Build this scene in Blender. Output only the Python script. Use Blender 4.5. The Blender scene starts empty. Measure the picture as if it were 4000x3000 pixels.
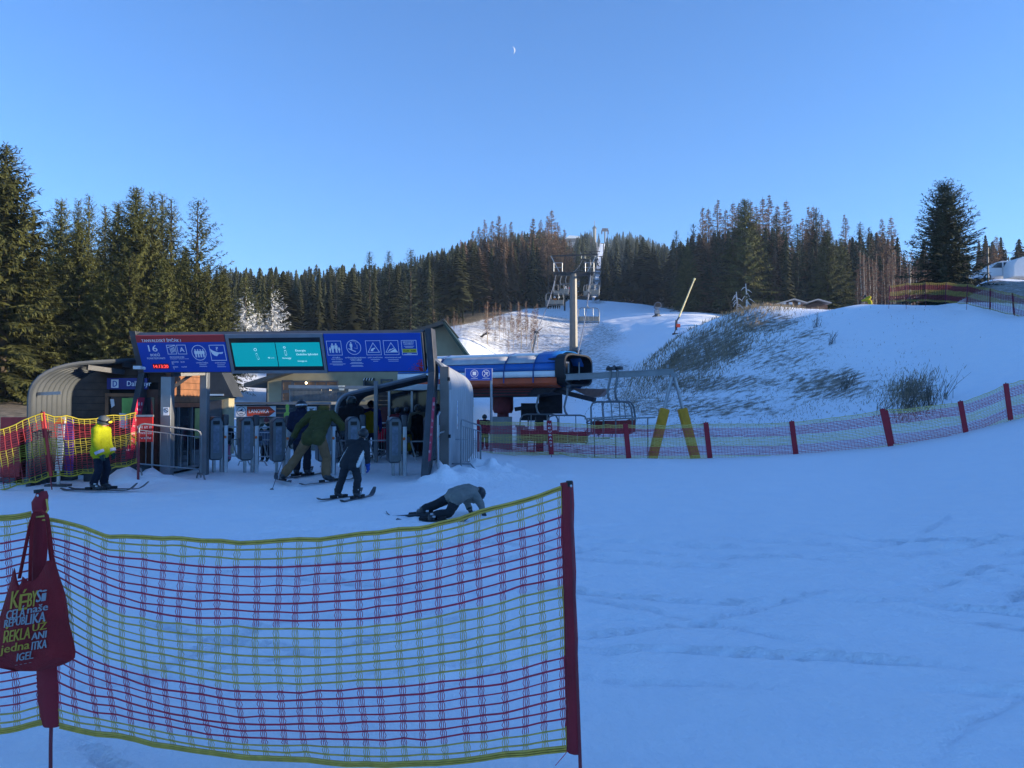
import bpy, bmesh, math, random, sys
import numpy as np
from mathutils import Vector, Matrix

R = math.radians
rnd = random.Random(7)
SC = bpy.context.scene
COL = SC.collection
FPX = 3000.0
CAMZ = 1.6
PITCH = math.atan(75 / FPX)
CP, SP = math.cos(PITCH), math.sin(PITCH)
SUN_EL = R(12.0)
SUN_BEAR = R(97.0)          # clockwise from +Y: the low sun stands off to the right


def W(u, v, d):
    """The world point at depth d seen at photograph pixel (u, v)."""
    x = (u - 2000) / FPX
    y = (1500 - v) / FPX
    fy = CP - y * SP
    t = d / fy
    return Vector((x * t, d, CAMZ + (SP + y * CP) * t))


# ------------------------------------------------------------------ materials
MATS = {}


def mat(name, col, rough=0.6, metal=0.0, var=0.12, scale=6.0, bump=0.0, bscale=40.0, emit=None, spec=0.4, alpha=None, rand=0.0):
    if name in MATS:
        return MATS[name]
    m = bpy.data.materials.new(name)
    m.use_nodes = True
    nt = m.node_tree
    b = nt.nodes['Principled BSDF']
    b.inputs['Roughness'].default_value = rough
    b.inputs['Metallic'].default_value = metal
    b.inputs['Specular IOR Level'].default_value = spec
    tc = nt.nodes.new('ShaderNodeTexCoord')
    if var > 0:
        n = nt.nodes.new('ShaderNodeTexNoise')
        n.inputs['Scale'].default_value = scale
        n.inputs['Detail'].default_value = 5
        nt.links.new(tc.outputs['Object'], n.inputs['Vector'])
        r = nt.nodes.new('ShaderNodeValToRGB')
        r.color_ramp.elements[0].position = 0.3
        r.color_ramp.elements[1].position = 0.7
        r.color_ramp.elements[0].color = [c * (1 - var) for c in col] + [1]
        r.color_ramp.elements[1].color = [min(1, c * (1 + var)) for c in col] + [1]
        nt.links.new(n.outputs['Fac'], r.inputs['Fac'])
        out = r.outputs['Color']
        if rand > 0:
            oi = nt.nodes.new('ShaderNodeObjectInfo')
            mr = nt.nodes.new('ShaderNodeMapRange')
            mr.inputs['To Min'].default_value = 1 - rand
            mr.inputs['To Max'].default_value = 1 + rand
            nt.links.new(oi.outputs['Random'], mr.inputs['Value'])
            hs = nt.nodes.new('ShaderNodeHueSaturation')
            nt.links.new(mr.outputs['Result'], hs.inputs['Value'])
            nt.links.new(out, hs.inputs['Color'])
            out = hs.outputs['Color']
        nt.links.new(out, b.inputs['Base Color'])
    else:
        b.inputs['Base Color'].default_value = list(col) + [1]
    if bump > 0:
        n2 = nt.nodes.new('ShaderNodeTexNoise')
        n2.inputs['Scale'].default_value = bscale
        n2.inputs['Detail'].default_value = 4
        nt.links.new(tc.outputs['Object'], n2.inputs['Vector'])
        bp = nt.nodes.new('ShaderNodeBump')
        bp.inputs['Strength'].default_value = bump
        bp.inputs['Distance'].default_value = 0.02
        nt.links.new(n2.outputs['Fac'], bp.inputs['Height'])
        nt.links.new(bp.outputs['Normal'], b.inputs['Normal'])
    if emit is not None:
        b.inputs['Emission Color'].default_value = list(col) + [1]
        b.inputs['Emission Strength'].default_value = emit
    MATS[name] = m
    return m


# ------------------------------------------------------------------ mesh builder
class MB:
    def __init__(s):
        s.v, s.f, s.m = [], [], []

    def add(s, vs, fs, m=0):
        o = len(s.v)
        s.v.extend([tuple(p) for p in vs])
        for f in fs:
            s.f.append(tuple(i + o for i in f))
            s.m.append(m)
        return s

    def box(s, c, size, m=0, rz=0.0, M=None):
        hx, hy, hz = [q / 2 for q in size]
        P = [Vector((x, y, z)) for z in (-hz, hz) for x, y in ((-hx, -hy), (hx, -hy), (hx, hy), (-hx, hy))]
        if M is None:
            M = Matrix.Rotation(rz, 3, 'Z')
        c = Vector(c)
        P = [c + M @ p for p in P]
        return s.add(P, [(3, 2, 1, 0), (4, 5, 6, 7), (0, 1, 5, 4), (1, 2, 6, 5), (2, 3, 7, 6), (3, 0, 4, 7)], m)

    def bar(s, a, b, w, h, m=0, up=(0, 0, 1)):
        """rectangular bar from a to b; w across, h along up"""
        a, b, up = Vector(a), Vector(b), Vector(up)
        d = (b - a).normalized()
        x = d.cross(up)
        if x.length < 1e-4:
            x = d.cross(Vector((0, 1, 0)))
        x.normalize()
        y = x.cross(d).normalized()
        P = []
        for p in (a, b):
            for i, j in ((-1, -1), (1, -1), (1, 1), (-1, 1)):
                P.append(p + x * (w / 2 * i) + y * (h / 2 * j))
        return s.add(P, [(3, 2, 1, 0), (4, 5, 6, 7), (0, 1, 5, 4), (1, 2, 6, 5), (2, 3, 7, 6), (3, 0, 4, 7)], m)

    def tube(s, pts, r, n=8, m=0, cap=True):
        pts = [Vector(p) for p in pts]
        k = len(pts)
        rs = r if isinstance(r, (list, tuple)) else [r] * k
        d0 = (pts[1] - pts[0]).normalized()
        ref = Vector((0, 0, 1)) if abs(d0.z) < 0.9 else Vector((1, 0, 0))
        x = d0.cross(ref).normalized()
        V = []
        for i in range(k):
            d = (pts[min(i + 1, k - 1)] - pts[max(i - 1, 0)])
            if d.length < 1e-9:
                d = d0
            d.normalize()
            x = (x - d * x.dot(d))
            if x.length < 1e-6:
                x = d.orthogonal()
            x.normalize()
            y = d.cross(x)
            for j in range(n):
                a = 2 * math.pi * j / n
                V.append(pts[i] + (x * math.cos(a) + y * math.sin(a)) * rs[i])
        Fc = []
        for i in range(k - 1):
            for j in range(n):
                j2 = (j + 1) % n
                Fc.append((i * n + j, i * n + j2, (i + 1) * n + j2, (i + 1) * n + j))
        if cap:
            Fc.append(tuple(range(n - 1, -1, -1)))
            Fc.append(tuple((k - 1) * n + j for j in range(n)))
        return s.add(V, Fc, m)

    def sphere(s, c, r, n=12, m=0, z0=-1.0, z1=1.0, M=None):
        """ellipsoid (r scalar or 3) between latitudes z0..z1 (in units of the radius)"""
        if not isinstance(r, (list, tuple)):
            r = (r, r, r)
        c = Vector(c)
        k = max(4, n // 2)
        a0, a1 = math.asin(max(-1, z0)), math.asin(min(1, z1))
        V, Fc = [], []
        for i in range(k + 1):
            la = a0 + (a1 - a0) * i / k
            for j in range(n):
                lo = 2 * math.pi * j / n
                p = Vector((math.cos(la) * math.cos(lo) * r[0], math.cos(la) * math.sin(lo) * r[1], math.sin(la) * r[2]))
                if M is not None:
                    p = M @ p
                V.append(c + p)
        for i in range(k):
            for j in range(n):
                j2 = (j + 1) % n
                Fc.append((i * n + j, i * n + j2, (i + 1) * n + j2, (i + 1) * n + j))
        Fc.append(tuple(range(n - 1, -1, -1)))
        Fc.append(tuple(k * n + j for j in range(n)))
        return s.add(V, Fc, m)

    def capsule(s, a, b, ra, rb, n=12, m=0):
        a, b = Vector(a), Vector(b)
        d = b - a
        L = max(d.length, 1e-4)
        d = d / L if d.length > 1e-4 else Vector((0, 0, 1))
        pts, rs = [], []
        for t in (-1, -0.85, -0.5, 0):
            pts.append(a + d * ra * t)
            rs.append(max(0.002, ra * math.sqrt(max(0, 1 - t * t))))
        for t in (0, 0.5, 0.85, 1):
            pts.append(b + d * rb * t + (d * 1e-4))
            rs.append(max(0.002, rb * math.sqrt(max(0, 1 - t * t))))
        return s.tube(pts, rs, n, m)

    def prism(s, poly, o, ux, uy, dv, m=0):
        """closed polygon (list of 2-D points) in the plane o+ux*x+uy*y extruded along dv"""
        o, ux, uy, dv = Vector(o), Vector(ux), Vector(uy), Vector(dv)
        n = len(poly)
        A = [o + ux * x + uy * y for x, y in poly]
        B = [p + dv for p in A]
        Fc = [tuple(range(n - 1, -1, -1)), tuple(range(n, 2 * n))]
        for i in range(n):
            j = (i + 1) % n
            Fc.append((i, j, n + j, n + i))
        return s.add(A + B, Fc, m)

    def sheet(s, rows, m=0, thick=None):
        """grid of points (list of rows) as a surface; thick: offset vector for a closed sheet"""
        nr, nc = len(rows), len(rows[0])
        V = [p for r_ in rows for p in r_]
        Fc = [(i * nc + j, i * nc + j + 1, (i + 1) * nc + j + 1, (i + 1) * nc + j) for i in range(nr - 1) for j in range(nc - 1)]
        if thick is None:
            return s.add(V, Fc, m)
        t = Vector(thick)
        o = nr * nc
        V2 = V + [Vector(p) + t for p in V]
        F2 = Fc + [tuple(reversed([i + o for i in f])) for f in Fc]
        edge = [(i * nc, (i + 1) * nc) for i in range(nr - 1)] + [((i + 1) * nc - 1, (i + 2) * nc - 1) for i in range(nr - 1)]
        edge += [(j, j + 1) for j in range(nc - 1)] + [((nr - 1) * nc + j, (nr - 1) * nc + j + 1) for j in range(nc - 1)]
        for a, b in edge:
            F2.append((a, b, b + o, a + o))
        return s.add(V2, F2, m)

    def build(s, name, mats, parent=None, world=True, smooth=True, ang=35, bevel=0.0, fix=True):
        me = bpy.data.meshes.new(name)
        V = s.v
        off = None
        if parent is not None and world:
            r_ = parent
            while r_.parent is not None:
                r_ = r_.parent
            off = r_.location
            V = [(p[0] - off.x, p[1] - off.y, p[2] - off.z) for p in V]
        me.from_pydata(V, [], s.f)
        if not isinstance(mats, (list, tuple)):
            mats = [mats]
        for mm in mats:
            me.materials.append(mm)
        if len(mats) > 1:
            me.polygons.foreach_set('material_index', s.m)
        if fix:
            bm = bmesh.new()
            bm.from_mesh(me)
            bmesh.ops.recalc_face_normals(bm, faces=bm.faces[:])
            bm.to_mesh(me)
            bm.free()
        if smooth:
            me.polygons.foreach_set('use_smooth', [True] * len(me.polygons))
            me.set_sharp_from_angle(angle=R(ang))
        me.update()
        o = bpy.data.objects.new(name, me)
        COL.objects.link(o)
        if parent is not None:
            o.parent = parent
        if bevel > 0:
            bv = o.modifiers.new('b', 'BEVEL')
            bv.width = bevel
            bv.segments = 2
            bv.limit_method = 'ANGLE'
        return o


def npmesh(name, V, Q, mats, parent=None, mi=None, smooth=False):
    """numpy vertices (N,3) and faces (M,3 or 4) to a mesh object"""
    V = np.asarray(V, dtype=np.float32)
    Q = np.asarray(Q, dtype=np.int32)
    k = Q.shape[1]
    me = bpy.data.meshes.new(name)
    me.vertices.add(len(V))
    me.vertices.foreach_set('co', V.ravel())
    me.loops.add(Q.size)
    me.loops.foreach_set('vertex_index', Q.ravel())
    me.polygons.add(len(Q))
    me.polygons.foreach_set('loop_start', np.arange(0, Q.size, k, dtype=np.int32))
    if not isinstance(mats, (list, tuple)):
        mats = [mats]
    for mm in mats:
        me.materials.append(mm)
    if mi is not None:
        me.polygons.foreach_set('material_index', np.asarray(mi, dtype=np.int32))
    if smooth:
        me.polygons.foreach_set('use_smooth', np.ones(len(Q), dtype=bool))
    me.update(calc_edges=True)
    o = bpy.data.objects.new(name, me)
    COL.objects.link(o)
    if parent is not None:
        o.parent = parent
    return o


# ------------------------------------------------------------------ things
def tag(o, label=None, cat=None, group=None, kind=None):
    if label:
        o['label'] = label
    if cat:
        o['category'] = cat
    if group:
        o['group'] = group
    if kind:
        o['kind'] = kind
    return o


def thing(name, label, cat, loc=(0, 0, 0), rz=0.0, group=None):
    o = bpy.data.objects.new(name, None)
    o.empty_display_size = 0.3
    COL.objects.link(o)
    o.location = loc
    o.rotation_euler = (0, 0, rz)
    return tag(o, label, cat, group)


def dup(root, loc, rz=None, label=None, group=None, scale=None):
    def cp(o, parent):
        c = o.copy()
        COL.objects.link(c)
        if parent is not None:
            c.parent = parent
        for ch in list(o.children):
            cp(ch, c)
        return c
    c = cp(root, None)
    c.location = loc
    if rz is not None:
        c.rotation_euler = (0, 0, rz)
    if scale is not None:
        c.scale = scale if isinstance(scale, (tuple, list)) else (scale,) * 3
    if label:
        c['label'] = label
    if group:
        c['group'] = group
    return c


# ------------------------------------------------------------------ lettering
_TX = {}


def text_geo(s):
    if s in _TX:
        return _TX[s]
    cu = bpy.data.curves.new('t', 'FONT')
    cu.body = s
    cu.resolution_u = 2
    ob = bpy.data.objects.new('t', cu)
    COL.objects.link(ob)
    dg = bpy.context.evaluated_depsgraph_get()
    me = bpy.data.meshes.new_from_object(ob.evaluated_get(dg))
    V = [tuple(v.co) for v in me.vertices]
    Fc = [tuple(p.vertices) for p in me.polygons]
    bpy.data.objects.remove(ob)
    bpy.data.curves.remove(cu)
    bpy.data.meshes.remove(me)
    if not V:
        V, Fc = [(0, 0, 0)], []
    x0, x1 = min(p[0] for p in V), max(p[0] for p in V)
    _TX[s] = (V, Fc, x0, x1)
    return _TX[s]


def text(mb, s, o, ux, uy, h, w=None, align='L', m=0, slant=0.0, bold=0.0):
    """flat lettering: cap height h, optionally squeezed to width w, baseline start at o, along unit ux / uy"""
    V, Fc, x0, x1 = text_geo(s)
    o, ux, uy = Vector(o), Vector(ux).normalized(), Vector(uy).normalized()
    sy = h / 0.70
    sx = sy if w is None else w / max(1e-6, (x1 - x0))
    tw = (x1 - x0) * sx
    dx = {'L': 0, 'C': -tw / 2, 'R': -tw}[align]
    P = [o + ux * ((p[0] - x0) * sx + dx + slant * p[1] * sy) + uy * (p[1] * sy) for p in V]
    mb.add(P, Fc, m)
    if bold > 0:
        nn = ux.cross(uy) * 0.0006
        mb.add([p + ux * bold + nn for p in P], Fc, m)


# ------------------------------------------------------------------ numpy noise
def _hash(ix, iy, seed):
    h = (ix.astype(np.int64) * 374761393 + iy.astype(np.int64) * 668265263 + seed * 974634721) & 0xFFFFFFFF
    h = ((h ^ (h >> 13)) * 1274126177) & 0xFFFFFFFF
    return ((h ^ (h >> 16)) & 0xFFFF) / 65535.0


def vnoise(x, y, seed=0):
    ix, iy = np.floor(x), np.floor(y)
    fx, fy = x - ix, y - iy
    fx = fx * fx * (3 - 2 * fx)
    fy = fy * fy * (3 - 2 * fy)
    a = _hash(ix, iy, seed)
    b = _hash(ix + 1, iy, seed)
    c = _hash(ix, iy + 1, seed)
    d = _hash(ix + 1, iy + 1, seed)
    return (a + (b - a) * fx) * (1 - fy) + (c + (d - c) * fx) * fy - 0.5


def fbm(x, y, seed=0, oct=4):
    s, a, t = 0, 1.0, 0
    for i in range(oct):
        s = s + a * vnoise(x * 2 ** i + 17.3 * i, y * 2 ** i - 9.1 * i, seed + i)
        t += a
        a *= 0.5
    return s / t


def sstep(a, b, x):
    t = np.clip((x - a) / (b - a), 0, 1)
    return t * t * (3 - 2 * t)
SKY_TINT = (0.66, 0.94, 1.22, 1)
SKY_STR = 0.118
SKY_DUST = 0.6
SUN_STR = 5.0
EXPOSURE = 1.25
RIDGE = 16.5
HAZE = 0.00026
# ------------------------------------------------------------------ camera, sky, sun
cam = bpy.data.cameras.new('camera')
cam.sensor_width = 36
cam.lens = 36 * FPX / 4000
cam.clip_start = 0.05
cam.clip_end = 20000
co = bpy.data.objects.new('camera', cam)
COL.objects.link(co)
co.location = (0, 0, CAMZ)
co.rotation_euler = (R(90) + PITCH, 0, 0)
SC.camera = co

wd = bpy.data.worlds.new('World')
SC.world = wd
wd.use_nodes = True
nt = wd.node_tree
bg = nt.nodes['Background']
sk = nt.nodes.new('ShaderNodeTexSky')
sk.sky_type = 'NISHITA'
sk.sun_disc = False
sk.sun_elevation = SUN_EL
sk.sun_rotation = SUN_BEAR
sk.altitude = 700
sk.air_density = 1.0
sk.dust_density = SKY_DUST
sk.ozone_density = 4.0
tint = nt.nodes.new('ShaderNodeMix')
tint.data_type = 'RGBA'
tint.blend_type = 'MULTIPLY'
tint.inputs['Factor'].default_value = 1.0
tint.inputs[7].default_value = SKY_TINT
nt.links.new(sk.outputs['Color'], tint.inputs[6])
nt.links.new(tint.outputs[2], bg.inputs['Color'])
bg.inputs['Strength'].default_value = SKY_STR

sl = bpy.data.lights.new('sun', 'SUN')
sl.energy = SUN_STR
sl.angle = R(0.5)
sl.color = (1.0, 0.82, 0.58)
so = bpy.data.objects.new('sun', sl)
COL.objects.link(so)
sun_dir = Vector((math.sin(SUN_BEAR) * math.cos(SUN_EL), math.cos(SUN_BEAR) * math.cos(SUN_EL), math.sin(SUN_EL)))
so.rotation_euler = sun_dir.to_track_quat('Z', 'Y').to_euler()
so.location = (60, 0, 60)

SC.view_settings.view_transform = 'Standard'
SC.view_settings.look = 'None'
SC.view_settings.exposure = EXPOSURE
SC.view_settings.gamma = 1
SC.render.engine = 'CYCLES'
SC.cycles.use_denoising = True
SC.cycles.max_bounces = 6
SC.cycles.transparent_max_bounces = 8
SC.cycles.volume_bounces = 0
SC.cycles.sample_clamp_indirect = 4

# ------------------------------------------------------------------ terrain heights
PROFILE = {
    -2500: [(0, 0), (15, 0), (30, .6), (60, 4), (120, 12), (300, 36), (900, 90), (2500, 120)],
    -800: [(0, 0), (15, 0), (25, .3), (45, 2.4), (80, 6), (150, 14), (300, 33), (600, 55), (900, 70), (2500, 90)],
    0: [(0, 0), (15, 0), (25, .3), (45, 2.2), (80, 6), (150, 14), (300, 33), (600, 55), (900, 70), (2500, 90)],
    900: [(0, 0), (15, 0), (25, 0), (40, 1.0), (60, 3.4), (80, 6.2), (120, 10), (300, 33), (600, 60), (900, 70), (2500, 90)],
    1400: [(0, 0), (15, 0), (30, -.1), (45, .8), (80, 5.5), (120, 10), (200, 20), (300, 36), (600, 80), (900, 95), (2500, 110)],
    1800: [(0, 0), (18, 0), (25, -.1), (35, 0), (60, 3), (130, 15), (200, 28), (300, 46), (600, 100), (900, 138), (2500, 140)],
    2000: [(0, 0), (18, 0), (25, -.2), (32, -.3), (45, 1), (100, 7), (150, 19.6), (200, 30), (300, 50), (600, 120), (900, 168), (2500, 170)],
    2250: [(0, 0), (18, -.05), (25, -.2), (30, -.5), (40, 1.2), (60, 3.4), (100, 7.9), (150, 17.9), (190, 27.6), (230, 32), (300, 46), (600, 119), (900, 193), (1100, 190), (2500, 180)],
    2450: [(0, 0), (18, -.05), (25, -.2), (29, -.55), (40, .9), (60, 4), (100, 9.6), (150, 19.2), (190, 26.8), (230, 30), (300, 44), (600, 114), (900, 186), (1100, 180), (2500, 170)],
    2700: [(0, 0), (18, -.05), (25, -.2), (29, -.5), (38, .8), (48, 3.4), (58, 7.2), (66, 7.5), (86, 9.6), (130, 16.6), (150, 19.4), (200, 26), (300, 42), (600, 98), (900, 158), (2500, 150)],
    3000: [(0, 0), (18, 0), (25, -.1), (29, -.3), (36, 1.0), (45, 4.6), (55, 8.7), (65, 9.0), (100, 10.8), (130, 15), (160, 20), (300, 40), (600, 85), (900, 135), (2500, 130)],
    3400: [(0, 0), (10, 0), (18, 0), (25, .15), (28, .7), (36, 3.0), (42, 5.6), (48, 7.9), (56, 8.1), (80, 9.5), (150, 19), (300, 38), (900, 110), (2500, 110)],
    3700: [(0, 0), (6, 0), (15, .15), (25, .55), (30, 1.75), (37, 4.3), (43, 7.2), (52, 8.2), (60, 9.0), (100, 12), (150, 19), (300, 37), (900, 100), (2500, 100)],
    3850: [(0, 0), (5, 0), (10, .1), (18, .4), (25, .85), (31, 2.5), (36, 4.9), (40, 6.6), (44, 7.4), (52, 9.0), (60, 10.9), (72, 13.1), (82, 14.2), (150, 20), (300, 37), (900, 97), (2500, 97)],
    4000: [(0, 0), (5, 0), (10, .15), (18, .6), (25, 1.15), (31, 3.0), (36, 5.6), (40, 6.3), (48, 8.3), (56, 10.3), (70, 12.9), (82, 14.3), (150, 19), (300, 37), (900, 95), (2500, 95)],
    4600: [(0, 0), (5, .05), (10, .4), (18, 1.1), (25, 2.0), (36, 7.0), (48, 9.2), (56, 11), (70, 13.4), (150, 20), (300, 38), (900, 95), (2500, 95)],
    6500: [(0, 0), (5, .3), (10, 1), (18, 2), (25, 3.2), (36, 8.0), (48, 11), (56, 14), (70, 15), (150, 22), (300, 40), (900, 95), (2500, 95)],
}
_US = np.array(sorted(PROFILE))
_DG = np.concatenate([np.linspace(0, 60, 241), np.geomspace(61, 2500, 260)])
_T = np.array([np.interp(_DG, *zip(*PROFILE[u])) for u in _US])
for _ in range(2):      # round the corners of the profiles
    for w_ in (9,):
        k_ = np.hanning(w_ + 2)[1:-1]
        k_ /= k_.sum()
        _T = np.array([np.convolve(np.pad(r_, w_ // 2, mode='edge'), k_, mode='valid') for r_ in _T])
_UF = np.linspace(-2500, 6500, 361)


def _cr(xs, ys, x):      # monotone-ish cubic across the bearings
    m = np.zeros_like(ys)
    dx = np.diff(xs)[:, None]
    s = np.diff(ys, axis=0) / dx
    m[1:-1] = (s[:-1] + s[1:]) / 2 * (np.sign(s[:-1]) == np.sign(s[1:]))
    m[0], m[-1] = s[0], s[-1]
    i = np.clip(np.searchsorted(xs, x) - 1, 0, len(xs) - 2)
    h = (xs[i + 1] - xs[i])[:, None]
    t = ((x - xs[i]))[:, None] / h
    return ((2 * t**3 - 3 * t**2 + 1) * ys[i] + (t**3 - 2 * t**2 + t) * h * m[i] + (-2 * t**3 + 3 * t**2) * ys[i + 1] + (t**3 - t**2) * h * m[i + 1])


_TF = _cr(_US, _T, _UF)


def base_height(X, Y):
    X, Y = np.asarray(X, float), np.asarray(Y, float)
    u = np.clip(2000 + FPX * X / np.maximum(Y, 7.0), -2499, 6499)
    d = np.clip(Y, 0, 2499)
    i = (u + 2500) / 25.0
    i0 = np.clip(np.floor(i).astype(int), 0, 359)
    fi = i - i0
    j = np.interp(d, _DG, np.arange(len(_DG)))
    j0 = np.clip(np.floor(j).astype(int), 0, len(_DG) - 2)
    fj = j - j0
    z = (_TF[i0, j0] * (1 - fj) + _TF[i0, j0 + 1] * fj) * (1 - fi) + (_TF[i0 + 1, j0] * (1 - fj) + _TF[i0 + 1, j0 + 1] * fj) * fi
    # treeless rise added out of view on the right, shaped to shade the valley floor
    a = X / np.maximum(Y, 1.0)
    w = sstep(0.74, 0.95, a)
    rise = RIDGE * sstep(24, 66, X) + 1.6 * sstep(30, 60, X) * fbm(X / 7, Y / 7, 5, 3)
    z = np.maximum(z, rise * w + z * (1 - w))
    return z


PILES = []      # (x, y, radius, height) of shovelled snow
for (u, v, d, r_, h_) in [(1700, 1870, 15.6, .3, .13), (1680, 1885, 15.2, .3, .10), (1735, 1880, 15.5, .3, .16), (1775, 1865, 16.0, .4, .16), (1840, 1850, 16.8, .6, .14), (1890, 1845, 17.3, .7, .13),
                          (1930, 1840, 17.8, .8, .12), (1810, 1870, 15.9, .5, .1), (560, 1860, 15.9, .5, .12), (600, 1865, 15.8, .5, .09), (470, 1880, 15.4, .4, .14), (1600, 1895, 15.0, .5, .05)]:
    p = W(u, v, d)
    PILES.append((p.x, p.y, r_, h_))
for i in range(26):
    PILES.append((rnd.uniform(-11, -3.5), rnd.uniform(11.5, 15.5), rnd.uniform(.12, .5), rnd.uniform(.01, .04)))
for i in range(30):
    PILES.append((rnd.uniform(-1.0, 5), rnd.uniform(15, 24), rnd.uniform(.15, .5), rnd.uniform(.01, .05)))
TRACKS = []
for i in range(64):      # ski tracks and scrapes across the foreground
    x0, y0 = rnd.uniform(-2.0, 6.5), rnd.uniform(2.6, 9.5)
    an = rnd.choice([rnd.gauss(-0.25, .18), rnd.gauss(0.5, .25)])
    TRACKS.append((x0, y0, math.cos(an), math.sin(an), rnd.uniform(.5, 2.2), rnd.uniform(.025, .065), rnd.uniform(.02, .05), rnd.uniform(-.12, .12)))
for i in range(22):
    x0, y0 = rnd.uniform(-7, 2.0), rnd.uniform(9, 15)
    an = rnd.gauss(0.35, .4)
    TRACKS.append((x0, y0, math.cos(an), math.sin(an), rnd.uniform(.8, 3), rnd.uniform(.012, .03), rnd.uniform(.04, .08), rnd.uniform(-.1, .1)))


def detail_height(X, Y):
    near = 1 - sstep(16, 60, Y)
    z = 0.10 * fbm(X / 3.2, Y / 3.2, 11, 3) * near
    z += 0.075 * fbm(X / .75, Y / .75, 21, 3) * (1 - sstep(9, 28, Y))
    patch = sstep(-.05, .2, fbm(X / 2.3 + 5, Y / 2.3, 31, 2))
    z += 0.085 * fbm(X / .22, Y / .30, 41, 3) * (1 - sstep(6, 13, Y)) * (0.35 + patch)
    for (x, y, r_, h_) in PILES:
        q = ((X - x) ** 2 + (Y - y) ** 2) / r_ ** 2
        msk = q < 9
        if msk.any():
            z[msk] += h_ * np.exp(-q[msk]) * (1 + 1.4 * fbm(X[msk] / .22, Y[msk] / .22, 61, 2))
    for (x, y, cx, sy, L, dep, wd_, cv) in TRACKS:
        s = (X - x) * cx + (Y - y) * sy
        t = -(X - x) * sy + (Y - y) * cx - cv * s * s
        msk = (np.abs(s) < L) & (np.abs(t) < wd_ * 4)
        if msk.any():
            e = (1 - (s[msk] / L) ** 2)
            q = (t[msk] / wd_)
            z[msk] += dep * e * (-np.exp(-q * q) + 0.8 * np.exp(-(q - 1.6) ** 2) * (.6 + fbm(X[msk] / .1, Y[msk] / .1, 71, 2)))
    return z


def ground_z(x, y):
    X, Y = np.array([float(x)]), np.array([float(y)])
    return float(base_height(X, Y)[0] + detail_height(X, Y)[0])


def on_ground(u, d):
    x = (u - 2000) / FPX * d / (CP)      # small pitch: good to a centimetre
    return Vector((x, d, ground_z(x, d)))


def _axis(lo, c, hi, dx0, n1, n2):
    def half(L, n):
        k = 3.0
        for _ in range(60):
            k = math.asinh(L / (dx0 * n / k))
        return dx0 * n / k * np.sinh(k * np.arange(1, n + 1) / n)
    return np.concatenate([c - half(c - lo, n1)[::-1], [c], c + half(hi - c, n2)])


GX = _axis(-720, 0.6, 760, 0.035, 330, 330)
GY = _axis(-90, 3.2, 1300, 0.035, 90, 620)
XX, YY = np.meshgrid(GX, GY)
xf, yf = XX.ravel(), YY.ravel()
zf = base_height(xf, yf)
sel = (yf > -2) & (yf < 62) & (np.abs(xf) < 60)
zd = np.zeros_like(zf)
zd[sel] = detail_height(xf[sel], yf[sel])
far = sstep(30, 70, yf)
zd += far * ((0.45 * fbm(xf / 3.2, yf / 3.2, 81, 4)) * (1 - sstep(120, 300, yf)) + 2.5 * fbm(xf / 40, yf / 40, 91, 3) * sstep(200, 400, yf))
zf = zf + zd
nx, ny = len(GX), len(GY)
idx = np.arange(nx * ny).reshape(ny, nx)
quads = np.stack([idx[:-1, :-1], idx[:-1, 1:], idx[1:, 1:], idx[1:, :-1]], -1).reshape(-1, 4)

# where dry grass / needle litter shows through: a real ground cover mask, by place
UU = 2000 + FPX * xf / np.maximum(yf, 1)
VV = 1575 - (zf - CAMZ) / np.maximum(yf, 1) * FPX


def blob(u0, v0, su, sv, p=2.0):
    return np.exp(-(np.abs((UU - u0) / su) ** p + np.abs((VV - v0) / sv) ** p))


def crest_dist(u):
    return np.interp(u, [2300, 2450, 2700, 3000, 3400, 3700, 4000], [40, 48, 58, 55, 48, 43, 40])


bank = sstep(27, 31, yf) * (1 - sstep(-3, 4, yf - crest_dist(UU))) * (yf < 75) * (yf > 20)
g = np.zeros_like(zf)
mx_ = np.maximum.reduce([.63 * blob(2650, 1400, 215, 100, 3), .60 * blob(2800, 1350, 210, 95, 3), .54 * blob(2980, 1260, 250, 62, 3), .54 * blob(2800, 1500, 420, 60, 3), .53 * blob(3240, 1500, 290, 95, 3), .47 * blob(3040, 1390, 280, 120, 3), .52 * blob(3560, 1530, 150, 70, 3),
                         .49 * blob(2700, 1590, 560, 62, 4), .42 * blob(2560, 1680, 420, 60, 4), .46 * blob(3160, 1310, 150, 46, 3)])
g += bank * np.clip(mx_ + .10 * fbm(xf / 2.6, yf / 2.6, 77, 3), 0, .74)
slope = (yf > 36) * (yf < 190) * (UU > 1700) * (UU < 2560)
g = np.maximum(g, slope * np.clip(.44 * blob(2100, 1400, 360, 130, 3) + .42 * blob(1980, 1270, 280, 70, 3) + .36 * blob(2350, 1500, 220, 120, 3) + .30 * blob(2330, 1290, 200, 60, 3), 0, .47))
g = np.maximum(g, (yf > 150) * .5 * blob(2330, 1180, 60, 14) + (yf > 150) * .55 * blob(2500, 1172, 110, 12))
g = np.maximum(g, sstep(26.5, 29, yf) * (1 - sstep(33, 42, yf)) * sstep(-6, -3, xf) * (1 - sstep(2.5, 9, xf)) * .44)
g = np.maximum(g, (yf > 44) * (UU > 3760) * .62 * (yf < 62))
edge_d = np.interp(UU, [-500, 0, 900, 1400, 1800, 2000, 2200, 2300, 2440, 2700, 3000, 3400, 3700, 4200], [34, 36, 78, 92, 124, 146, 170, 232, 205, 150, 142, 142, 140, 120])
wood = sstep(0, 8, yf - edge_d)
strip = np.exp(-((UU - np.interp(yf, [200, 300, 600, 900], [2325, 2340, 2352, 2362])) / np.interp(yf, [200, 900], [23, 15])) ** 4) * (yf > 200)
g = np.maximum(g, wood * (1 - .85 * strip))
g = np.maximum(g, (UU < 260) * (yf > 19) * (yf < 40) * .85)

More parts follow.
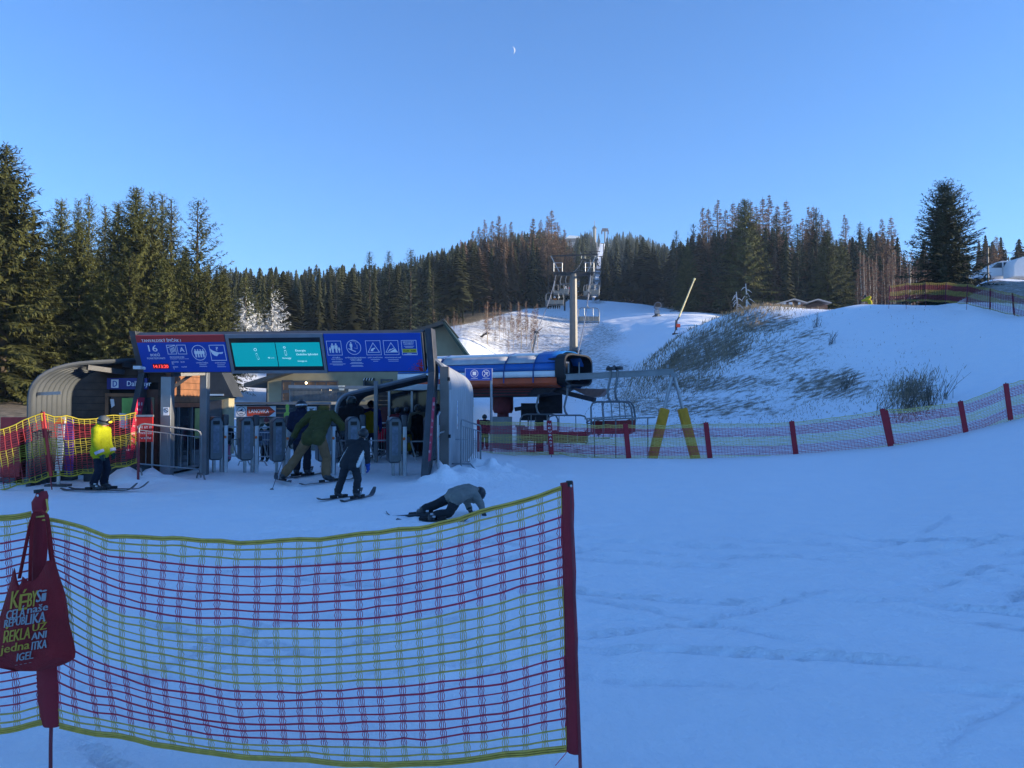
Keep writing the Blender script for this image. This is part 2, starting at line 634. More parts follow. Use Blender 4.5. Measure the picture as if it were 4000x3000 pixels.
m = bpy.data.materials.new('snow')
m.use_nodes = True
nt = m.node_tree
b = nt.nodes['Principled BSDF']
b.inputs['Roughness'].default_value = 0.55
b.inputs['Specular IOR Level'].default_value = 0.25
N = nt.nodes.new
L = nt.links.new
tc = N('ShaderNodeTexCoord')
at = N('ShaderNodeAttribute')
at.attribute_name = 'grass'
mp = N('ShaderNodeMapping')
mp.inputs['Rotation'].default_value = (0.3, 0.2, R(35))
mp.inputs['Scale'].default_value = (1.2, 1.8, 1.4)
L(tc.outputs['Object'], mp.inputs['Vector'])
n1 = N('ShaderNodeTexNoise')
n1.inputs['Scale'].default_value = 1.7
n1.inputs['Detail'].default_value = 7
n1.inputs['Roughness'].default_value = 0.68
L(mp.outputs['Vector'], n1.inputs['Vector'])
ad = N('ShaderNodeMath')
ad.operation = 'ADD'
L(at.outputs['Fac'], ad.inputs[0])
L(n1.outputs['Fac'], ad.inputs[1])
mr = N('ShaderNodeMapRange')
mr.inputs['From Min'].default_value = 0.88
mr.inputs['From Max'].default_value = 1.10
mr.interpolation_type = 'SMOOTHSTEP'
L(ad.outputs[0], mr.inputs['Value'])
n2 = N('ShaderNodeTexNoise')
n2.inputs['Scale'].default_value = 3
n2.inputs['Detail'].default_value = 5
L(tc.outputs['Object'], n2.inputs['Vector'])
rs = N('ShaderNodeValToRGB')
rs.color_ramp.elements[0].position = .3
rs.color_ramp.elements[1].position = .7
rs.color_ramp.elements[0].color = (.84, .89, .94, 1)
rs.color_ramp.elements[1].color = (.89, .92, .95, 1)
L(n2.outputs['Fac'], rs.inputs['Fac'])
rg = N('ShaderNodeValToRGB')
rg.color_ramp.elements[0].position = .35
rg.color_ramp.elements[1].position = .68
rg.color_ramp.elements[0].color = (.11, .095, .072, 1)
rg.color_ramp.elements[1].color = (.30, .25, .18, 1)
L(n2.outputs['Fac'], rg.inputs['Fac'])
mx = N('ShaderNodeMix')
mx.data_type = 'RGBA'
L(mr.outputs['Result'], mx.inputs['Factor'])
L(rs.outputs['Color'], mx.inputs[6])
L(rg.outputs['Color'], mx.inputs[7])
L(mx.outputs[2], b.inputs['Base Color'])
n3 = N('ShaderNodeTexNoise')
n3.inputs['Scale'].default_value = 9
n3.inputs['Detail'].default_value = 6
n3.inputs['Roughness'].default_value = .62
L(tc.outputs['Object'], n3.inputs['Vector'])
bp = N('ShaderNodeBump')
bp.inputs['Strength'].default_value = .5
bp.inputs['Distance'].default_value = .09
L(n3.outputs['Fac'], bp.inputs['Height'])
bp2 = N('ShaderNodeBump')
bp2.inputs['Strength'].default_value = .45
bp2.inputs['Distance'].default_value = .25
L(ad.outputs[0], bp2.inputs['Height'])
mxn = N('ShaderNodeMix')
mxn.data_type = 'VECTOR'
gt = N('ShaderNodeMath')
gt.operation = 'MULTIPLY'
gt.use_clamp = True
gt.inputs[1].default_value = 3.0
L(at.outputs['Fac'], gt.inputs[0])
L(gt.outputs[0], mxn.inputs['Factor'])
L(bp.outputs['Normal'], mxn.inputs[4])
L(bp2.outputs['Normal'], mxn.inputs[5])
L(mxn.outputs[1], b.inputs['Normal'])
MATS['snow'] = m
gr = npmesh('ground', np.stack([xf, yf, zf], -1), quads, m, smooth=True)
a_ = gr.data.attributes.new('grass', 'FLOAT', 'POINT')
a_.data.foreach_set('value', g.astype(np.float32))
tag(gr, kind='structure')

if HAZE > 0:
    hz = MB()
    hz.box((20, 610, 109), (1520, 1440, 240))
    hm = bpy.data.materials.new('haze')
    hm.use_nodes = True
    hm.node_tree.nodes.remove(hm.node_tree.nodes['Principled BSDF'])
    pv = hm.node_tree.nodes.new('ShaderNodeVolumePrincipled')
    pv.inputs['Color'].default_value = (.55, .75, 1, 1)
    pv.inputs['Density'].default_value = HAZE
    pv.inputs['Anisotropy'].default_value = 0.0
    hm.node_tree.links.new(pv.outputs['Volume'], hm.node_tree.nodes['Material Output'].inputs['Volume'])
    ho = hz.build('haze', hm, smooth=False)
    tag(ho, kind='stuff')
# ------------------------------------------------------------------ materials used by the built things
STEEL = mat('grey_steel', (.23, .25, .27), .45, .7, .12, 3, .15, 30)
DARKST = mat('dark_steel', (.075, .08, .09), .5, .5, .2, 4, .15, 30)
GALV = mat('galvanised', (.36, .38, .40), .42, .75, .15, 9, .1, 40)
WHITE = mat('white_print', (.78, .80, .82), .5, 0, 0.03)
BLUE = mat('blue_panel', (.004, .058, .40), .38, 0, .06, 2)
RED = mat('red_panel', (.42, .03, .03), .45, 0, .1, 3)
REDST = mat('red_sticker', (.5, .03, .08), .45, 0, .1, 3)
BLACK = mat('black_gloss', (.008, .009, .012), .22, 0, .1, 3)
MATTE = mat('matte_black', (.012, .012, .014), .8, 0, .25, 12)
YELLOW = mat('yellow_print', (.55, .50, .05), .5, 0, .06)
TEAL = mat('teal_screen', (.0, .22, .25), .3, 0, 0, emit=0.42)
SCRTXT = mat('screen_text', (.55, .8, .8), .3, 0, 0, emit=0.25)
LED = mat('led_red', (.8, .05, .05), .3, 0, 0, emit=1.0)
SILVER = mat('silver', (.50, .53, .57), .35, .6, .1, 5)


def icon_person(mb, x, y, s, P, m=0):
    """pictogram of a standing figure, height s; P maps (x, y) on the panel to the world"""
    def poly(pts):
        n = len(pts)
        mb.add([P(x + a * s, y + b * s) for a, b in pts], [tuple(range(n))], m)
    poly([(.09 * math.cos(t * math.pi / 5), .91 + .09 * math.sin(t * math.pi / 5)) for t in range(10)])
    poly([(-.17, .42), (-.17, .74), (-.12, .80), (.12, .80), (.17, .74), (.17, .42), (.11, .42), (.11, .68), (.10, .40), (-.10, .40), (-.11, .68), (-.11, .42)])
    poly([(-.10, .40), (.0, .40), (-.01, 0), (-.09, 0)])
    poly([(.0, .40), (.10, .40), (.09, 0), (.01, 0)])


def ring(mb, P, pts, w, m=0):
    """closed line of width w through panel points pts"""
    n = len(pts)
    cx, cy = sum(p[0] for p in pts) / n, sum(p[1] for p in pts) / n
    inn = []
    for p in pts:
        d = math.hypot(p[0] - cx, p[1] - cy)
        k = 1 - w * 1.2 / d
        inn.append((cx + (p[0] - cx) * k, cy + (p[1] - cy) * k))
    V = [P(*p) for p in pts] + [P(*p) for p in inn]
    mb.add(V, [(i, (i + 1) % n, n + (i + 1) % n, n + i) for i in range(n)], m)


def circ(cx, cy, r, n=28):
    return [(cx + r * math.cos(2 * math.pi * i / n), cy + r * math.sin(2 * math.pi * i / n)) for i in range(n)]


def rect(x0, y0, x1, y1):
    return [(x0, y0), (x1, y0), (x1, y1), (x0, y1)]


def poly_on(mb, P, pts, m=0):
    mb.add([P(*p) for p in pts], [tuple(range(len(pts)))], m)


GROT = R(-6)
GO = Vector((-1.74, 15.1, 0.0))
gate = thing('information_gate', 'wide blue information gate with a teal double screen between two kinked steel columns', 'gate', GO, GROT)
UY = Vector((0, -.34, .78)).normalized()
UX = Vector((1, 0, 0))
NN = UX.cross(UY)
SB = Vector((-6.28, .72, 2.24))     # lower left corner of the sign
SH, SWD = .85, 6.16


def sgn(x, t, off=0.0):
    return SB + UX * x + UY * t + NN * off


for x0 in (-6.42, -.07):
    mb = MB()
    pr = [(0, -.1), (.75, 2.24), (.40, 3.12), (.78, 3.12), (1.13, 2.24), (.42, -.1)]
    mb.prism(pr, (x0, 0, 0), (0, 1, 0), (0, 0, 1), (.14, 0, 0))
    c = mb.build('column', DARKST, gate, world=False, bevel=.008)
    st = MB()
    st.add([(x0 + .144, .10, .45), (x0 + .144, .36, .45), (x0 + .144, .78, 1.72), (x0 + .144, .52, 1.72)], [(0, 1, 2, 3)])
    st.build('sticker', REDST, c, world=False, smooth=False, fix=False)
    tx = MB()
    for (yy, zz, s_, hh) in ((.22, .62, 'mapy', .06), (.30, .80, 'sezona', .04), (.37, .95, 'lyžařů', .045), (.44, 1.10, 'bonus', .045), (.50, 1.22, 'Skipas', .07), (.58, 1.45, 'hory', .05), (.62, 1.55, 'II', .07)):
        text(tx, s_, (x0 + .147, yy - .08, zz), (0, 1, 0), (0, 0, 1), hh, .14)
    tx.build('lettering', WHITE, c, world=False, smooth=False, fix=False)

mb = MB()      # the casing behind the three panels
P8 = [sgn(x, t, o) for o in (-.22, -.012) for x, t in ((0, 0), (SWD, 0), (SWD, SH), (0, SH))]
mb.add(P8, [(3, 2, 1, 0), (4, 5, 6, 7), (0, 1, 5, 4), (1, 2, 6, 5), (2, 3, 7, 6), (3, 0, 4, 7)])
mb.build('sign_casing', DARKST, gate, world=False, bevel=.006)


def slab(name, x0, t0, x1, t1, off, mt, parent):
    mb = MB()
    P8 = [sgn(x, t, o) for o in (-.02, off) for x, t in ((x0, t0), (x1, t0), (x1, t1), (x0, t1))]
    mb.add(P8, [(3, 2, 1, 0), (4, 5, 6, 7), (0, 1, 5, 4), (1, 2, 6, 5), (2, 3, 7, 6), (3, 0, 4, 7)])
    return mb.build(name, mt, parent, world=False, smooth=False)


# left panel
lp = slab('rules_panel', .02, .03, 1.97, SH, .004, BLUE, gate)
slab('red_header', .02, .70, 1.97, SH + .002, .007, RED, lp)


def PL(x, y, o=.0085):      # pixel of a photograph crop to the left panel
    return sgn(.05 + (x - 200) / 705, .02 + (755 - y) / 655, o)


k1 = 1 / 655
T = MB()
for s_, x0, x1, yb, h in (('TANVALDSKÝ ŠPIČÁK I', 258, 872, 303, 40), ('16', 338, 478, 442, 96), ('BODŮ', 348, 494, 511, 36), ('PUNKTE/POINTS', 285, 570, 555, 26), ('PROVOZNÍ DOBA', 648, 876, 537, 22),
                          ('BETRIEBSZEIT / OPERATING HOURS', 648, 940, 557, 10), ('ZAČÁTEK', 656, 768, 608, 20), ('8:30', 800, 860, 608, 20), ('KONEC', 664, 745, 681, 20), ('16:00', 800, 880, 681, 20),
                          ('UTVOŘTE ČTVEŘICE', 1040, 1225, 622, 17), ('KONTROLNÍ ZÓNA', 1336, 1500, 622, 15), ('?', 1388, 1424, 432, 50), ('A', 825, 895, 450, 68)):
    text(T, s_, PL(x0, yb), UX, UY, h * k1, (x1 - x0) / 705, bold=.004 if h > 30 else .002)
for x0, x1, yb in ((1085, 1195, 645), (1082, 1200, 670), (1365, 1480, 648), (1358, 1495, 675), (656, 684, 618), (656, 692, 632), (664, 684, 690), (668, 684, 706)):
    poly_on(T, PL, rect(x0, yb, x1, yb - 6))
ring(T, PL, rect(628, 485, 770, 347), 9)
ring(T, PL, rect(788, 485, 930, 347), 9)
ring(T, PL, circ(1117, 465, 113), 7)
ring(T, PL, rect(1290, 582, 1528, 352), 10)
for i in range(4):      # the switchback queue pictogram
    xx = 672 + i * 20
    poly_on(T, PL, [(xx, 400 - i * 8), (xx + 10, 400 - i * 8), (xx + 22, 470 - i * 8), (xx + 12, 470 - i * 8)])
poly_on(T, PL, [(634, 384), (640, 392), (766, 356), (766, 348)])
for i in range(4):
    icon_person(T, 1064 + i * 40, 532, 118, lambda a, b: PL(a, 532 - (b - 532)))
poly_on(T, PL, [(1296, 405), (1340, 436), (1392, 455), (1430, 462), (1430, 476), (1404, 500), (1388, 518), (1350, 508), (1322, 484), (1306, 450)])
poly_on(T, PL, [(1428, 462), (1494, 456), (1480, 482), (1430, 484)])
T.build('lettering', WHITE, lp, world=False, smooth=False, fix=False)
ld = MB()
poly_on(ld, lambda x, y: PL(x, y, .0085), rect(345, 697, 602, 624))
ld.build('clock_display', mat('led_back', (.10, .004, .006), .3, 0, 0), lp, world=False, smooth=False, fix=False)
ld = MB()
text(ld, '14:13:20', PL(358, 686, .011), UX, UY, 50 * k1, 232 / 705, bold=.004)
ld.build('clock_digits', LED, lp, world=False, smooth=False, fix=False)

# middle: two screens in a steel frame
sc = slab('screen_frame', 1.99, -.01, 4.08, SH + .01, .01, STEEL, gate)
be = slab('bezel', 2.06, .06, 4.02, SH - .07, .013, BLACK, sc)


def PS(x, y, o=.0195):
    return sgn(1.99 + (x - 90) / 722, .0 + (742 - y) / 730, o)


for x0, x1 in ((172, 848), (860, 1540)):
    s_ = MB()
    q = [PS(x0, 632, .016), PS(x1, 632, .016), PS(x1, 248, .016), PS(x0, 248, .016)]
    s_.add(q, [(0, 1, 2, 3)])
    so_ = s_.build('screen', TEAL, sc, world=False, smooth=False, fix=False)
    T = MB()
    if x0 < 200:
        ring(T, PS, circ(531, 357, 24, 16), 6)
        ring(T, PS, [(525, 420), (548, 415), (571, 510), (545, 522)], 6)
        for i in range(6):
            a = i * math.pi / 3
            poly_on(T, PS, [(724 + 22 * math.cos(a), 490 + 18 * math.sin(a)), (724 + 4 * math.cos(a + 1.5), 490 + 4 * math.sin(a + 1.5)), (724 - 4 * math.cos(a + 1.5), 490 - 4 * math.sin(a + 1.5))])
        text(T, 'sníh', PS(748, 500), UX, UY, 16 / 730, 56 / 722)
    else:
        ring(T, PS, circ(989, 325, 18, 16), 6)
        ring(T, PS, [(978, 378), (985, 368), (1000, 368), (1008, 378), (1014, 445), (1006, 455), (990, 455), (983, 445)], 6)
        for s2, a0, a1, yb, h in (('innogy', 934, 1070, 508, 26), ('Energie', 1153, 1310, 392, 34), ('českého lyžování', 1158, 1492, 452, 30), ('innogy.cz', 1164, 1306, 556, 22)):
            text(T, s2, PS(a0, yb), UX, UY, h / 730, (a1 - a0) / 722, bold=.003)
    T.build('screen_text', SCRTXT, so_, world=False, smooth=False, fix=False)

# right panel
rp = slab('warning_panel', 4.10, .03, 6.12, SH, .004, BLUE, gate)


def PR(x, y, o=.0085):
    return sgn(4.10 + (x - 80) / 752, .02 + (735 - y) / 726, o)


T = MB()
ring(T, PR, rect(110, 470, 346, 240), 8)
ring(T, PR, circ(537, 345, 117), 7)
ring(T, PR, rect(730, 470, 966, 240), 8)
ring(T, PR, rect(1010, 470, 1246, 240), 8)
ring(T, PR, rect(1292, 473, 1530, 240), 8)
for xx, s_ in ((158, 92), (200, 150), (257, 150), (302, 92)):
    icon_person(T, xx, 430, s_, lambda a, b: PR(a, 430 - (b - 430)))
for x0 in (848, 1130):      # warning triangles
    V = [(x0 - 98, 430), (x0 + 98, 430), (x0, 270)]
    ring(T, PR, V, 14)
poly_on(T, PR, [(800, 395), (818, 368), (868, 352), (878, 366), (850, 380), (838, 408), (806, 408)])
poly_on(T, PR, [(1098, 425), (1184, 372), (1226, 425)])
poly_on(T, PR, [(1070, 408), (1076, 416), (1172, 366), (1166, 356)])
poly_on(T, PR, [(1092, 384), (1100, 398), (1124, 386), (1116, 372)])
icon_person(T, 498, 388, 125, lambda a, b: PR(a, 388 - (b - 388)))
poly_on(T, PR, [(450, 358), (452, 372), (560, 422), (566, 408)])
for a, b in (((500, 236), (624, 272)), ((570, 268), (572, 292)), ((572, 292), (592, 300)), ((592, 300), (588, 366)), ((588, 366), (540, 352))):
    poly_on(T, PR, [a, (a[0] + 5, a[1] + 5), (b[0] + 5, b[1] + 5), b])
for s_, x0, x1, yb, h in (('DĚTI JEĎTE', 178, 300, 514, 17), ('VLEVO A VPRAVO', 155, 335, 540, 16), ('NA PŘIPRAVENÉM SNOWBOARDU', 380, 712, 516, 16), ('VYPROSTĚTE JEDNU', 454, 642, 540, 16), ('NOHU Z VÁZÁNÍ', 470, 630, 562, 16),
                          ('UMĚLÉ ZASNĚŽOVÁNÍ', 742, 972, 518, 17), ('POZOR ROLBA NA LANĚ', 1014, 1268, 519, 17), ('SJEZDOVKY', 1318, 1494, 278, 20), ('UZAVŘENY', 1330, 1484, 309, 20)):
    text(T, s_, PR(x0, yb), UX, UY, h / 726, (x1 - x0) / 752, bold=.002)
for x0, x1, yb in ((166, 320, 568), (160, 330, 582), (120, 372, 611), (168, 330, 627), (468, 640, 591), (446, 662, 606), (470, 642, 635), (462, 655, 651), (786, 932, 545), (822, 900, 571), (1058, 1226, 545), (1064, 1224, 571),
                   (1332, 1490, 337), (1350, 1472, 354), (1370, 1440, 452), (1322, 1512, 464)):
    poly_on(T, PR, rect(x0, yb, x1, yb - 6))
T.build('lettering', WHITE, rp, world=False, smooth=False, fix=False)
y_ = MB()
poly_on(y_, PR, rect(1302, 434, 1522, 376))
y_.build('yellow_band', YELLOW, rp, world=False, smooth=False, fix=False)
y_ = MB()
text(y_, '16:30 - 8:00', PR(1316, 418, .0105), UX, UY, 24 / 726, 190 / 752, bold=.003)
y_.build('closing_hours', MATTE, rp, world=False, smooth=False, fix=False)
y_ = MB()
rr = random.Random(3)
for i in range(150):      # red speckled corner of the print
    a, b = rr.random() ** 1.6, rr.random() ** 1.6
    if a + b > 1.15:
        continue
    cx, cy, q = 1590 - a * 230, 715 - b * 170, rr.uniform(4, 17) * (1.3 - a - b * .5)
    poly_on(y_, PR, [(cx - q, cy), (cx, cy - q * .7), (cx + q, cy), (cx, cy + q)])
y_.build('red_speckle', RED, rp, world=False, smooth=False, fix=False)

# ------------------------------------------------------------------ turnstiles
PANEL = mat('turnstile_shell', (.055, .066, .085), .4, .2, .1, 4)
POSTER = mat('poster_pale', (.16, .20, .26), .5, 0, .35, 9)
ORANGE = mat('orange_lamp', (.7, .16, .04), .4, 0, .1)


def make_turnstile():
    t = thing('ticket_turnstile', '', 'turnstile', (0, 0, 0))
    mb = MB()      # rounded cabinet hung on the left of the post
    pr = [(-.02, .34), (.0, .30), (.20, .30), (.26, .36), (.26, 1.20), (.20, 1.30), (.06, 1.30), (-.02, 1.22)]
    mb.prism(pr, (-.25, -.10, 0), (1, 0, 0), (0, 0, 1), (0, .62, 0))
    cb = mb.build('cabinet', PANEL, t, world=False, bevel=.03)
    mb = MB()
    mb.prism([(x * .93 + .012, (z - .8) * .94 + .8) for x, z in pr], (-.25, -.112, 0), (1, 0, 0), (0, 0, 1), (0, .012, 0))
    mb.build('cabinet_rim', mat('rim_grey', (.15, .17, .19), .4, .4, .1), cb, world=False)
    mb = MB()
    mb.box((-.135, -.118, .78), (.13, .008, .62))
    mb.build('poster', POSTER, cb, world=False)
    mb = MB()
    mb.box((-.135, -.1185, 1.16), (.14, .008, .08))
    mb.build('card_slot', BLACK, cb, world=False)
    for dx in (-.16, .0):
        mb = MB()
        mb.box((dx, .03, .18), (.055, .14, .56))
        mb.build('leg', GALV, t, world=False, bevel=.006)
    mb = MB()
    mb.box((.08, -.05, .66), (.09, .12, 1.36))
    mb.build('reader_post', SILVER, t, world=False, bevel=.012)
    mb = MB()
    mb.box((.07, -.05, 1.22), (.13, .16, .26))
    mb.build('reader_head', DARKST, t, world=False, bevel=.03)
    mb = MB()
    mb.sphere((.06, -.125, .83), (.03, .02, .035), 10)
    mb.build('lamp', ORANGE, t, world=False)
    mb = MB()
    mb.box((.16, .05, .80), (.10, .16, .12))
    mb.build('hub_box', DARKST, t, world=False, bevel=.015)
    c = Vector((.23, .05, .76))
    for e in ((.46, 0, .0), (.12, -.02, -.42), (.12, .34, -.2)):
        mb = MB()
        mb.tube([c, c + Vector(e)], .016, 8)
        mb.build('arm', GALV, t, world=False)
    return t


ts0 = make_turnstile()
TS = [(868, 1845, 'turnstile nearest the wooden hut, with a poster in its cabinet'), (988, 1845, 'turnstile below the arrow sign, second from the wooden hut'), (1112, 1848, 'turnstile right behind the bent skier, its cabinet edged in silver'),
      (1290, 1850, 'turnstile beside the right arm of the skier in brown trousers'), (1404, 1852, 'turnstile above the helmet of the small skier in black'), (1566, 1858, 'turnstile standing free with its two arms over open snow'),
      (1708, 1852, 'turnstile half hidden by the right gate column')]
for i, (u, v, lb) in enumerate(TS):
    d = 1.6 * 3000 / (v - 1575)
    p = on_ground(u, d)
    p.z -= .02
    if i == 0:
        o = ts0
        o.location = p
        o.rotation_euler.z = R(30)
        o['label'] = lb
        o['group'] = 'ticket turnstiles under the gate'
    else:
        o = dup(ts0, p, R(30 - 3 * i), lb, 'ticket turnstiles under the gate')
    if u > 1700:
        o.location.x += .0
# ------------------------------------------------------------------ ribbed half-arch shelters
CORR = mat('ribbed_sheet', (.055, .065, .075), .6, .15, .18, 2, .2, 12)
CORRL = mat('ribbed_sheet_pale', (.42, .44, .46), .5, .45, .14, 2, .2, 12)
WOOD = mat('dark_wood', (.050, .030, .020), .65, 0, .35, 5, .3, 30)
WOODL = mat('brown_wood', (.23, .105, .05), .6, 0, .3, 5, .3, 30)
GLASS = bpy.data.materials.new('dark_glass')
GLASS.use_nodes = True
_b = GLASS.node_tree.nodes['Principled BSDF']
_b.inputs['Base Color'].default_value = (.02, .03, .04, 1)
_b.inputs['Roughness'].default_value = .06
_b.inputs['Specular IOR Level'].default_value = .6


def arch_sheet(prof, y0, y1, pitch=.16, amp=.018, mt=None, name='ribbed_sheet', parent=None, sh=None):
    """ribbed metal sheet: profile (x, z) swept along y, ribs follow the profile"""
    n = max(4, int(abs(y1 - y0) / pitch) * 4)
    rows = []
    k = len(prof)
    for j in range(n + 1):
        y = y0 + (y1 - y0) * j / n
        o = amp * (1 if (j % 4) in (1, 2) else -1)
        row = []
        for i, (x, z) in enumerate(prof):
            a, b = prof[max(0, i - 1)], prof[min(k - 1, i + 1)]
            tx, tz = b[0] - a[0], b[1] - a[1]
            l = math.hypot(tx, tz)
            row.append((x - tz / l * o, y + (sh(x) if sh else 0), z + tx / l * o))
        rows.append(row)
    mb = MB()
    mb.sheet(rows)
    o_ = mb.build(name, mt or CORR, parent, ang=50, fix=False)
    so = o_.modifiers.new('s', 'SOLIDIFY')
    so.thickness = .012
    return o_


def curve_prof(pts, corner, r, n=8):
    """polyline with the corner rounded: pts a-corner-b"""
    a, c, b = Vector(pts[0]), Vector(corner), Vector(pts[1])
    da, db = (a - c).normalized(), (b - c).normalized()
    p0, p1 = c + da * r, c + db * r
    out = [tuple(a)]
    for i in range(n + 1):
        t = i / n
        q = p0 * (1 - t) ** 2 + c * 2 * t * (1 - t) + p1 * t * t
        out.append(tuple(q))
    out.append(tuple(b))
    return out


# left shelter over the ticket hut
ls = thing('ribbed_shelter', 'ribbed grey half-arch shelter curving over the dark wooden ticket hut', 'shelter', (-9.2, 15.6, 0))
pr = curve_prof([(-9.26, -.05), (-6.6, 2.86)], (-9.26, 2.32), .62)
pr = pr[:-1] + [(pr[-2][0] + (pr[-1][0] - pr[-2][0]) * t, pr[-2][1] + (pr[-1][1] - pr[-2][1]) * t) for t in (.15, .3, .45, .6, .75, .9, 1)]


def skew(x):      # the front edge runs back towards the gate
    return min(2.25, max(0.0, x + 9.26) * 1.75)


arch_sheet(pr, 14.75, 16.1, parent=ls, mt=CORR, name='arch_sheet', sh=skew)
mb = MB()
mb.tube([(x, 14.75 + skew(x), z) for x, z in pr], .045, 6)
mb.build('front_rim', CORR, ls)
mb = MB()
mb.bar((-9.2, 14.9, 1.78), (-8.75, 14.9, 1.80), .03, .06)
mb.build('cross_rail', STEEL, ls)
for f in (.35, .62, .85):
    x, z = pr[3][0] + (pr[-1][0] - pr[3][0]) * f * .55, 2.24 + .36 * f
    mb = MB()
    mb.bar((x, 14.8 + skew(x), z - .03), (x + .35, 15.6 + skew(x), z - .10), .05, .10)
    mb.build('roof_bracket', DARKST, ls)
for (u, d, w) in ((655, 16.3, .22), (800, 17.2, .16)):
    x = (u - 2000) / 3000 * d
    mb = MB()
    mb.box((x, d, 1.07 if w > .2 else 1.15), (w, .18, 2.18 if w > .2 else 2.3))
    mb.build('post', STEEL, ls, bevel=.008)
mb = MB()
mb.bar((-7.3, 16.5, 2.24), (-6.85, 17.2, 2.30), .12, .14)
mb.build('beam', DARKST, ls)
mb = MB()
mb.bar((-6.9, 17.2, 2.45), (-7.5, 17.0, 1.95), .05, .07)
mb.build('brace', DARKST, ls)

# ticket hut
hut = thing('ticket_hut', 'dark wooden ticket hut with a sunlit plank gable under the ribbed shelter', 'hut', (-8.3, 17.5, 0))
HX0, HX1, HY0, HY1, HZ = -9.75, -7.5, 16.6, 18.75, 2.44


def planks(o, ux, w, z0, z1, ny, holes, mt, name, parent, th=.03):
    """horizontal boards on a wall; holes: (x0, z0, x1, z1) left open"""
    mb = MB()
    bh = .15
    o, ux = Vector(o), Vector(ux)
    z = z0
    while z < z1 - .01:
        zt = min(z + bh - .008, z1)
        xs = [(0, w)]
        for (a, b, c, e) in holes:
            if zt > b and z < e:
                nx_ = []
                for (p, q) in xs:
                    if c <= p or a >= q:
                        nx_.append((p, q))
                    else:
                        if a > p:
                            nx_.append((p, a))
                        if c < q:
                            nx_.append((c, q))
                xs = nx_
        for p, q in xs:
            mb.prism([(p, z), (q, z), (q, zt), (p, zt - .0)], o, ux, (0, 0, 1), Vector(ny) * th)
        z += bh
    return mb.build(name, mt, parent, smooth=False)


mb = MB()
mb.box(((HX0 + HX1) / 2, (HY0 + HY1) / 2 + .05, HZ / 2), (HX1 - HX0 - .1, HY1 - HY0 - .1, HZ - .02))
mb.build('core', MATTE, hut)
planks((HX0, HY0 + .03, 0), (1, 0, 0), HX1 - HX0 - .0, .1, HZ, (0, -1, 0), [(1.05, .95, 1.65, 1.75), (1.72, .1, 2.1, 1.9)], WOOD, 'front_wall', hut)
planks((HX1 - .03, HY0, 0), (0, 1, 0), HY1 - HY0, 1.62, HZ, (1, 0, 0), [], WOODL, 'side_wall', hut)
mb = MB()
mb.box((HX1 + .0, (HY0 + HY1) / 2 + .2, 1.56), (.09, HY1 - HY0 - .3, .10))
mb.build('lintel', mat('orange_wood', (.33, .10, .04), .5, 0, .2), hut)
mb = MB()
mb.box((HX1 - .03, (HY0 + HY1) / 2 + .2, .82), (.05, HY1 - HY0 - .3, 1.38))
gl = mb.build('glazed_front', GLASS, hut)
mb = MB()
for yy in (16.75, 17.25, 17.95, 18.65):
    mb.box((HX1 + .0, yy, .80), (.07, .05, 1.44))
mb.box((HX1 + .0, 17.7, .12), (.075, 2.0, .06))
mb.build('glazing_bars', STEEL, gl)
mb = MB()
mb.box((HX1 + .003, 18.35, 1.12), (.012, .35, .72))
mb.build('yellow_curtain', mat('dull_yellow', (.32, .36, .12), .7, 0, .2), gl)
# window with notices
mb = MB()
x0, x1, z0, z1 = HX0 + 1.05, HX0 + 1.65, .95, 1.75
mb.box(((x0 + x1) / 2, HY0 + .02, (z0 + z1) / 2), (x1 - x0, .02, z1 - z0))
wn = mb.build('window', GLASS, hut)
mb = MB()
for (c, s_) in ((((x0 + x1) / 2, HY0 - .02, z1 + .03), (x1 - x0 + .14, .06, .07)), (((x0 + x1) / 2, HY0 - .02, z0 - .03), (x1 - x0 + .14, .06, .07)), ((x0 - .035, HY0 - .018, (z0 + z1) / 2), (.07, .056, z1 - z0)), ((x1 + .035, HY0 - .018, (z0 + z1) / 2), (.07, .056, z1 - z0))):
    mb.box(c, s_)
mb.build('window_frame', WOODL, wn)
mb = MB()
mb.prism([(.30, .1), (.58, .1), (.62, .4), (.60, .76), (.30, .76)], (x0 - .03, HY0 + .008, z0), (1, 0, 0), (0, 0, 1), (0, -.006, 0))
mb.build('green_poster', mat('green_poster', (.22, .50, .12), .5, 0, .2, 5), wn)
mb = MB()
mb.prism([(.22, .12), (.40, .10), (.40, .42), (.22, .44)], (x0, HY0 - .006, z0), (1, 0, 0), (0, 0, 1), (0, -.004, 0))
mb.prism([(.05, .55), (.12, .60), (.10, .74), (.02, .74)], (x0, HY0 - .006, z0), (1, 0, 0), (0, 0, 1), (0, -.004, 0))
mb.build('notice', WHITE, wn)
mb = MB()
mb.box((HX0 + 1.91, HY0 + .015, 1.0), (.38, .04, 1.8))
dr = mb.build('door', mat('door_wood', (.075, .03, .018), .5, 0, .3, 6), hut)
mb = MB()
mb.box((HX0 + 1.91, HY0 - .012, 1.35), (.24, .02, .75))
mb.build('door_glass', GLASS, dr)
mb = MB()
mb.box((HX0 + 1.76, HY0 - .03, .98), (.03, .05, .12))
mb.build('handle', GALV, dr)
mb = MB()
mb.box((-8.28, HY0 - .06, 2.02), (.86, .06, .24))
sg = mb.build('coffee_sign', mat('violet_blue', (.03, .04, .22), .4, 0, .15, 3), hut)
mb = MB()
text(mb, 'Dallmayr', (-8.28, HY0 - .094, 1.97), (1, 0, 0), (0, 0, 1), .11, .52, bold=.004)
mb.add([(-8.62, HY0 - .092, 1.93), (-8.46, HY0 - .092, 1.93), (-8.46, HY0 - .092, 2.11), (-8.62, HY0 - .092, 2.11)], [(0, 1, 2, 3)])
mb.build('lettering', WHITE, sg, smooth=False, fix=False)
mb = MB()
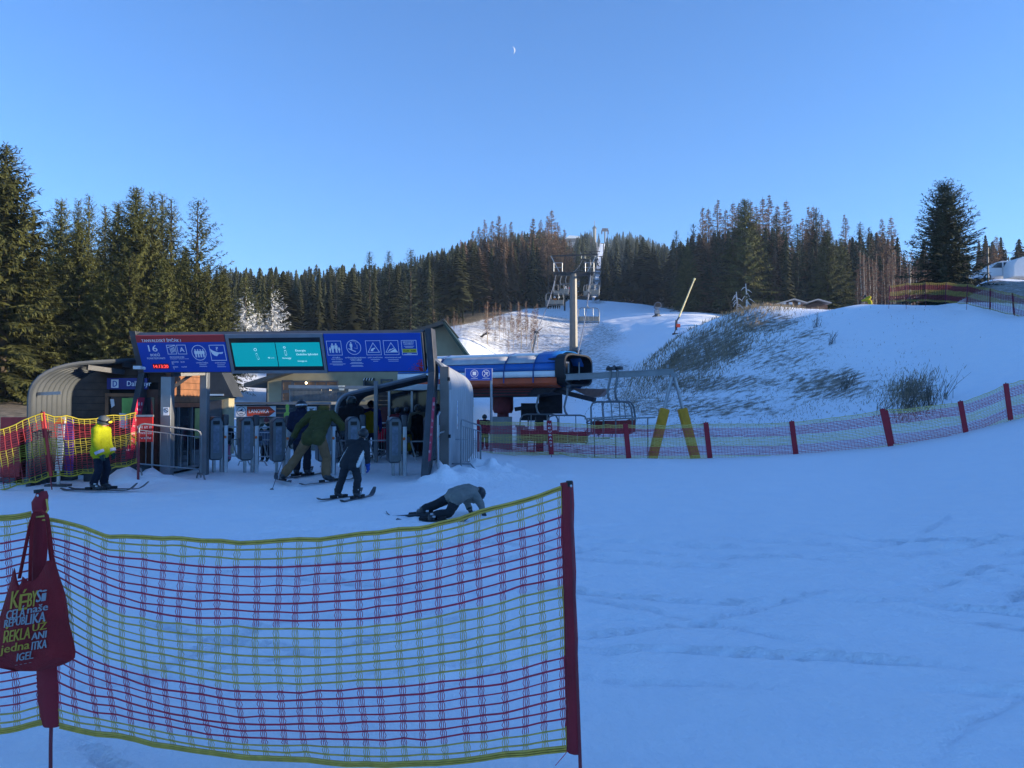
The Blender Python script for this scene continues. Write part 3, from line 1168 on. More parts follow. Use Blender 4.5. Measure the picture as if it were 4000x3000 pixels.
text(mb, 'D', (-8.585, HY0 - .096, 1.955), (1, 0, 0), (0, 0, 1), .13, .09, bold=.008)
mb.build('emblem', BLUE, sg, smooth=False, fix=False)
mb = MB()      # floodlight with cable
mb.box((-7.98, HY0 - .22, 2.36), (.16, .12, .07))
mb.tube([(-7.9, HY0 - .18, 2.36), (-7.82, HY0 - .05, 2.36)], .02, 6)
mb.sphere((-7.87, HY0 - .16, 2.36), .05, 8)
mb.build('floodlight', mat('white_plastic', (.7, .7, .7), .4, 0, .04), hut)
mb = MB()
cpts = [(-7.86, HY0 - .1, 2.33), (-7.80, HY0 - .08, 2.2), (-7.82, HY0 - .06, 2.1), (-7.86, HY0 - .07, 2.04)]
mb.tube(cpts, .006, 5)
mb.tube([(-9.0, HY0 - .1, 2.4), (-8.75, HY0 - .1, 2.22), (-8.5, HY0 - .1, 2.22), (-8.3, HY0 - .1, 2.42), (-8.25, HY0 - .1, 2.6)], .006, 5)
mb.build('cable', MATTE, hut)

# notice boards standing by the hut
bd = thing('price_board', 'red price board with mirrored white lettering leaning by the hut door', 'notice board', (-7.55, 15.9, 0))
mb = MB()
mb.box((-7.62, 15.95, 1.06), (.34, .03, .52))
pb = mb.build('panel', mat('bright_red', (.55, .025, .02), .5, 0, .08), bd)
mb = MB()
for s_, z, h in (('ni na skla', 1.08, .075), ('ku levně', .96, .06), ('slevy', .86, .05)):
    text(mb, s_, (-7.47, 15.932, z), (-1, 0, 0), (0, 0, 1), h, .30)
mb.build('lettering', WHITE, pb, smooth=False, fix=False)
mb = MB()
mb.box((-7.62, 15.95, 1.34), (.36, .05, .04))
mb.build('top_rail', GALV, bd)
for dx in (-.15, .15):
    mb = MB()
    mb.box((-7.62 + dx, 15.98, .42), (.03, .03, .84))
    mb.build('leg', GALV, bd)
sy = tag(MB().box((-7.28, 16.18, 1.43), (.12, .012, .17)).build('prohibition_sign', WHITE), 'small white no smoking sign on the steel shelter post', 'sign')
mb = MB()
ring(mb, lambda a, b: Vector((-7.28 + a, 16.172, 1.45 + b)), circ(0, 0, .05, 18), .008)
mb.bar((-7.315, 16.171, 1.485), (-7.245, 16.171, 1.415), .004, .012)
mb.build('symbol', MATTE, sy, smooth=False, fix=False)

# banners leaning against the left side of the shelter, behind the net
for i, (u, col, lb, h) in enumerate(((60, (.40, .03, .03), 'red advertising board behind the net beside the shelter wall', 1.2), (255, (.12, .05, .30), 'violet advertising board behind the net inside the shelter', 1.15), (118, (.16, .35, .08), 'green advertising board behind the net in the shelter mouth', .9))):
    d = 15.4 if u < 200 else 15.9
    x = (u - 2000) / 3000 * d
    t = thing('advertising_board', lb, 'board', (x, d, 0))
    mb = MB()
    mb.box((x, d, .12 + h / 2), (.36 if i else .55, .04, h))
    mb.build('panel', mat('board%d' % i, col, .5, 0, .3, 4), t, bevel=.005)
    mb = MB()
    mb.box((x, d + .01, .07), (.44, .22, .10))
    mb.build('foot', DARKST, t)
mb = MB()
mb.box((-8.15, 15.9, .16), (1.2, .4, .34))
tag(mb.build('storage_chest', mat('chest', (.035, .05, .06), .6, 0, .3, 3), bevel=.03), 'low dark chest standing on the snow in front of the ticket hut', 'chest')
# measuring post by the child
mp_ = thing('height_post', 'white height measuring post with dark scale marks beside the yellow jacket child', 'post', (-8.2, 14.55, 0))
hx, hd = (233 - 2000) / 3000 * 14.75, 14.75
mb = MB()
mb.bar((hx, hd, .02), (hx - .0, hd, .3), .05, .03)
mb.bar((hx, hd, .3), (hx + .06, hd, 1.35), .12, .03, up=(0, -1, 0))
po = mb.build('post', mat('offwhite', (.62, .62, .60), .5, 0, .1), mp_)
mb = MB()
for i in range(14):
    z = .45 + i * .05
    mb.box((hx + .01 + (z - .3) * .057, hd - .065, z), (.06, .004, .012))
mb.build('scale_marks', MATTE, po, smooth=False)
mb = MB()
mb.prism([(-.05, 1.2), (.13, 1.2), (.14, 1.28), (.04, 1.33)], (hx, hd - .07, 0), (1, 0, 0), (0, 0, 1), (0, -.006, 0))
mb.build('orange_mark', ORANGE, po)
mb = MB()
mb.box((hx, hd, .03), (.42, .2, .04))
mb.build('foot', DARKST, mp_)

# ------------------------------------------------------------------ right shelter: pillar and long ribbed wall
rs_ = thing('ribbed_wall_shelter', 'pale ribbed metal shelter wall with curved eaves behind the right gate column', 'shelter', (-1.4, 18, 0))
pr = curve_prof([(-1.30, -.05), (-2.45, 2.86)], (-1.30, 2.40), .52)
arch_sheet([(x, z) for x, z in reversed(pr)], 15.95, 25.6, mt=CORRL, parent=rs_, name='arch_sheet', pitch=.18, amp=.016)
mb = MB()
mb.box((-1.40, 15.93, 1.18), (.19, .10, 2.36))
mb.build('pillar', mat('brown_steel', (.13, .12, .115), .45, .5, .2, 3), rs_, bevel=.01)
mb = MB()
mb.tube([(x, 15.93, z) for x, z in pr[1:]], .05, 6)
mb.build('front_rim', STEEL, rs_)
mb = MB()
mb.box((-1.29, 15.865, .92), (.05, .05, .07))
mb.box((-1.31, 15.865, 2.1), (.05, .05, .07))
mb.build('clamp', MATTE, rs_)
mb = MB()
mb.bar((-1.278, 17.9, 1.0), (-1.278, 17.9, 1.66), .19, .012, up=(1, 0, 0))
np_ = mb.build('notice_strip', WHITE, rs_)
mb = MB()
for z, s_, mm in ((1.56, 'STEZKA', 0), (1.44, '18', 0), (1.30, '100', 0), (1.06, 'SKI', 1)):
    text(mb, s_, (-1.268, 17.83, z), (0, 1, 0), (0, 0, 1), .06, .14, m=mm, bold=.01)
mb.build('lettering', [BLUE, RED], np_, smooth=False, fix=False)
# a thin galvanised rail post between column and pillar
mb = MB()
gx = (1713 - 2000) / 3000 * 15.5
mb.tube([(gx, 15.4, 0), (gx, 15.4, 1.35), (gx + .02, 15.5, 1.42)], .022, 8)
mb.tube([(gx + .02, 15.5, 1.0), (gx + .1, 16.0, 1.02)], .018, 8)
tag(mb.build('guide_rail', GALV), 'slim galvanised guide rail between the gate column and shelter pillar', 'rail')

# ------------------------------------------------------------------ middle shelter (dark, open) in the queue
ms = thing('dark_shelter', 'dark open half-arch shelter with sloping roof behind the queue', 'shelter', (-4.5, 23, 0))
x0 = (1316 - 2000) / 3000 * 21.0
pr = curve_prof([(x0, -.05), (-2.35, 2.36)], (x0, 1.78), .42)
arch_sheet(pr, 21.0, 23.8, mt=DARKST, parent=ms, name='arch_sheet')
mb = MB()
mb.tube([(x, 20.98, z) for x, z in pr], .06, 6)
mb.build('front_rim', STEEL, ms)
planks((x0 + .1, 26.5, 0), (1, 0, 0), 2.9, .05, 2.2, (0, -1, 0), [], WOOD, 'back_wall', ms)
mb = MB()
mb.box(((1485 - 2000) / 3000 * 21.5, 20.85, 1.1), (.10, .1, 2.2))
mb.build('post', STEEL, ms, bevel=.006)
mb = MB()
mb.box((-3.95, 26.2, 1.95), (.22, .02, .32))
pz = mb.build('notice', mat('cream_paper', (.55, .50, .36), .6, 0, .1), ms)
mb = MB()
mb.box((-3.95, 26.187, 1.99), (.13, .006, .14))
mb.box((-3.95, 26.187, 1.85), (.16, .006, .03))
mb.build('pictogram', MATTE, pz, smooth=False)
mb = MB()
mb.box((-3.70, 26.1, .75), (1.5, .06, 1.45))
mb.build('red_panel', mat('dark_red_board', (.10, .02, .02), .6, 0, .3), ms)
mb = MB()
xx = (1515 - 2000) / 3000 * 25.0
mb.box((-4.05, 25.9, 1.02), (.28, .02, .30))
nz = mb.build('prohibition_notice', WHITE, ms)
mb = MB()
ring(mb, lambda a, b: Vector((-4.05 + a, 25.886, 1.02 + b)), circ(0, 0, .10, 18), .02)
mb.bar((-4.12, 25.885, 1.09), (-3.98, 25.885, .95), .004, .02)
mb.build('symbol', RED, nz, smooth=False, fix=False)

# boarding kiosk with pale fascia
ki = thing('lift_kiosk', 'glass lift kiosk with a pale snow covered fascia under the dark shelter', 'kiosk', (-2.9, 25.8, 0))
mb = MB()
mb.box((-2.9, 25.75, 2.12), (2.5, 1.3, .20))
mb.build('fascia', mat('pale_fascia', (.58, .62, .64), .5, 0, .1, 4), ki, bevel=.03)
mb = MB()
mb.box((-2.9, 25.85, 1.0), (2.3, 1.0, 2.0))
kg = mb.build('glazing', GLASS, ki)
mb = MB()
for xx in (-4.05, -3.3, -2.5, -1.78):
    mb.box((xx, 25.33, 1.0), (.07, .06, 2.02))
mb.box((-2.9, 25.33, .55), (2.3, .055, .05))
mb.build('mullions', SILVER, kg, bevel=.004)
mb = MB()
mb.box((-2.15, 25.32, 1.45), (.32, .01, .6))
mb.build('paper_notice', mat('grey_paper', (.30, .33, .36), .6, 0, .4, 12), kg)
# ------------------------------------------------------------------ lodge and sheds behind the gate
CREAM = mat('cream_render', (.32, .29, .19), .75, 0, .12, 2, .2, 20)
ROOFD = mat('dark_roof', (.035, .045, .05), .6, .1, .25, 3, .2, 15)
ROOFG = mat('dark_green_roof', (.01, .032, .03), .5, .2, .25, 3)
STONE = mat('rubble_stone', (.20, .19, .16), .8, 0, .3, 6, .5, 12)
WARM = mat('warm_room', (.16, .09, .05), .5, 0, .4, 2, emit=.05)
LAMPG = mat('lamp_glow', (1, .78, .45), .4, 0, 0, emit=4)


def Wz(v, d):
    return W(2000, v, d).z


def Wx(u, d):
    return (u - 2000) / FPX * d


lo = thing('mountain_lodge', 'cream rendered lodge with a wide dark gable roof and terrace behind the gate', 'building', (-7, 40, 0))
LY = 38.0
gab = [(-12.1, -.2), (-2.35, -.2), (-2.35, 4.1), (-3.36, 5.45), (-12.1, 2.75)]
mb = MB()
mb.prism(gab, (0, LY, 0), (1, 0, 0), (0, 0, 1), (0, 9, 0))
mb.build('wall', CREAM, lo, smooth=False)
mb = MB()
mb.prism([(-13.0, 2.56), (-3.36, 5.62), (-3.36, 5.44), (-13.0, 2.38)], (0, LY - .8, 0), (1, 0, 0), (0, 0, 1), (0, 10.4, 0))
mb.prism([(-3.358, 5.62), (-1.85, 3.55), (-1.95, 3.42), (-3.358, 5.43)], (0, LY - .8, 0), (1, 0, 0), (0, 0, 1), (0, 10.4, 0), 1)
rf = mb.build('roof', [ROOFD, ROOFG], lo, smooth=False)
mb = MB()
mb.bar((-3.36, LY - .8, 5.66), (-3.36, LY + 9.6, 5.66), .16, .06)
mb.build('ridge_cap', ROOFD, rf)


def lodge_window(u0, u1, v0, v1, name='window', warm=True, bars=2):
    x0, x1, z0, z1 = Wx(u0, LY), Wx(u1, LY), Wz(v1, LY), Wz(v0, LY)
    mb = MB()
    mb.box(((x0 + x1) / 2, LY - .01, (z0 + z1) / 2), (x1 - x0, .05, z1 - z0))
    w = mb.build(name, WARM if warm else GLASS, lo)
    mb = MB()
    for i in range(bars + 1):
        x = x0 + (x1 - x0) * i / bars
        mb.box((x, LY - .05, (z0 + z1) / 2), (.07, .06, z1 - z0 + .08))
    mb.box(((x0 + x1) / 2, LY - .052, z1), (x1 - x0, .06, .08))
    mb.box(((x0 + x1) / 2, LY - .052, z0), (x1 - x0, .06, .08))
    mb.build('window_frame', DARKST, w)
    return w


lodge_window(1104, 1142, 1488, 1526, bars=1)
lodge_window(1104, 1142, 1532, 1566, bars=1)
lw = lodge_window(1148, 1318, 1490, 1508, bars=4)
lodge_window(1422, 1462, 1480, 1512, warm=False, bars=1)
lodge_window(1490, 1532, 1484, 1512, warm=False, bars=1)
lodge_window(1562, 1604, 1488, 1504, warm=False, bars=1)
for (u, v) in ((1196, 1496), (1257, 1520), (1291, 1523)):
    p = W(u, v, LY - .25)
    mb = MB()
    mb.sphere(p, .055, 10)
    mb.build('lamp', LAMPG, lo)
mb = MB()      # striped awning
for i in range(8):
    x = Wx(1420 + i * 5.3, LY)
    mb.prism([(0, 0), (.035, 0), (.075, .12), (.04, .12)], (x, LY - .12, Wz(1486, LY)), (1, 0, 0), (0, 0, 1), (0, .02, 0), i % 2)
mb.build('awning', [WHITE, MATTE], lo, smooth=False)
# terrace: canopy beam, posts, boarded railing
ty = 35.0
mb = MB()
mb.bar((Wx(1130, ty), ty, Wz(1510, ty)), (Wx(1640, ty), ty, Wz(1516, ty)), .3, .14)
mb.build('terrace_beam', STEEL, lo)
for u in (1135, 1323, 1500):
    mb = MB()
    mb.box((Wx(u, ty), ty + .12, Wz(1510, ty) / 2 - .1), (.14, .14, Wz(1510, ty)))
    mb.build('terrace_post', STEEL, lo)
mb = MB()
for i in range(54):
    x = Wx(1138, ty) + i * .062
    mb.box((x, ty - .1, Wz(1543, ty)), (.05, .03, Wz(1520, ty) - Wz(1566, ty)))
mb.bar((Wx(1132, ty), ty - .1, Wz(1519, ty)), (Wx(1430, ty), ty - .1, Wz(1519, ty)), .09, .07)
mb.bar((Wx(1140, ty), ty - .13, Wz(1566, ty)), (Wx(1430, ty), ty - .13, Wz(1566, ty)), .09, .06)
mb.build('terrace_railing', mat('grey_wood', (.09, .11, .12), .7, 0, .25, 6), lo)
mb = MB()
mb.box((Wx(1290, ty), ty + 1.4, Wz(1572, ty) / 2 - .1), (Wx(1460, ty) - Wx(1130, ty), 2.6, Wz(1572, ty)))
mb.build('terrace_base', mat('dark_base', (.05, .055, .06), .8, 0, .2), lo)
for (u0, u1, v0, v1) in ((1325, 1350, 1506, 1512), (1328, 1348, 1518, 1525), (1365, 1400, 1521, 1531)):
    mb = MB()
    mb.box((Wx((u0 + u1) / 2, ty), ty - .2, Wz((v0 + v1) / 2, ty)), (Wx(u1, ty) - Wx(u0, ty), .02, Wz(v0, ty) - Wz(v1, ty)))
    mb.build('menu_board', mat('pale_board', (.5, .52, .45), .6, 0, .2, 9), lo)

# second dark roof behind
rb = thing('dark_roof_house', 'low dark pitched roof rising just above the teal screen', 'house', (-13, 46, 0))
d = 46.0
mb = MB()
mb.prism([(Wx(1040, d), .2), (Wx(1285, d), .2), (Wx(1285, d), Wz(1312, d)), (Wx(1175, d), Wz(1292, d)), (Wx(1040, d), Wz(1312, d))], (0, d, 0), (1, 0, 0), (0, 0, 1), (0, 6, 0))
mb.build('wall', mat('brown_wall', (.08, .06, .05), .8, 0, .2), rb, smooth=False)
mb = MB()
mb.prism([(Wx(1020, d), Wz(1318, d)), (Wx(1175, d), Wz(1289, d)), (Wx(1175, d), Wz(1294, d)), (Wx(1020, d), Wz(1323, d))], (0, d - .5, 0), (1, 0, 0), (0, 0, 1), (0, 7, 0))
mb.prism([(Wx(1175, d) + .002, Wz(1289, d)), (Wx(1305, d), Wz(1312, d)), (Wx(1305, d), Wz(1317, d)), (Wx(1175, d) + .002, Wz(1294, d))], (0, d - .5, 0), (1, 0, 0), (0, 0, 1), (0, 7, 0))
rr_ = mb.build('roof', ROOFD, rb, smooth=False)
mb = MB()
for i in range(7):
    q = W(1278 + rnd.uniform(-14, 12), 1308, d - .2)
    mb.sphere(q + Vector((0, rnd.uniform(0, 2), .02)), (rnd.uniform(.1, .3), .3, .07), 8)
mb.build('snow_patch', mat('roof_snow', (.82, .86, .9), .6, 0, .04), rr_)

# small cream hut
sh = thing('small_hut', 'small cream hut with a steep dark gable left of the arrow sign', 'hut', (-10, 25, 0))
d = 24.0
xr = Wx(892, d)
mb = MB()
mb.box((xr - 1.3, d + .28, .88), (2.6, .5, 1.95))
mb.build('wall', CREAM, sh, smooth=False)
mb = MB()
mb.prism([(xr - 2.9, 1.84), (xr + .22, 1.80), (xr - .25, 2.75), (xr - 1.3, 3.3)], (0, d - .18, 0), (1, 0, 0), (0, 0, 1), (0, .9, 0))
mb.build('roof', mat('dark_gable', (.03, .035, .04), .7, 0, .2, 4), sh, smooth=False)
mb = MB()
mb.box((Wx(840, d), d - .02, .85), (.46, .06, 1.7))
mb.build('door', mat('dark_door', (.05, .05, .055), .6, 0, .2), sh)
mb = MB()
mb.box((Wx(880, d), d - .03, 1.12), (.12, .07, .09))
mb.build('meter_box', mat('meter', (.3, .36, .32), .5, 0, .1), sh)
mb = MB()
mb.box((xr - .62, d - .19, 1.86), (1.1, .03, .05))
mb.build('gutter', SILVER, sh)

# shed with arrow sign
sd = thing('toilet_shed', 'low dark boarded shed on a stone base carrying the arrow sign', 'shed', (-8, 28, 0))
d = 27.0
x0, x1 = Wx(924, d), Wx(1290, d)
mb = MB()
mb.box(((x0 + x1) / 2, d + 1.5, .45), (x1 - x0, 3, 1.3))
mb.build('stone_base', STONE, sd, smooth=False)
planks((x0, d - .02, 0), (1, 0, 0), x1 - x0, 1.11, 1.56, (0, -1, 0), [], mat('slate_boards', (.055, .065, .075), .6, 0, .25, 5), 'boarding', sd, .04)
mb = MB()
mb.box(((x0 + x1) / 2 - .1, d + 1.4, 1.60), (x1 - x0 + .35, 3.3, .08))
mb.build('roof', STEEL, sd, smooth=False)
sb = thing('arrow_sign', 'white sign with a ski emblem and a red arrow reading LANOVKA', 'sign', (Wx(1000, d), d - .1, 1.3))
a0, a1, z0, z1 = Wx(926, d), Wx(1081, d), Wz(1627, d), Wz(1586, d)
mb = MB()
mb.box(((a0 + a1) / 2, d - .095, (z0 + z1) / 2), (a1 - a0, .03, z1 - z0))
mb.build('panel', WHITE, sb)
wv = a1 - a0
mb = MB()
mb.prism([(a0 + .28 * wv, z0 + .012), (a0 + .84 * wv, z0 + .012), (a1 - .012, (z0 + z1) / 2), (a0 + .84 * wv, z1 - .012), (a0 + .28 * wv, z1 - .012)], (0, d - .111, 0), (1, 0, 0), (0, 0, 1), (0, -.004, 0))
ar = mb.build('arrow', mat('orange_red', (.50, .07, .035), .5, 0, .05), sb, smooth=False)
mb = MB()
text(mb, 'LANOVKA', (a0 + .33 * wv, d - .118, z0 + .125), (1, 0, 0), (0, 0, 1), .13, .50 * wv, bold=.006)
mb.build('lettering', WHITE, ar, smooth=False, fix=False)
mb = MB()
PE = lambda a, b: Vector((a0 + .14 * wv + a, d - .112, (z0 + z1) / 2 + b))
ring(mb, PE, circ(0, 0, .165, 24), .014)
poly_on(mb, PE, [(-.14, -.02), (-.05, .03), (.03, .10), (.05, .07), (.02, .03), (.14, -.03), (.0, .0)])
poly_on(mb, PE, rect(-.06, -.075, .06, -.055))
poly_on(mb, PE, rect(-.08, -.105, .08, -.09))
mb.build('emblem', mat('ink_blue', (.02, .04, .10), .6, 0, 0), sb, smooth=False, fix=False)
wc = thing('toilet_sign', 'small white sign reading WC on the boarded shed', 'sign', (Wx(1220, d), d - .1, 1.4))
a0, a1, z0, z1 = Wx(1203, d), Wx(1239, d), Wz(1613, d), Wz(1588, d)
mb = MB()
mb.prism([(a0, z0), (a1 - .08, z0), (a1, z0 + .07), (a1, z1), (a0, z1)], (0, d - .07, 0), (1, 0, 0), (0, 0, 1), (0, -.03, 0))
mb.build('panel', WHITE, wc)
mb = MB()
text(mb, 'WC', ((a0 + a1) / 2, d - .104, z0 + .06), (1, 0, 0), (0, 0, 1), .11, .17, 'C', bold=.01)
mb.bar((a0 + .03, d - .103, z0 + .06), (a0 + .03, d - .103, z0 + .17), .008, .002, up=(0, 1, 0))
mb.bar((a1 - .03, d - .103, z0 + .06), (a1 - .03, d - .103, z0 + .17), .008, .002, up=(0, 1, 0))
mb.build('lettering', MATTE, wc, smooth=False, fix=False)
p = W(1122, 1630, 24)
gm = thing('lime_marker', 'lime green paddle shaped marker below the terrace railing', 'marker', p)
mb = MB()
mb.tube([(p.x, p.y, -.1), p], .03, 6)
mb.build('stem', GALV, gm)
mb = MB()
mb.prism([(-.10, .0), (.11, .0), (.10, .12), (.04, .17), (.055, .36), (.0, .42), (-.05, .36), (-.03, .17), (-.09, .13)], p - Vector((0, .03, 0)), (1, 0, 0), (0, 0, 1), (0, .06, 0))
mb.build('paddle', mat('lime', (.30, .50, .08), .5, 0, .15, 12), gm, bevel=.01)

# ------------------------------------------------------------------ crowd barriers
def barrier(name, label, p0, p1, h, nb, group=None, mtl=GALV, z0=.22):
    p0, p1 = Vector(p0), Vector(p1)
    t = thing(name, label, 'barrier', p0, group=group)
    up = Vector((0, 0, 1))
    e = (p1 - p0)
    mb = MB()
    r_ = .10
    dx = e.normalized() * r_
    mb.tube([p0 + up * .03, p0 + up * (h - r_), p0 + up * (h - .03) + dx * .3, p0 + up * h + dx, p1 + up * h - dx, p1 + up * (h - .03) - dx * .3, p1 + up * (h - r_), p1 + up * .03], .019, 7)
    mb.tube([p0 + up * z0, p1 + up * z0], .016, 6)
    mb.tube([p0 + up * (h - .14), p1 + up * (h - .14)], .012, 6)
    mb.build('frame', mtl, t)
    mb = MB()
    for i in range(1, nb + 1):
        q = p0 + e * (i / (nb + 1))
        mb.tube([q + up * z0, q + up * (h - .14)], .008, 5, cap=False)
    mb.build('bars', mtl, t)
    n = Vector((-e.y, e.x, 0)).normalized()
    for q in (p0, p1):
        mb = MB()
        mb.tube([q - n * .30 - up * .01, q - n * .2 + up * .11, q + n * .2 + up * .11, q + n * .30 - up * .01], .018, 6)
        mb.build('foot', mtl, t)
    return t


def gp(u, d):
    return on_ground(u, d)


barrier('crowd_barrier', 'dark railing in front of the glazed side of the ticket hut', gp(545, 15.6), gp(788, 16.35), 1.02, 8, mtl=STEEL, z0=.2)
GB = 'crowd barriers along the queue'
barrier('crowd_barrier', 'steel barrier in front of the child in pink trousers', gp(790, 20.2), gp(955, 20.0), .98, 9, GB)
barrier('crowd_barrier', 'steel barrier in front of the child in a white hat', gp(1012, 19.8), gp(1105, 20.6), .98, 7, GB)
barrier('crowd_barrier', 'steel barrier between the two dark skiers and the queue', gp(1298, 19.5), gp(1352, 21.2), 1.02, 8, GB)
barrier('crowd_barrier', 'steel barrier in front of the kiosk beside the child in red', gp(1462, 24.6), gp(1522, 23.2), 1.05, 5, GB)
barrier('crowd_barrier', 'grey crowd barrier standing in lumpy snow beside the ribbed wall', gp(1802, 16.4), gp(1878, 19.2), 1.06, 9, mtl=STEEL, z0=.16)

# ------------------------------------------------------------------ drive station
AX = Vector((.875, -.484, 0))
LT = Vector((.484, .875, 0))
ST0 = Vector((1.70, 28.5, 0))
st = thing('chairlift_station', 'blue, white and red banded chairlift drive station on a dark machine base', 'lift station', (0, 31, 0))
LEN = 7.4
BLU2 = mat('station_blue', (.012, .12, .42), .4, 0, .1, 2)
WHI2 = mat('station_white', (.74, .76, .78), .45, 0, .06, 3)
RED2 = mat('station_red', (.50, .075, .02), .5, 0, .14, 3)
GRY2 = mat('station_grey', (.42, .44, .48), .35, .1, .12, 3)
UND = mat('station_underside', (.03, .025, .03), .7, .2, .3, 4)
DRD = mat('dark_red_machine', (.14, .02, .02), .6, .2, .25, 4)


def SPT(a, s, z):
    return ST0 + AX * a + LT * s + Vector((0, 0, z))


prof = [(.40, 2.20), (.06, 2.30), (0, 2.36), (0, 2.56), (0, 2.585), (0, 2.81), (.02, 2.83), (.09, 3.10), (.13, 3.13), (.42, 3.40), (.50, 3.44), (.95, 3.56), (1.65, 3.56), (2.1, 3.44), (2.18, 3.40), (2.48, 3.12), (2.58, 2.82), (2.6, 2.58), (2.6, 2.36), (2.2, 2.20)]


def band(i0, i1, a0, a1, mtl, name, parent=st, out=0.0, flip=True):
    n = max(2, int(abs(a1 - a0) / .4))
    rows = []
    for k in range(n + 1):
        a = a0 + (a1 - a0) * k / n
        sag = .0
        rows.append([SPT(a, s - out * (1 if s < 1.3 else -1), z + out * (1 if z > 3.2 else 0) + sag) for s, z in prof[i0:i1 + 1]])
    mb = MB()
    mb.sheet(rows)
    o = mb.build(name, mtl, parent, ang=40, fix=False)
    so = o.modifiers.new('s', 'SOLIDIFY')
    so.thickness = .03
    so.offset = 0
    return o


band(0, 3, -LEN, -.05, RED2, 'red_band')
band(4, 5, -LEN, -.05, WHI2, 'white_band')
band(6, 7, -LEN, -.05, BLU2, 'blue_band')
for a0, a1 in ((-LEN, -5.42), (-5.30, -2.32), (-2.28, -1.05)):
    band(8, 9, a0, a1, GRY2, 'skylight', out=.012)
band(10, 14, -LEN, -1.0, WHI2, 'roof')
band(14, 19, -LEN, -.05, BLU2, 'rear_panel')
band(8, 14, -1.0, -.05, BLU2, 'nose_cowl', out=.03)
for a in (-5.36, -2.30, -1.02):
    mb = MB()
    mb.tube([SPT(a, s - .02 * (1 if s < 1.3 else -1), z + .01) for s, z in prof[2:17]], .03, 6)
    mb.build('roof_rib', mat('rib_blue', (.02, .06, .2), .5, 0, .1), st)
# dark open end: a rounded frame round a deep black mouth
fr = []
for i in range(32):
    t = 2 * math.pi * i / 32
    c_, s_ = math.cos(t), math.sin(t)
    fr.append((1.3 + 1.34 * abs(c_) ** .45 * (1 if c_ > 0 else -1), 2.87 + .62 * abs(s_) ** .5 * (1 if s_ > 0 else -1)))
mb = MB()
for off0, off1, sc0, sc1 in ((-.1, .28, 1.0, 1.0), (.28, .28, 1.0, .9), (.28, -.5, .9, .88)):
    A = [SPT(off0, 1.3 + (s - 1.3) * sc0, 2.87 + (z - 2.87) * sc0) for s, z in fr]
    B = [SPT(off1, 1.3 + (s - 1.3) * sc1, 2.87 + (z - 2.87) * sc1) for s, z in fr]
    mb.add(A + B, [(i, (i + 1) % 32, 32 + (i + 1) % 32, 32 + i) for i in range(32)])
mb.add([SPT(-.5, 1.3 + (s - 1.3) * .88, 2.87 + (z - 2.87) * .88) for s, z in fr], [tuple(range(32))])
mb.build('end_mouth', mat('mouth_black', (.012, .013, .016), .6, 0, .2), st, fix=False)
mb = MB()
mb.bar(SPT(.0, .35, 2.45), SPT(.0, .35, 3.18), .06, .06)
mb.bar(SPT(.0, .35, 3.15), SPT(.0, .95, 3.15), .06, .06)
mb.bar(SPT(.0, .95, 2.75), SPT(.0, .95, 3.15), .06, .06)
mb.bar(SPT(.02, 1.9, 2.5), SPT(.02, 1.9, 3.2), .05, .05)
mb.build('guide_frame', STEEL, st)
mb = MB()
mb.prism([(-LEN, 2.22), (-.15, 2.22), (-.6, 2.0), (-1.6, 1.86), (-LEN, 1.82)], SPT(0, .45, 0), AX, (0, 0, 1), LT * 1.7)
mb.build('machine_tray', UND, st)
mb = MB()
for z in (1.93, 2.05, 2.14):
    mb.bar(SPT(-LEN, .40, z), SPT(-1.2 - (2.2 - z), .40, z), .05, .05)
mb.build('tray_rail', DRD, st)
mb = MB()
mb.bar(SPT(-.5, .8, 2.1), SPT(1.1, .9, 1.72), .3, .16)
mb.build('launch_arm', UND, st)
mb = MB()
mb.prism([(-.15, 2.18), (1.3, 2.14), (1.05, 1.86), (.65, 1.82)], SPT(0, 1.5, 0), AX, (0, 0, 1), LT * .5)
mb.build('end_tray', mat('pinkish_tray', (.26, .16, .14), .6, 0, .2), st)
# machine base
q = W(1965, 1575, 31.2)
mb = MB()
mb.tube([(q.x, q.y, 1.2), (q.x, q.y, 1.34), (q.x, q.y, 1.85)], [.36, .42, .42], 16)
mb.tube([(q.x, q.y, .7), (q.x, q.y, 1.22)], .24, 14)
mb.build('drive_housing', DRD, st)
mb = MB()
mb.box((q.x - .03, q.y, .30), (.80, .8, 1.5))
mb.build('concrete_plinth', mat('concrete', (.26, .27, .27), .8, 0, .15, 4, .2), st, bevel=.02)
mb = MB()
mb.box((Wx(2090, 31.5), 31.5, 1.25), (1.15, .6, .7))
mb.box((Wx(2150, 31.8), 31.8, 1.62), (.95, .6, .9))
mb.bar((Wx(2010, 31), 31, 1.35), (Wx(2170, 31), 31, 1.62), .2, .16)
mb.build('machine_room', UND, st)
mb = MB()
mb.box((Wx(2108, 31), 31, .35), (.30, .3, 1.9))
mb.build('column', UND, st)
mb = MB()
for dx in (-.14, .14):
    mb.bar((Wx(2072, 30.6) + dx, 30.6, -.4), (Wx(2078, 30.6) + dx, 30.7, 1.05), .035, .035)
for i in range(8):
    mb.bar((Wx(2073, 30.6) - .14, 30.61, -.3 + i * .17), (Wx(2073, 30.6) + .14, 30.61, -.3 + i * .17), .03, .025)
mb.build('ladder', DARKST, st)
mb = MB()
mb.box((Wx(2038, 30.3), 30.3, .28), (.42, .4, .8))
mb.box((Wx(2032, 30.2), 30.2, .70), (.38, .44, .09))
mb.build('control_box', mat('control_grey', (.30, .31, .30), .6, 0, .15), st, bevel=.02)
mb = MB()
mb.box((Wx(2045, 30.05), 30.05, .30), (.05, .03, .9))
mb.build('white_stake', WHITE, st)
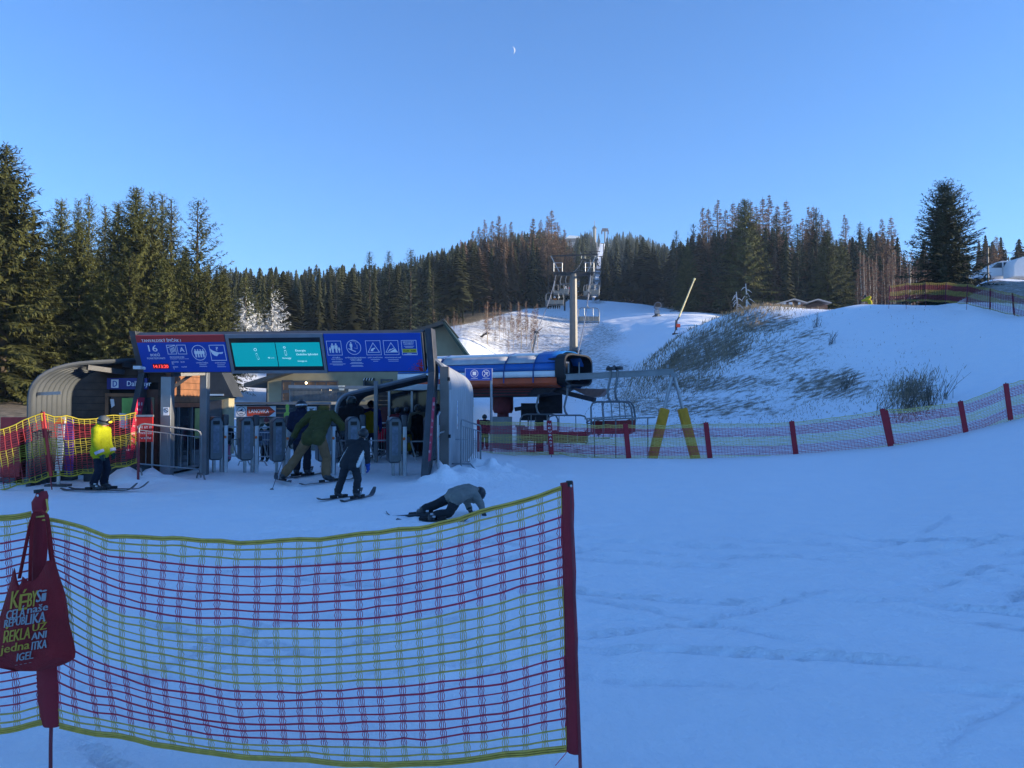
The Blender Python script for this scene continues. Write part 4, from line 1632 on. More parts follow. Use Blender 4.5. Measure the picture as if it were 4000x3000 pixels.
# beam on a padded A frame
be_ = thing('beam_stand', 'grey steel garage beam resting on an A frame with yellow padded legs', 'beam', W(2630, 1800, 28))
b0, b1 = W(2203, 1474, 28.5), W(2632, 1452, 28)
mb = MB()
mb.bar(b0, b1, .14, .035, up=(0, 0, 1))
dz = Vector((0, 0, .1))
mb = MB()
mb.bar(b0 + dz, b1 + dz, .16, .03)
mb.bar(b0 - dz, b1 - dz, .16, .03)
mb.bar(b0, b1, .05, .19)
mb.build('beam', STEEL, be_)
ap = W(2630, 1466, 28)
mb = MB()
mb.box(ap + Vector((0, 0, .0)), (.22, .2, .12))
mb.box(ap + Vector((-.2, 0, .33)), (.08, .06, .12))
mb.build('saddle', STEEL, be_)
for uu in (2543, 2722):
    f = W(uu, 1812, 28)
    mb = MB()
    mb.tube([ap + Vector((.04 if uu > 2600 else -.04, 0, -.03)), f], .065, 12)
    mb.build('leg', GALV, be_)
    t0 = (ap - f).normalized()
    mb = MB()
    mb.bar(f, f + t0 * 2.08, .33, .33, up=(0, 1, 0))
    mb.build('pad', mat('yellow_pad', (.58, .29, .02), .75, 0, .15, 5, .2, 25), be_, bevel=.05)
# information sign on a pole in front of the station
sp = thing('rules_sign', 'blue rules sign with white round pictograms on a grey pole before the lift station', 'sign', W(1918, 1700, 27.2))
d = 27.2
a0, a1, z0, z1 = Wx(1815, d), Wx(1923, d), Wz(1486, d), Wz(1438, d)
mb = MB()
mb.box(((a0 + a1) / 2, d, (z0 + z1) / 2), (a1 - a0, .03, z1 - z0))
sp1 = mb.build('panel', BLUE, sp)
mb = MB()
PE = lambda a, b: Vector((Wx(a, d), d - .017, Wz(b, d)))
ring(mb, PE, rect(1817, 1484.5, 1922, 1439.5), 1)
for cu in (1853, 1898):
    ring(mb, PE, circ(cu, 1459, 15, 22), 1.4)
poly_on(mb, PE, [(1888, 1449), (1890, 1447), (1909, 1469), (1907, 1471)])
poly_on(mb, PE, [(1893, 1460), (1897, 1461), (1893, 1470), (1890, 1469)])
poly_on(mb, PE, [(1900, 1452), (1908, 1456), (1906, 1460), (1899, 1457)])
poly_on(mb, PE, rect(1846, 1466, 1860, 1452))
poly_on(mb, PE, rect(1884, 1479, 1914, 1477.6))
poly_on(mb, PE, rect(1840, 1479, 1866, 1477.6))
mb.build('pictograms', WHITE, sp1, smooth=False, fix=False)
mb = MB()
mb.tube([(Wx(1919, d), d + .05, -.3), (Wx(1919, d), d + .05, z1)], .045, 8)
mb.build('pole', GALV, sp)

# ------------------------------------------------------------------ chairs
CHF = mat('chair_frame', (.17, .18, .19), .4, .6, .1, 3)
CHR = mat('chair_red', (.25, .025, .02), .6, 0, .15, 4)
CHG = mat('chair_grey', (.12, .14, .15), .6, .1, .12, 4)


def make_chair(red):
    t = thing('lift_chair', '', 'lift chair', (0, 0, 0))
    mb = MB()
    mb.box((0, 0, .02), (.18, .55, .16))
    mb.box((.12, 0, .05), (.12, .3, .12))
    mb.sphere((0, .2, .08), .09, 8)
    mb.build('grip', DARKST, t, world=False, bevel=.02)
    mb = MB()
    mb.tube([(0, 0, 0), (.0, 0, -.35), (-.10, 0, -.75), (-.16, 0, -1.05), (-.12, 0, -1.3), (0, 0, -1.5)], [.065, .06, .055, .055, .055, .06], 8)
    mb.build('hanger', CHF, t, world=False)
    mb = MB()
    w = 1.05
    mb.tube([(-w, .25, -3.02), (-w, -.1, -2.9), (-w - .02, -.12, -2.2), (-w, -.05, -1.75), (-w + .12, 0, -1.56), (-w + .35, 0, -1.5), (w - .35, 0, -1.5), (w - .12, 0, -1.56), (w, -.05, -1.75), (w + .02, -.12, -2.2), (w, -.1, -2.9), (w, .25, -3.02)], .045, 8)
    mb.tube([(-w, -.12, -2.42), (w, -.12, -2.42)], .03, 6)
    mb.tube([(-.45, 0, -1.5), (-.45, -.08, -2.3)], .025, 6)
    mb.tube([(.45, 0, -1.5), (.45, -.08, -2.3)], .025, 6)
    mb.build('frame', CHF, t, world=False)
    for k in range(4):
        x = -.76 + k * .507
        mb = MB()
        mb.box((x, .18, -2.93), (.48, .50, .07))
        mb.build('seat', CHR if red else CHG, t, world=False, bevel=.02)
        mb = MB()
        mb.box((x, -.14, -2.62), (.49, .06, .50))
        mb.build('backrest', CHR if red else CHG, t, world=False, bevel=.02)
    mb = MB()
    mb.tube([(-w, .0, -2.3), (-w + .06, .5, -2.45), (-w + .15, .55, -2.5), (w - .15, .55, -2.5), (w - .06, .5, -2.45), (w, 0, -2.3)], .028, 6)
    mb.tube([(-.3, .55, -2.5), (-.3, .62, -3.2), (.3, .62, -3.2), (.3, .55, -2.5)], .02, 6)
    mb.build('safety_bar', CHF, t, world=False)
    return t


chG = make_chair(False)
chR = make_chair(True)
GCH = 'chairs of the chairlift'
# cables: tower heads in photograph pixels
HEADS = [(100, 2240, 1064, 4.5), (232, 2304, 1012, 4.5), (420, 2350, 1000, 4.5), (650, 2358, 950, 4.5), (905, 2363, 890, 4.5)]
Lp = [W(2066, 1352, 40)]
Rp = [W(2257, 1384, 36)]
for d, u, v, gw in HEADS:
    c = W(u, v, d)
    Lp.append(c + Vector((-gw / 2, 0, -.15)))
    Rp.append(c + Vector((gw / 2, 0, -.15)))


def cable_at(pts, y):
    for a, b in zip(pts, pts[1:]):
        if a.y <= y <= b.y:
            t = (y - a.y) / (b.y - a.y)
            p = a.lerp(b, t)
            p.z -= (b - a).length * .012 * 4 * t * (1 - t)
            return p
    return pts[-1].copy()


for k, (pts, nm, lb) in enumerate(((Lp, 'haul_cable', 'left haul cable running up from the station over the towers'), (Rp, 'haul_cable', 'right haul cable running up from the station over the towers'))):
    mb = MB()
    ys = [pts[0].y + (905 - pts[0].y) * (i / 120) ** 1.6 for i in range(121)]
    mb.tube([cable_at(pts, y) for y in ys], [.03 + y * .00006 for y in ys], 6)
    tag(mb.build(nm, mat('cable_steel', (.22, .23, .25), .5, .6, .1)), lb, 'cable')

CH = [(Lp, 92, 'chair with three skiers, below and left of the nearest lift tower', 'g'), (Lp, 47, 'chair rising from the station roof on the left cable', 'g'), (Lp, 128, 'chair hanging left of the nearest lift tower mast with two pale hats over its back', 'g'),
      (Rp, 78, 'empty chair low over the sunlit snow right of the nearest lift tower', 'g'), (Rp, 106, 'dark chair just right of the nearest tower head', 'g'), (Lp, 112, 'dark chair just left of the nearest tower head', 'g'), (Rp, 122, 'chair right of the nearest lift tower, level with its mast', 'g'), (Rp, 150, 'second chair up the line right of the nearest tower', 'g'),
      (Rp, 178, 'third chair up the line right of the nearest tower', 'g'), (Lp, 165, 'chair just behind the head of the nearest lift tower', 'g'), (Rp, 212, 'chair just below the crossarm of the second tower', 'g'),
      (Lp, 205, 'chair half hidden by the nearest tower head, second beyond it', 'g'), (Rp, 262, 'small chair just past the second tower over the crest', 'g'), (Lp, 262, 'small chair on the left cable just past the second tower', 'g')]
RIDERS = []
for pts, y, lb, kd in CH:
    if lb is None:
        continue
    p = cable_at(pts, y)
    o = dup(chG, p, R(rnd.uniform(-4, 4)), lb, GCH)
    RIDERS.append((o, y))
# chairs in the station and on the garage beam
for (u, v, d, rz, lb, sc_) in ((2385, 1442, 28.2, 22, 'stored red seat chair hanging on the garage beam, the left one', .80), (2412, 1440, 28.2, 40, 'stored red seat chair hanging on the garage beam, the right one', .80),
                               (2216, 1512, 28.6, 6, 'red seat chair leaving the open end of the station', .70), (2106, 1512, 29.6, -14, 'red seat chair under the middle of the station canopy', .70)):
    o = dup(chR, W(u, v, d), R(rz), lb, GCH, sc_)
for r_ in (chG, chR):      # the patterns themselves are not part of the place
    for ch in list(r_.children):
        bpy.data.objects.remove(ch)
    bpy.data.objects.remove(r_)
# maintenance platform behind the fence under the beam
pf = thing('work_platform', 'low grey work platform with thin legs under the garage beam', 'platform', W(2390, 1700, 27.4))
mb = MB()
for (u0, v0, u1, v1) in ((2285, 1636, 2470, 1624), (2320, 1640, 2560, 1630)):
    a, b_ = W(u0, v0, 27.6), W(u1, v1, 27.3)
    mb.bar(a, b_, .35, .05)
mb.build('deck', STEEL, pf)
for (u, v) in ((2322, 1638), (2405, 1634), (2530, 1632)):
    p = W(u, v, 27.5)
    mb = MB()
    mb.tube([p, (p.x, p.y, ground_z(p.x, p.y) - .1)], .025, 6)
    mb.build('leg', STEEL, pf)

# ------------------------------------------------------------------ towers
HEADM = mat('tower_head', (.022, .024, .028), .6, .2, .2, 2)
MAST = mat('mast_paint', (.12, .12, .118), .5, .2, .12, 1, .1)


def tower(label, d, u, v, gw, r0, r1, detail=True):
    c = W(u, v, d)
    gz = ground_z(c.x, c.y)
    t = thing('lift_tower', label, 'lift tower', (c.x, c.y, gz), group='towers of the chairlift')
    mb = MB()      # tapered eight-sided mast
    A_ = []
    for zz, rr_ in ((gz - .3, r0), (gz + .02, r0), (c.z - .2, r1)):
        for k_ in range(8):
            an = R(22.5 + 45 * k_)
            A_.append((c.x + math.cos(an) * rr_ * 1.05, c.y + math.sin(an) * rr_ * 1.05, zz))
    mb.add(A_, [(q_ * 8 + i, q_ * 8 + (i + 1) % 8, q_ * 8 + 8 + (i + 1) % 8, q_ * 8 + 8 + i) for q_ in range(2) for i in range(8)] + [tuple(range(16, 24))])
    mb.build('mast', MAST, t, ang=20)
    mb = MB()
    mb.tube([(c.x, c.y, gz - .1), (c.x, c.y, gz + .35), (c.x, c.y, gz + .36), (c.x, c.y, gz + .46)], [r0 * 1.8, r0 * 1.15, r0 * 1.9, r0 * 1.9], 14)
    mb.build('base_flange', DARKST, t)
    mb = MB()
    mb.bar((c.x - gw / 2 - .3, c.y, c.z - .22), (c.x + gw / 2 + .3, c.y, c.z - .22), .5, .42)
    mb.build('crossarm', HEADM, t)
    for s in (-1, 1):
        x = c.x + s * gw / 2
        mb = MB()
        mb.bar((x, c.y - 1.6, c.z - .38), (x, c.y + 1.6, c.z - .1), .12, .3)
        for k in range(6):
            yy = c.y - 1.4 + k * .56
            mb.tube([(x - .09, yy, c.z - .24 + (yy - c.y) * .09), (x + .09, yy, c.z - .24 + (yy - c.y) * .09)], .20, 12)
        mb.build('sheave_train', HEADM, t)
        if detail:
            mb = MB()
            for dx in (-.55, .55):
                mb.tube([(x + dx - s * .2, c.y - .6, c.z), (x + dx - s * .2, c.y - .6, c.z + 1.15)], .05, 6)
            for zz in (.55, 1.15):
                mb.tube([(x - .75 + (.2 - s * .2) - (.2 if s > 0 else 0) + .0, c.y - .6, c.z + zz), (x + .35 + (.2 - s * .2) + (.0), c.y - .6, c.z + zz)], .045, 6)
            mb.build('railing', GALV, t)
            mb = MB()
            mb.bar((x - s * .4, c.y, c.z + .1), (x - s * .2 - s * .9 * (-1), c.y, c.z + 2.15), .09, .09)
            mb.build('strut', GALV, t)
    if detail:
        mb = MB()
        mb.bar((c.x - gw / 2 - .6, c.y, c.z + 2.15), (c.x + gw / 2 + .9, c.y, c.z + 2.35), .16, .2)
        mb.build('lifting_frame', HEADM, t)
        mb = MB()
        for i in range(14):
            zz = gz + .8 + (c.z - gz - 2) * i / 13
            mb.bar((c.x + r0 * .9, c.y - .2, zz), (c.x + r0 * .9 + .22, c.y - .2, zz), .05, .05)
        mb.build('rungs', GALV, t)
    return t


tower('nearest lift tower, its grey mast standing behind the station', 100, 2240, 1064, 4.5, .56, .42)
tower('second lift tower up the line, its pale mast rising from the snow crest', 232, 2304, 1012, 4.5, .5, .38)
tower('third lift tower in the white forest aisle', 420, 2350, 1000, 4.5, .55, .45, False)
tower('fourth lift tower, highest in the forest aisle below the summit', 650, 2358, 950, 4.5, .6, .5, False)
c = W(2363, 905, 905)
ts = thing('summit_station', 'tiny summit station of the chairlift at the top of the aisle', 'lift station', (c.x, c.y, c.z - 8))
mb = MB()
mb.tube([(c.x, c.y, c.z - 22), (c.x, c.y, c.z)], .9, 10)
mb.build('mast', MAST, ts)
mb = MB()
mb.bar((c.x - 3.6, c.y, c.z + 3.2), (c.x + 3.6, c.y, c.z + 3.2), 5, .7)
mb.bar((c.x - 4, c.y, c.z + 1.2), (c.x + 4, c.y, c.z + 1.2), 5, 1.0)
mb.bar((c.x - 3.8, c.y, c.z - 3), (c.x - 3.8, c.y, c.z + 1.2), 1.2, 1.2)
mb.bar((c.x + 3.8, c.y, c.z - 3), (c.x + 3.8, c.y, c.z + 1.2), 1.2, 1.2)
mb.build('canopy', mat('summit_red', (.10, .05, .05), .6, 0, .2), ts)
c = W(2322, 893, 960)
lt = thing('lookout_tower', 'pointed lookout tower with a mast among the summit trees', 'tower', (c.x, c.y, c.z - 15))
mb = MB()
mb.tube([(c.x, c.y, c.z - 25), (c.x, c.y, c.z)], 2.1, 12)
mb.build('shaft', STONE, lt)
mb = MB()
mb.tube([(c.x, c.y, c.z), (c.x, c.y, c.z + .6), (c.x, c.y, c.z + 4)], [2.9, 2.9, .3], 12)
mb.build('roof', ROOFD, lt)
mb = MB()
mb.tube([(c.x, c.y, c.z + 3.5), (c.x, c.y, c.z + 10)], .35, 6)
mb.build('mast', DARKST, lt)
c = W(2243, 935, 930)
sv = thing('summit_house', 'snow covered summit house roof shining left of the summit trees', 'house', (c.x, c.y, c.z - 6))
mb = MB()
mb.box((c.x - 1, c.y, c.z - 7), (20, 12, 14))
mb.build('wall', mat('brown_dark', (.06, .05, .05), .7, 0, .2), sv)
mb = MB()
mb.prism([(-12, 0), (11, -2), (14, -4), (6, 4), (-6, 5)], c, (1, 0, 0), (0, 0, 1), (0, 14, 0))
mb.build('roof', mat('roof_snow', (.82, .86, .9), .6, 0, .04), sv)

# ------------------------------------------------------------------ snow guns
p = W(2640, 1290, 86)
p.z = ground_z(p.x, p.y)
sl_ = thing('snow_lance', 'tall leaning snow lance shining in the sun on the slope', 'snow gun', p)
mb = MB()
mb.tube([W(2652, 1238, 86), W(2712, 1092, 86)], [.10, .075], 10)
mb.tube([W(2711, 1094, 86), W(2714, 1087, 86)], .12, 10)
mb.build('lance', mat('lance_pale', (.75, .62, .32), .4, 0, .08), sl_)
mb = MB()
mb.bar(W(2641, 1290, 86), W(2642, 1250, 86), .22, .22)
mb.bar(W(2642, 1256, 86), W(2654, 1236, 86), .15, .15)
mb.build('stand', DARKST, sl_)
mb = MB()
q = W(2649, 1272, 85.8)
mb.box(q, (.42, .3, .38))
mb.build('valve_box', mat('signal_red', (.5, .05, .02), .5, 0, .1), sl_)
mb = MB()
mb.box(p + Vector((.05, 0, .06)), (.8, .6, .16))
mb.tube([p + Vector((-.2, 0, .1)), p + Vector((.0, 0, .6))], .06, 6)
mb.build('base', MATTE, sl_)
p = W(2567, 1205, 132)
p.z = ground_z(p.x, p.y)
fg = thing('fan_snow_gun', 'round fan snow gun on a stand on the far slope crest', 'snow gun', p)
mb = MB()
mb.tube([p + Vector((0, -.8, 1.9)), p + Vector((0, .6, 1.8))], [.62, .5], 14)
mb.build('drum', mat('gun_blue', (.10, .13, .18), .5, 0, .15), fg)
mb = MB()
mb.tube([p + Vector((0, -.82, 1.9)), p + Vector((0, -.78, 1.9))], .5, 12)
mb.build('fan', MATTE, fg)
mb = MB()
mb.tube([p, p + Vector((0, 0, 1.2))], [.5, .3], 8)
mb.tube([p + Vector((-.8, 0, .0)), p + Vector((0, 0, .6)), p + Vector((.8, 0, 0))], .1, 6)
mb.build('stand', DARKST, fg)
mb = MB()
mb.box(p + Vector((-.1, -.5, .8)), (.9, .4, .6))
mb.build('motor_box', POSTER, fg)
# ------------------------------------------------------------------ safety nets
CY = mat('cord_yellow', (.66, .46, .09), .6, 0, .15, 30)
CR = mat('cord_red', (.58, .035, .075), .6, 0, .15, 30)
CYL = mat('cord_yellow_bright', (.72, .60, .17), .6, 0, .1, 30)
CRL = mat('cord_red_bright', (.58, .06, .085), .6, 0, .15, 30)
SLEEVE = mat('red_sleeve', (.25, .012, .022), .65, 0, .16, 7, .25, 40)
RODM = mat('red_rod', (.20, .03, .04), .5, 0, .15)
CAPM = mat('black_cap', (.012, .012, .015), .5, 0, .1)
ROWS = ['T', 'y', 'y'] + ['r'] * 7 + ['y'] * 7 + ['r'] * 7 + ['y', 'y', 'B']


def sweep(P, r, U, N):
    """three-sided cords: P (n,3) path, offsets spanned by U and N"""
    n = len(P)
    A = P + N * r
    B = P + (-.5 * N + .87 * U) * r
    C = P + (-.5 * N - .87 * U) * r
    V = np.stack([A, B, C], 1).reshape(-1, 3)
    i = np.arange(n - 1)[:, None] * 3
    q = np.array([[0, 1, 4, 3], [1, 2, 5, 4], [2, 0, 3, 5]])
    return V, (i[:, :, None] + q[None]).reshape(-1, 4)


def net_mesh(name, parent, tops, bots, sag_t, sag_b, cell=.086, rad=.004, vr=.0011, strands=4, seed=1, fine=3, bulge=.0, mats=None, ease=0.0, band=None, wob=.004, pull=0.0):
    rg = np.random.default_rng(seed)
    Vs, Qs, Ms, off = [], [], [], 0
    mats = mats or (CY, CR)
    nb = len(tops) - 1
    H = len(ROWS) - 1
    org = np.array(parent.location)

    def surf(b, s, t):
        T0, T1, B0, B1 = [np.array(q) for q in (tops[b], tops[b + 1], bots[b], bots[b + 1])]
        s = np.asarray(s)[:, None]
        t = np.asarray(t)[:, None]
        par = 4 * s * (1 - s)
        if ease:
            par = np.where(s < .5, 1 - (1 - 2 * s) ** (2 + ease), par)
        top = T0 * (1 - s) + T1 * s
        bot = B0 * (1 - s) + B1 * s
        top = top - np.array([0, 0, 1]) * par * sag_t
        bot = bot - np.array([0, 0, 1]) * par * sag_b
        p = top * (1 - t) + bot * t
        p[:, 1] += (bulge * par * np.sin(np.pi * t))[:, 0]
        if pull:      # the cords bunch upward where they are tied to the left post
            p[:, 2] += (pull * np.exp(-(s / .085) ** 1.3) * np.sin(np.pi * np.minimum(1, t * 1.15)) ** 1.2 * (.6 + .8 * t))[:, 0]
        return p - org

    def put(P, r, U, N, mi):
        nonlocal off
        V, Q = sweep(P, r, U, N)
        Vs.append(V)
        Qs.append(Q + off)
        Ms.append(np.full(len(Q), mi))
        off += len(V)

    for b in range(nb):
        T0, T1 = np.array(tops[b]), np.array(tops[b + 1])
        L = np.linalg.norm(T1 - T0)
        U = np.array([0, 0, 1.0])
        D = (T1 - T0) / L
        N = np.cross(D, U)
        N /= np.linalg.norm(N)
        nc = max(2, int(L / cell))
        s = np.linspace(0, 1, nc * fine + 1)
        hgt = np.linalg.norm(np.array(tops[b]) - np.array(bots[b]))
        wob_k = {}
        # slow waviness shared by neighbouring rows, so that the net hangs as one cloth
        base_w = np.stack([np.interp(s, np.linspace(0, 1, 9), rg.normal(0, 1, 9)) for _ in range(6)])
        for k, c in enumerate(ROWS):
            t = k / H
            f = t * 5
            i0 = min(int(f), 4)
            wv = base_w[i0] * (1 - f + i0) + base_w[i0 + 1] * (f - i0)
            dz = wob * (1.6 * wv + np.interp(s, np.linspace(0, 1, nc + 1), rg.normal(0, .5, nc + 1))) * np.minimum(1, np.minimum(s, 1 - s) * 12)
            if c in 'TB':
                for j in ((-1, 0, 1) if band is None else (0,)):
                    tt = t + j * .009 * (1 if c == 'T' else 1)
                    P = surf(b, s, np.full_like(s, tt))
                    P[:, 2] += dz
                    put(P, rad * 1.5 if band is None else band, U, N, 0)
            else:
                P = surf(b, s, np.full_like(s, t))
                P[:, 2] += dz
                put(P, rad * (1 + .12 * rg.normal()), U, N, 0 if c == 'y' else 1)
            wob_k[k] = dz
        for i in range(nc + 1):
            s0 = min(max((i + rg.normal() * .06) / nc, .002), .998)
            for j in range(strands):
                o = (j - (strands - 1) / 2) * .0065 / L
                tt, dd, cc = [], [], []
                steps = 4 if strands > 1 else 1
                for k in range(H):
                    for q in range(steps):
                        tt.append((k + q / steps) / H)
                        w_ = .75 + .55 * math.sin(math.pi * q / steps) * (1 + .25 * rg.normal())
                        dd.append(s0 + o * w_ + (rg.normal() * .0004 / L if strands > 1 else 0) + .004 / L * np.sin(k * .5 + i))
                tt.append(1.0)
                dd.append(s0)
                tt, dd = np.array(tt), np.clip(np.array(dd), 0, 1)
                P = surf(b, dd, tt)
                P[:, 2] += np.interp(tt * H, np.arange(H + 1), [np.interp(s0, s, wob_k[k]) for k in range(H + 1)])
                # colour runs by zone
                st_ = 0
                zone = [0 if ROWS[min(H, int(round(q * H - .2)))] in 'TByB' else 1 for q in tt]
                for q in range(1, len(tt) + 1):
                    if q == len(tt) or zone[q] != zone[st_]:
                        e_ = min(q + 1, len(tt))
                        if e_ - st_ > 1:
                            put(P[st_:e_], vr, D, N, zone[st_])
                        st_ = q
    return npmesh(name, np.concatenate(Vs), np.concatenate(Qs), list(mats), parent, np.concatenate(Ms))


def post(parent, top, bot, w, rod_to, sleeve_mat=None, th=.035, letters=None, rod_top=None):
    top, bot = Vector(top), Vector(bot)
    mb = MB()
    mb.bar(bot, top, w, th, up=(0, 1, 0))
    sl_ = mb.build('post_sleeve', sleeve_mat or SLEEVE, parent, bevel=.008)
    ax = (top - bot).normalized()
    mb = MB()
    mb.tube([top + ax * .025, rod_to], .011 if w > .05 else .009, 6)
    mb.build('post_rod', RODM, sl_)
    mb = MB()
    mb.tube([top - ax * .01, top + ax * .028], .017, 8)
    mb.build('post_cap', CAPM, sl_)
    if letters:
        T = MB()
        n = len(letters)
        L = (top - bot).length
        for i, ch in enumerate(letters):
            if ch == ' ':
                continue
            p = top - ax * (L * (.06 + .74 * (i + .5) / n))
            text(T, ch, p + Vector((0, -th / 2 - .004, -.03)), (1, 0, 0), (0, 0, 1), .066, w * .55, 'C', bold=.004)
        T.build('lettering', WHITE, sl_, smooth=False, fix=False)
    return sl_


# --- the near net
DR, DL = 3.24, 3.38
nf = thing('near_safety_net', 'near yellow and red safety net sagging between two red sleeved posts', 'safety net', W(1200, 2950, 3.3))
# right post
mb = MB()
for (v0, v1, a0, b0, a1, b1) in ((1888, 2945, 2189, 2240, 2214, 2270),):
    A = [W(a0, v0, DR), W(b0, v0 - 6, DR), W(b1, v1 + 4, DR), W(a1, v1 - 4, DR)]
    th = Vector((0, .03, 0))
    mid = []
    rows = []
    for k in range(13):
        t = k / 12
        l, r_ = A[0].lerp(A[3], t), A[1].lerp(A[2], t)
        wv = .0025 * math.sin(k * 2.1)
        c = (l + r_) / 2
        rows.append([l + Vector((wv, .014, 0)), l.lerp(r_, .18) + Vector((wv, -.004, 0)), c + Vector((wv, -.010, 0)), l.lerp(r_, .82) + Vector((wv, -.004, 0)), r_ + Vector((wv, .014, 0)), c + Vector((wv, .03, 0)), l + Vector((wv, .014, 0))])
    mb.sheet(rows)
    nV = len(mb.v)
    mb.f.append(tuple(range(0, 6)))
    mb.f.append(tuple(range(nV - 7, nV - 1)))
    mb.m += [0, 0]
ps = mb.build('post_sleeve', SLEEVE, nf)
mb = MB()
mb.tube([W(2226, 1905, DR), W(2265, 2945, DR), W(2272, 3150, DR)], .0075, 8)
mb.build('post_rod', RODM, ps)
mb = MB()
mb.tube([W(2225, 1900, DR), W(2224, 1878, DR)], .014, 10)
mb.build('post_cap', CAPM, ps)
mb = MB()
mb.sphere(W(2231, 1898, DR - .014), (.005, .003, .006), 10)
mb.build('eyelet', SILVER, ps)
# left post: bunched at the top
mb = MB()
rows = []
for (a, b_, v, dp) in ((140, 184, 1918, .012), (138, 190, 1936, .02), (122, 188, 1962, .026), (124, 186, 1990, .024), (133, 184, 2018, .02), (124, 190, 2045, .022), (122, 190, 2100, .022), (124, 182, 2200, .02), (126, 172, 2330, .018),
                      (136, 210, 2480, .018), (143, 226, 2640, .018), (147, 229, 2740, .018), (156, 231, 2800, .016), (168, 232, 2838, .015)):
    l, r_ = W(a, v, DL), W(b_, v, DL)
    c = (l + r_) / 2
    rows.append([l, l.lerp(r_, .2) - Vector((0, dp * .8, 0)), c - Vector((0, dp, 0)), l.lerp(r_, .8) - Vector((0, dp * .8, 0)), r_, l.lerp(r_, .7) + Vector((0, dp, 0)), l.lerp(r_, .3) + Vector((0, dp, 0)), l])
mb.sheet(rows)
nV = len(mb.v)
mb.f += [tuple(range(0, 7)), tuple(range(nV - 8, nV - 1))]
mb.m += [0, 0]
ps2 = mb.build('post_sleeve', SLEEVE, nf)
mb = MB()
mb.tube([W(160, 1930, DL), W(200, 2830, DL), W(198, 2900, DL), W(197, 3200, DL)], .0078, 8)
mb.build('post_rod', RODM, ps2)
mb = MB()
mb.tube([W(152, 1925, DL), W(151, 1912, DL)], .020, 10)
mb.build('post_cap', CAPM, ps2)
mb = MB()
mb.sphere(W(147, 1936, DL - .022), (.005, .003, .006), 10)
mb.build('eyelet', SILVER, ps2)
mb = MB()
mb.tube([W(182, 1950, DL - .01), W(188, 1990, DL - .02), W(172, 2016, DL - .03), W(128, 2022, DL - .03), W(122, 2035, DL), W(186, 2030, DL - .02)], .004, 6)
mb.build('tie_cord', CY, ps2)
tops = [W(188, 2026, DL), W(2192, 1902, DR)]
bots = [W(232, 2836, DL), W(2213, 2926, DR)]
net_mesh('net', nf, tops, bots, .150, .105, cell=.0865, rad=.0043, vr=.0018, strands=4, seed=3, fine=4, bulge=-.10, ease=.08, wob=.005, pull=.085)
net_mesh('net', nf, [W(-900, 1985, 3.2), W(122, 2008, DL)], [W(-900, 2880, 3.2), W(165, 2822, DL)], .05, .04, cell=.0865, rad=.0043, vr=.0018, strands=4, seed=4, fine=4, bulge=-.03)
mb = MB()
mb.tube([W(2218, 2930, DR), W(2206, 2948, DR - .02), W(2190, 2966, DR - .02), W(2170, 2990, DR)], .0016, 5)
mb.build('loose_thread', CR, nf)

# --- the bag on the left post
bag = thing('tote_bag', 'red cloth tote bag with yellow and white slogan lettering hanging on the near net post', 'bag', W(140, 2600, 3.27))
BD = 3.27
OUT = [(2190, 62, 216), (2215, 56, 222), (2260, 44, 236), (2320, 26, 256), (2380, 8, 265), (2440, -10, 272), (2500, -24, 288), (2545, -34, 296), (2575, -40, 292), (2600, -36, 240), (2614, 10, 190), (2622, 60, 150)]


def bag_y(u, v):
    l = np.interp(v, [o[0] for o in OUT], [o[1] for o in OUT])
    r_ = np.interp(v, [o[0] for o in OUT], [o[2] for o in OUT])
    s = min(max((u - l) / max(1, r_ - l), 0), 1)
    t = (v - 2190) / 432
    d = .055 * math.sqrt(max(0, 4 * s * (1 - s))) * (.35 + .65 * math.sin(min(1, t * 1.1) * math.pi * .62)) * min(1, (2630 - v) / 60)
    d += .007 * math.sin(s * 9 + t * 3) * math.sin(t * 6 + 1) + .005 * math.sin(s * 17 - t * 5)
    return d


rowsF, rowsB = [], []
VV_ = np.linspace(2190, 2622, 34)
for v in VV_:
    l = np.interp(v, [o[0] for o in OUT], [o[1] for o in OUT])
    r_ = np.interp(v, [o[0] for o in OUT], [o[2] for o in OUT])
    # the open mouth dips between the two handles
    rf_, rb_ = [], []
    for k in range(25):
        u = l + (r_ - l) * k / 24
        v2 = v
        if v < 2330:
            dip = max(0, 1 - ((u - 120) / 62) ** 2) * 80 + max(0, 1 - ((u - 72) / 16) ** 2) * 60
            v2 = v + dip * (2330 - v) / 140
        y = bag_y(u, v)
        rf_.append(W(u, v2, BD - y))
        rb_.append(W(u, v2, BD + .5 * y + .008))
    rowsF.append(rf_)
    rowsB.append(rb_)
mb = MB()
mb.sheet(rowsF)
mb.sheet(rowsB)
n0, n1 = 0, len(rowsF) * 25
for i in range(len(rowsF) - 1):
    for c_ in (0, 24):
        mb.f.append((i * 25 + c_, (i + 1) * 25 + c_, n1 + (i + 1) * 25 + c_, n1 + i * 25 + c_))
        mb.m.append(0)
for k in range(24):
    i = (len(rowsF) - 1) * 25
    mb.f.append((i + k, i + k + 1, n1 + i + k + 1, n1 + i + k))
    mb.m.append(0)
CLOTH = mat('red_cloth', (.24, .012, .016), .8, 0, .18, 9, .35, 90)
mb.build('body', CLOTH, bag)
for (path) in ([(72, 2260), (96, 2140), (114, 2050), (128, 2008)], [(112, 2320), (116, 2160), (122, 2060), (132, 2005)], [(206, 2215), (196, 2130), (188, 2060), (180, 2010)], [(200, 2220), (188, 2120), (184, 2050), (176, 2006)]):
    mb = MB()
    n_ = len(path)
    rows = []
    for (u, v) in path:
        c = W(u, v, DL - .055)
        wv = .007
        rows.append([c + Vector((-wv, .004, 0)), c + Vector((0, -.003, 0)), c + Vector((wv, .004, 0))])
    mb.sheet(rows, thick=(0, .004, 0))
    mb.build('handle', CLOTH, bag)
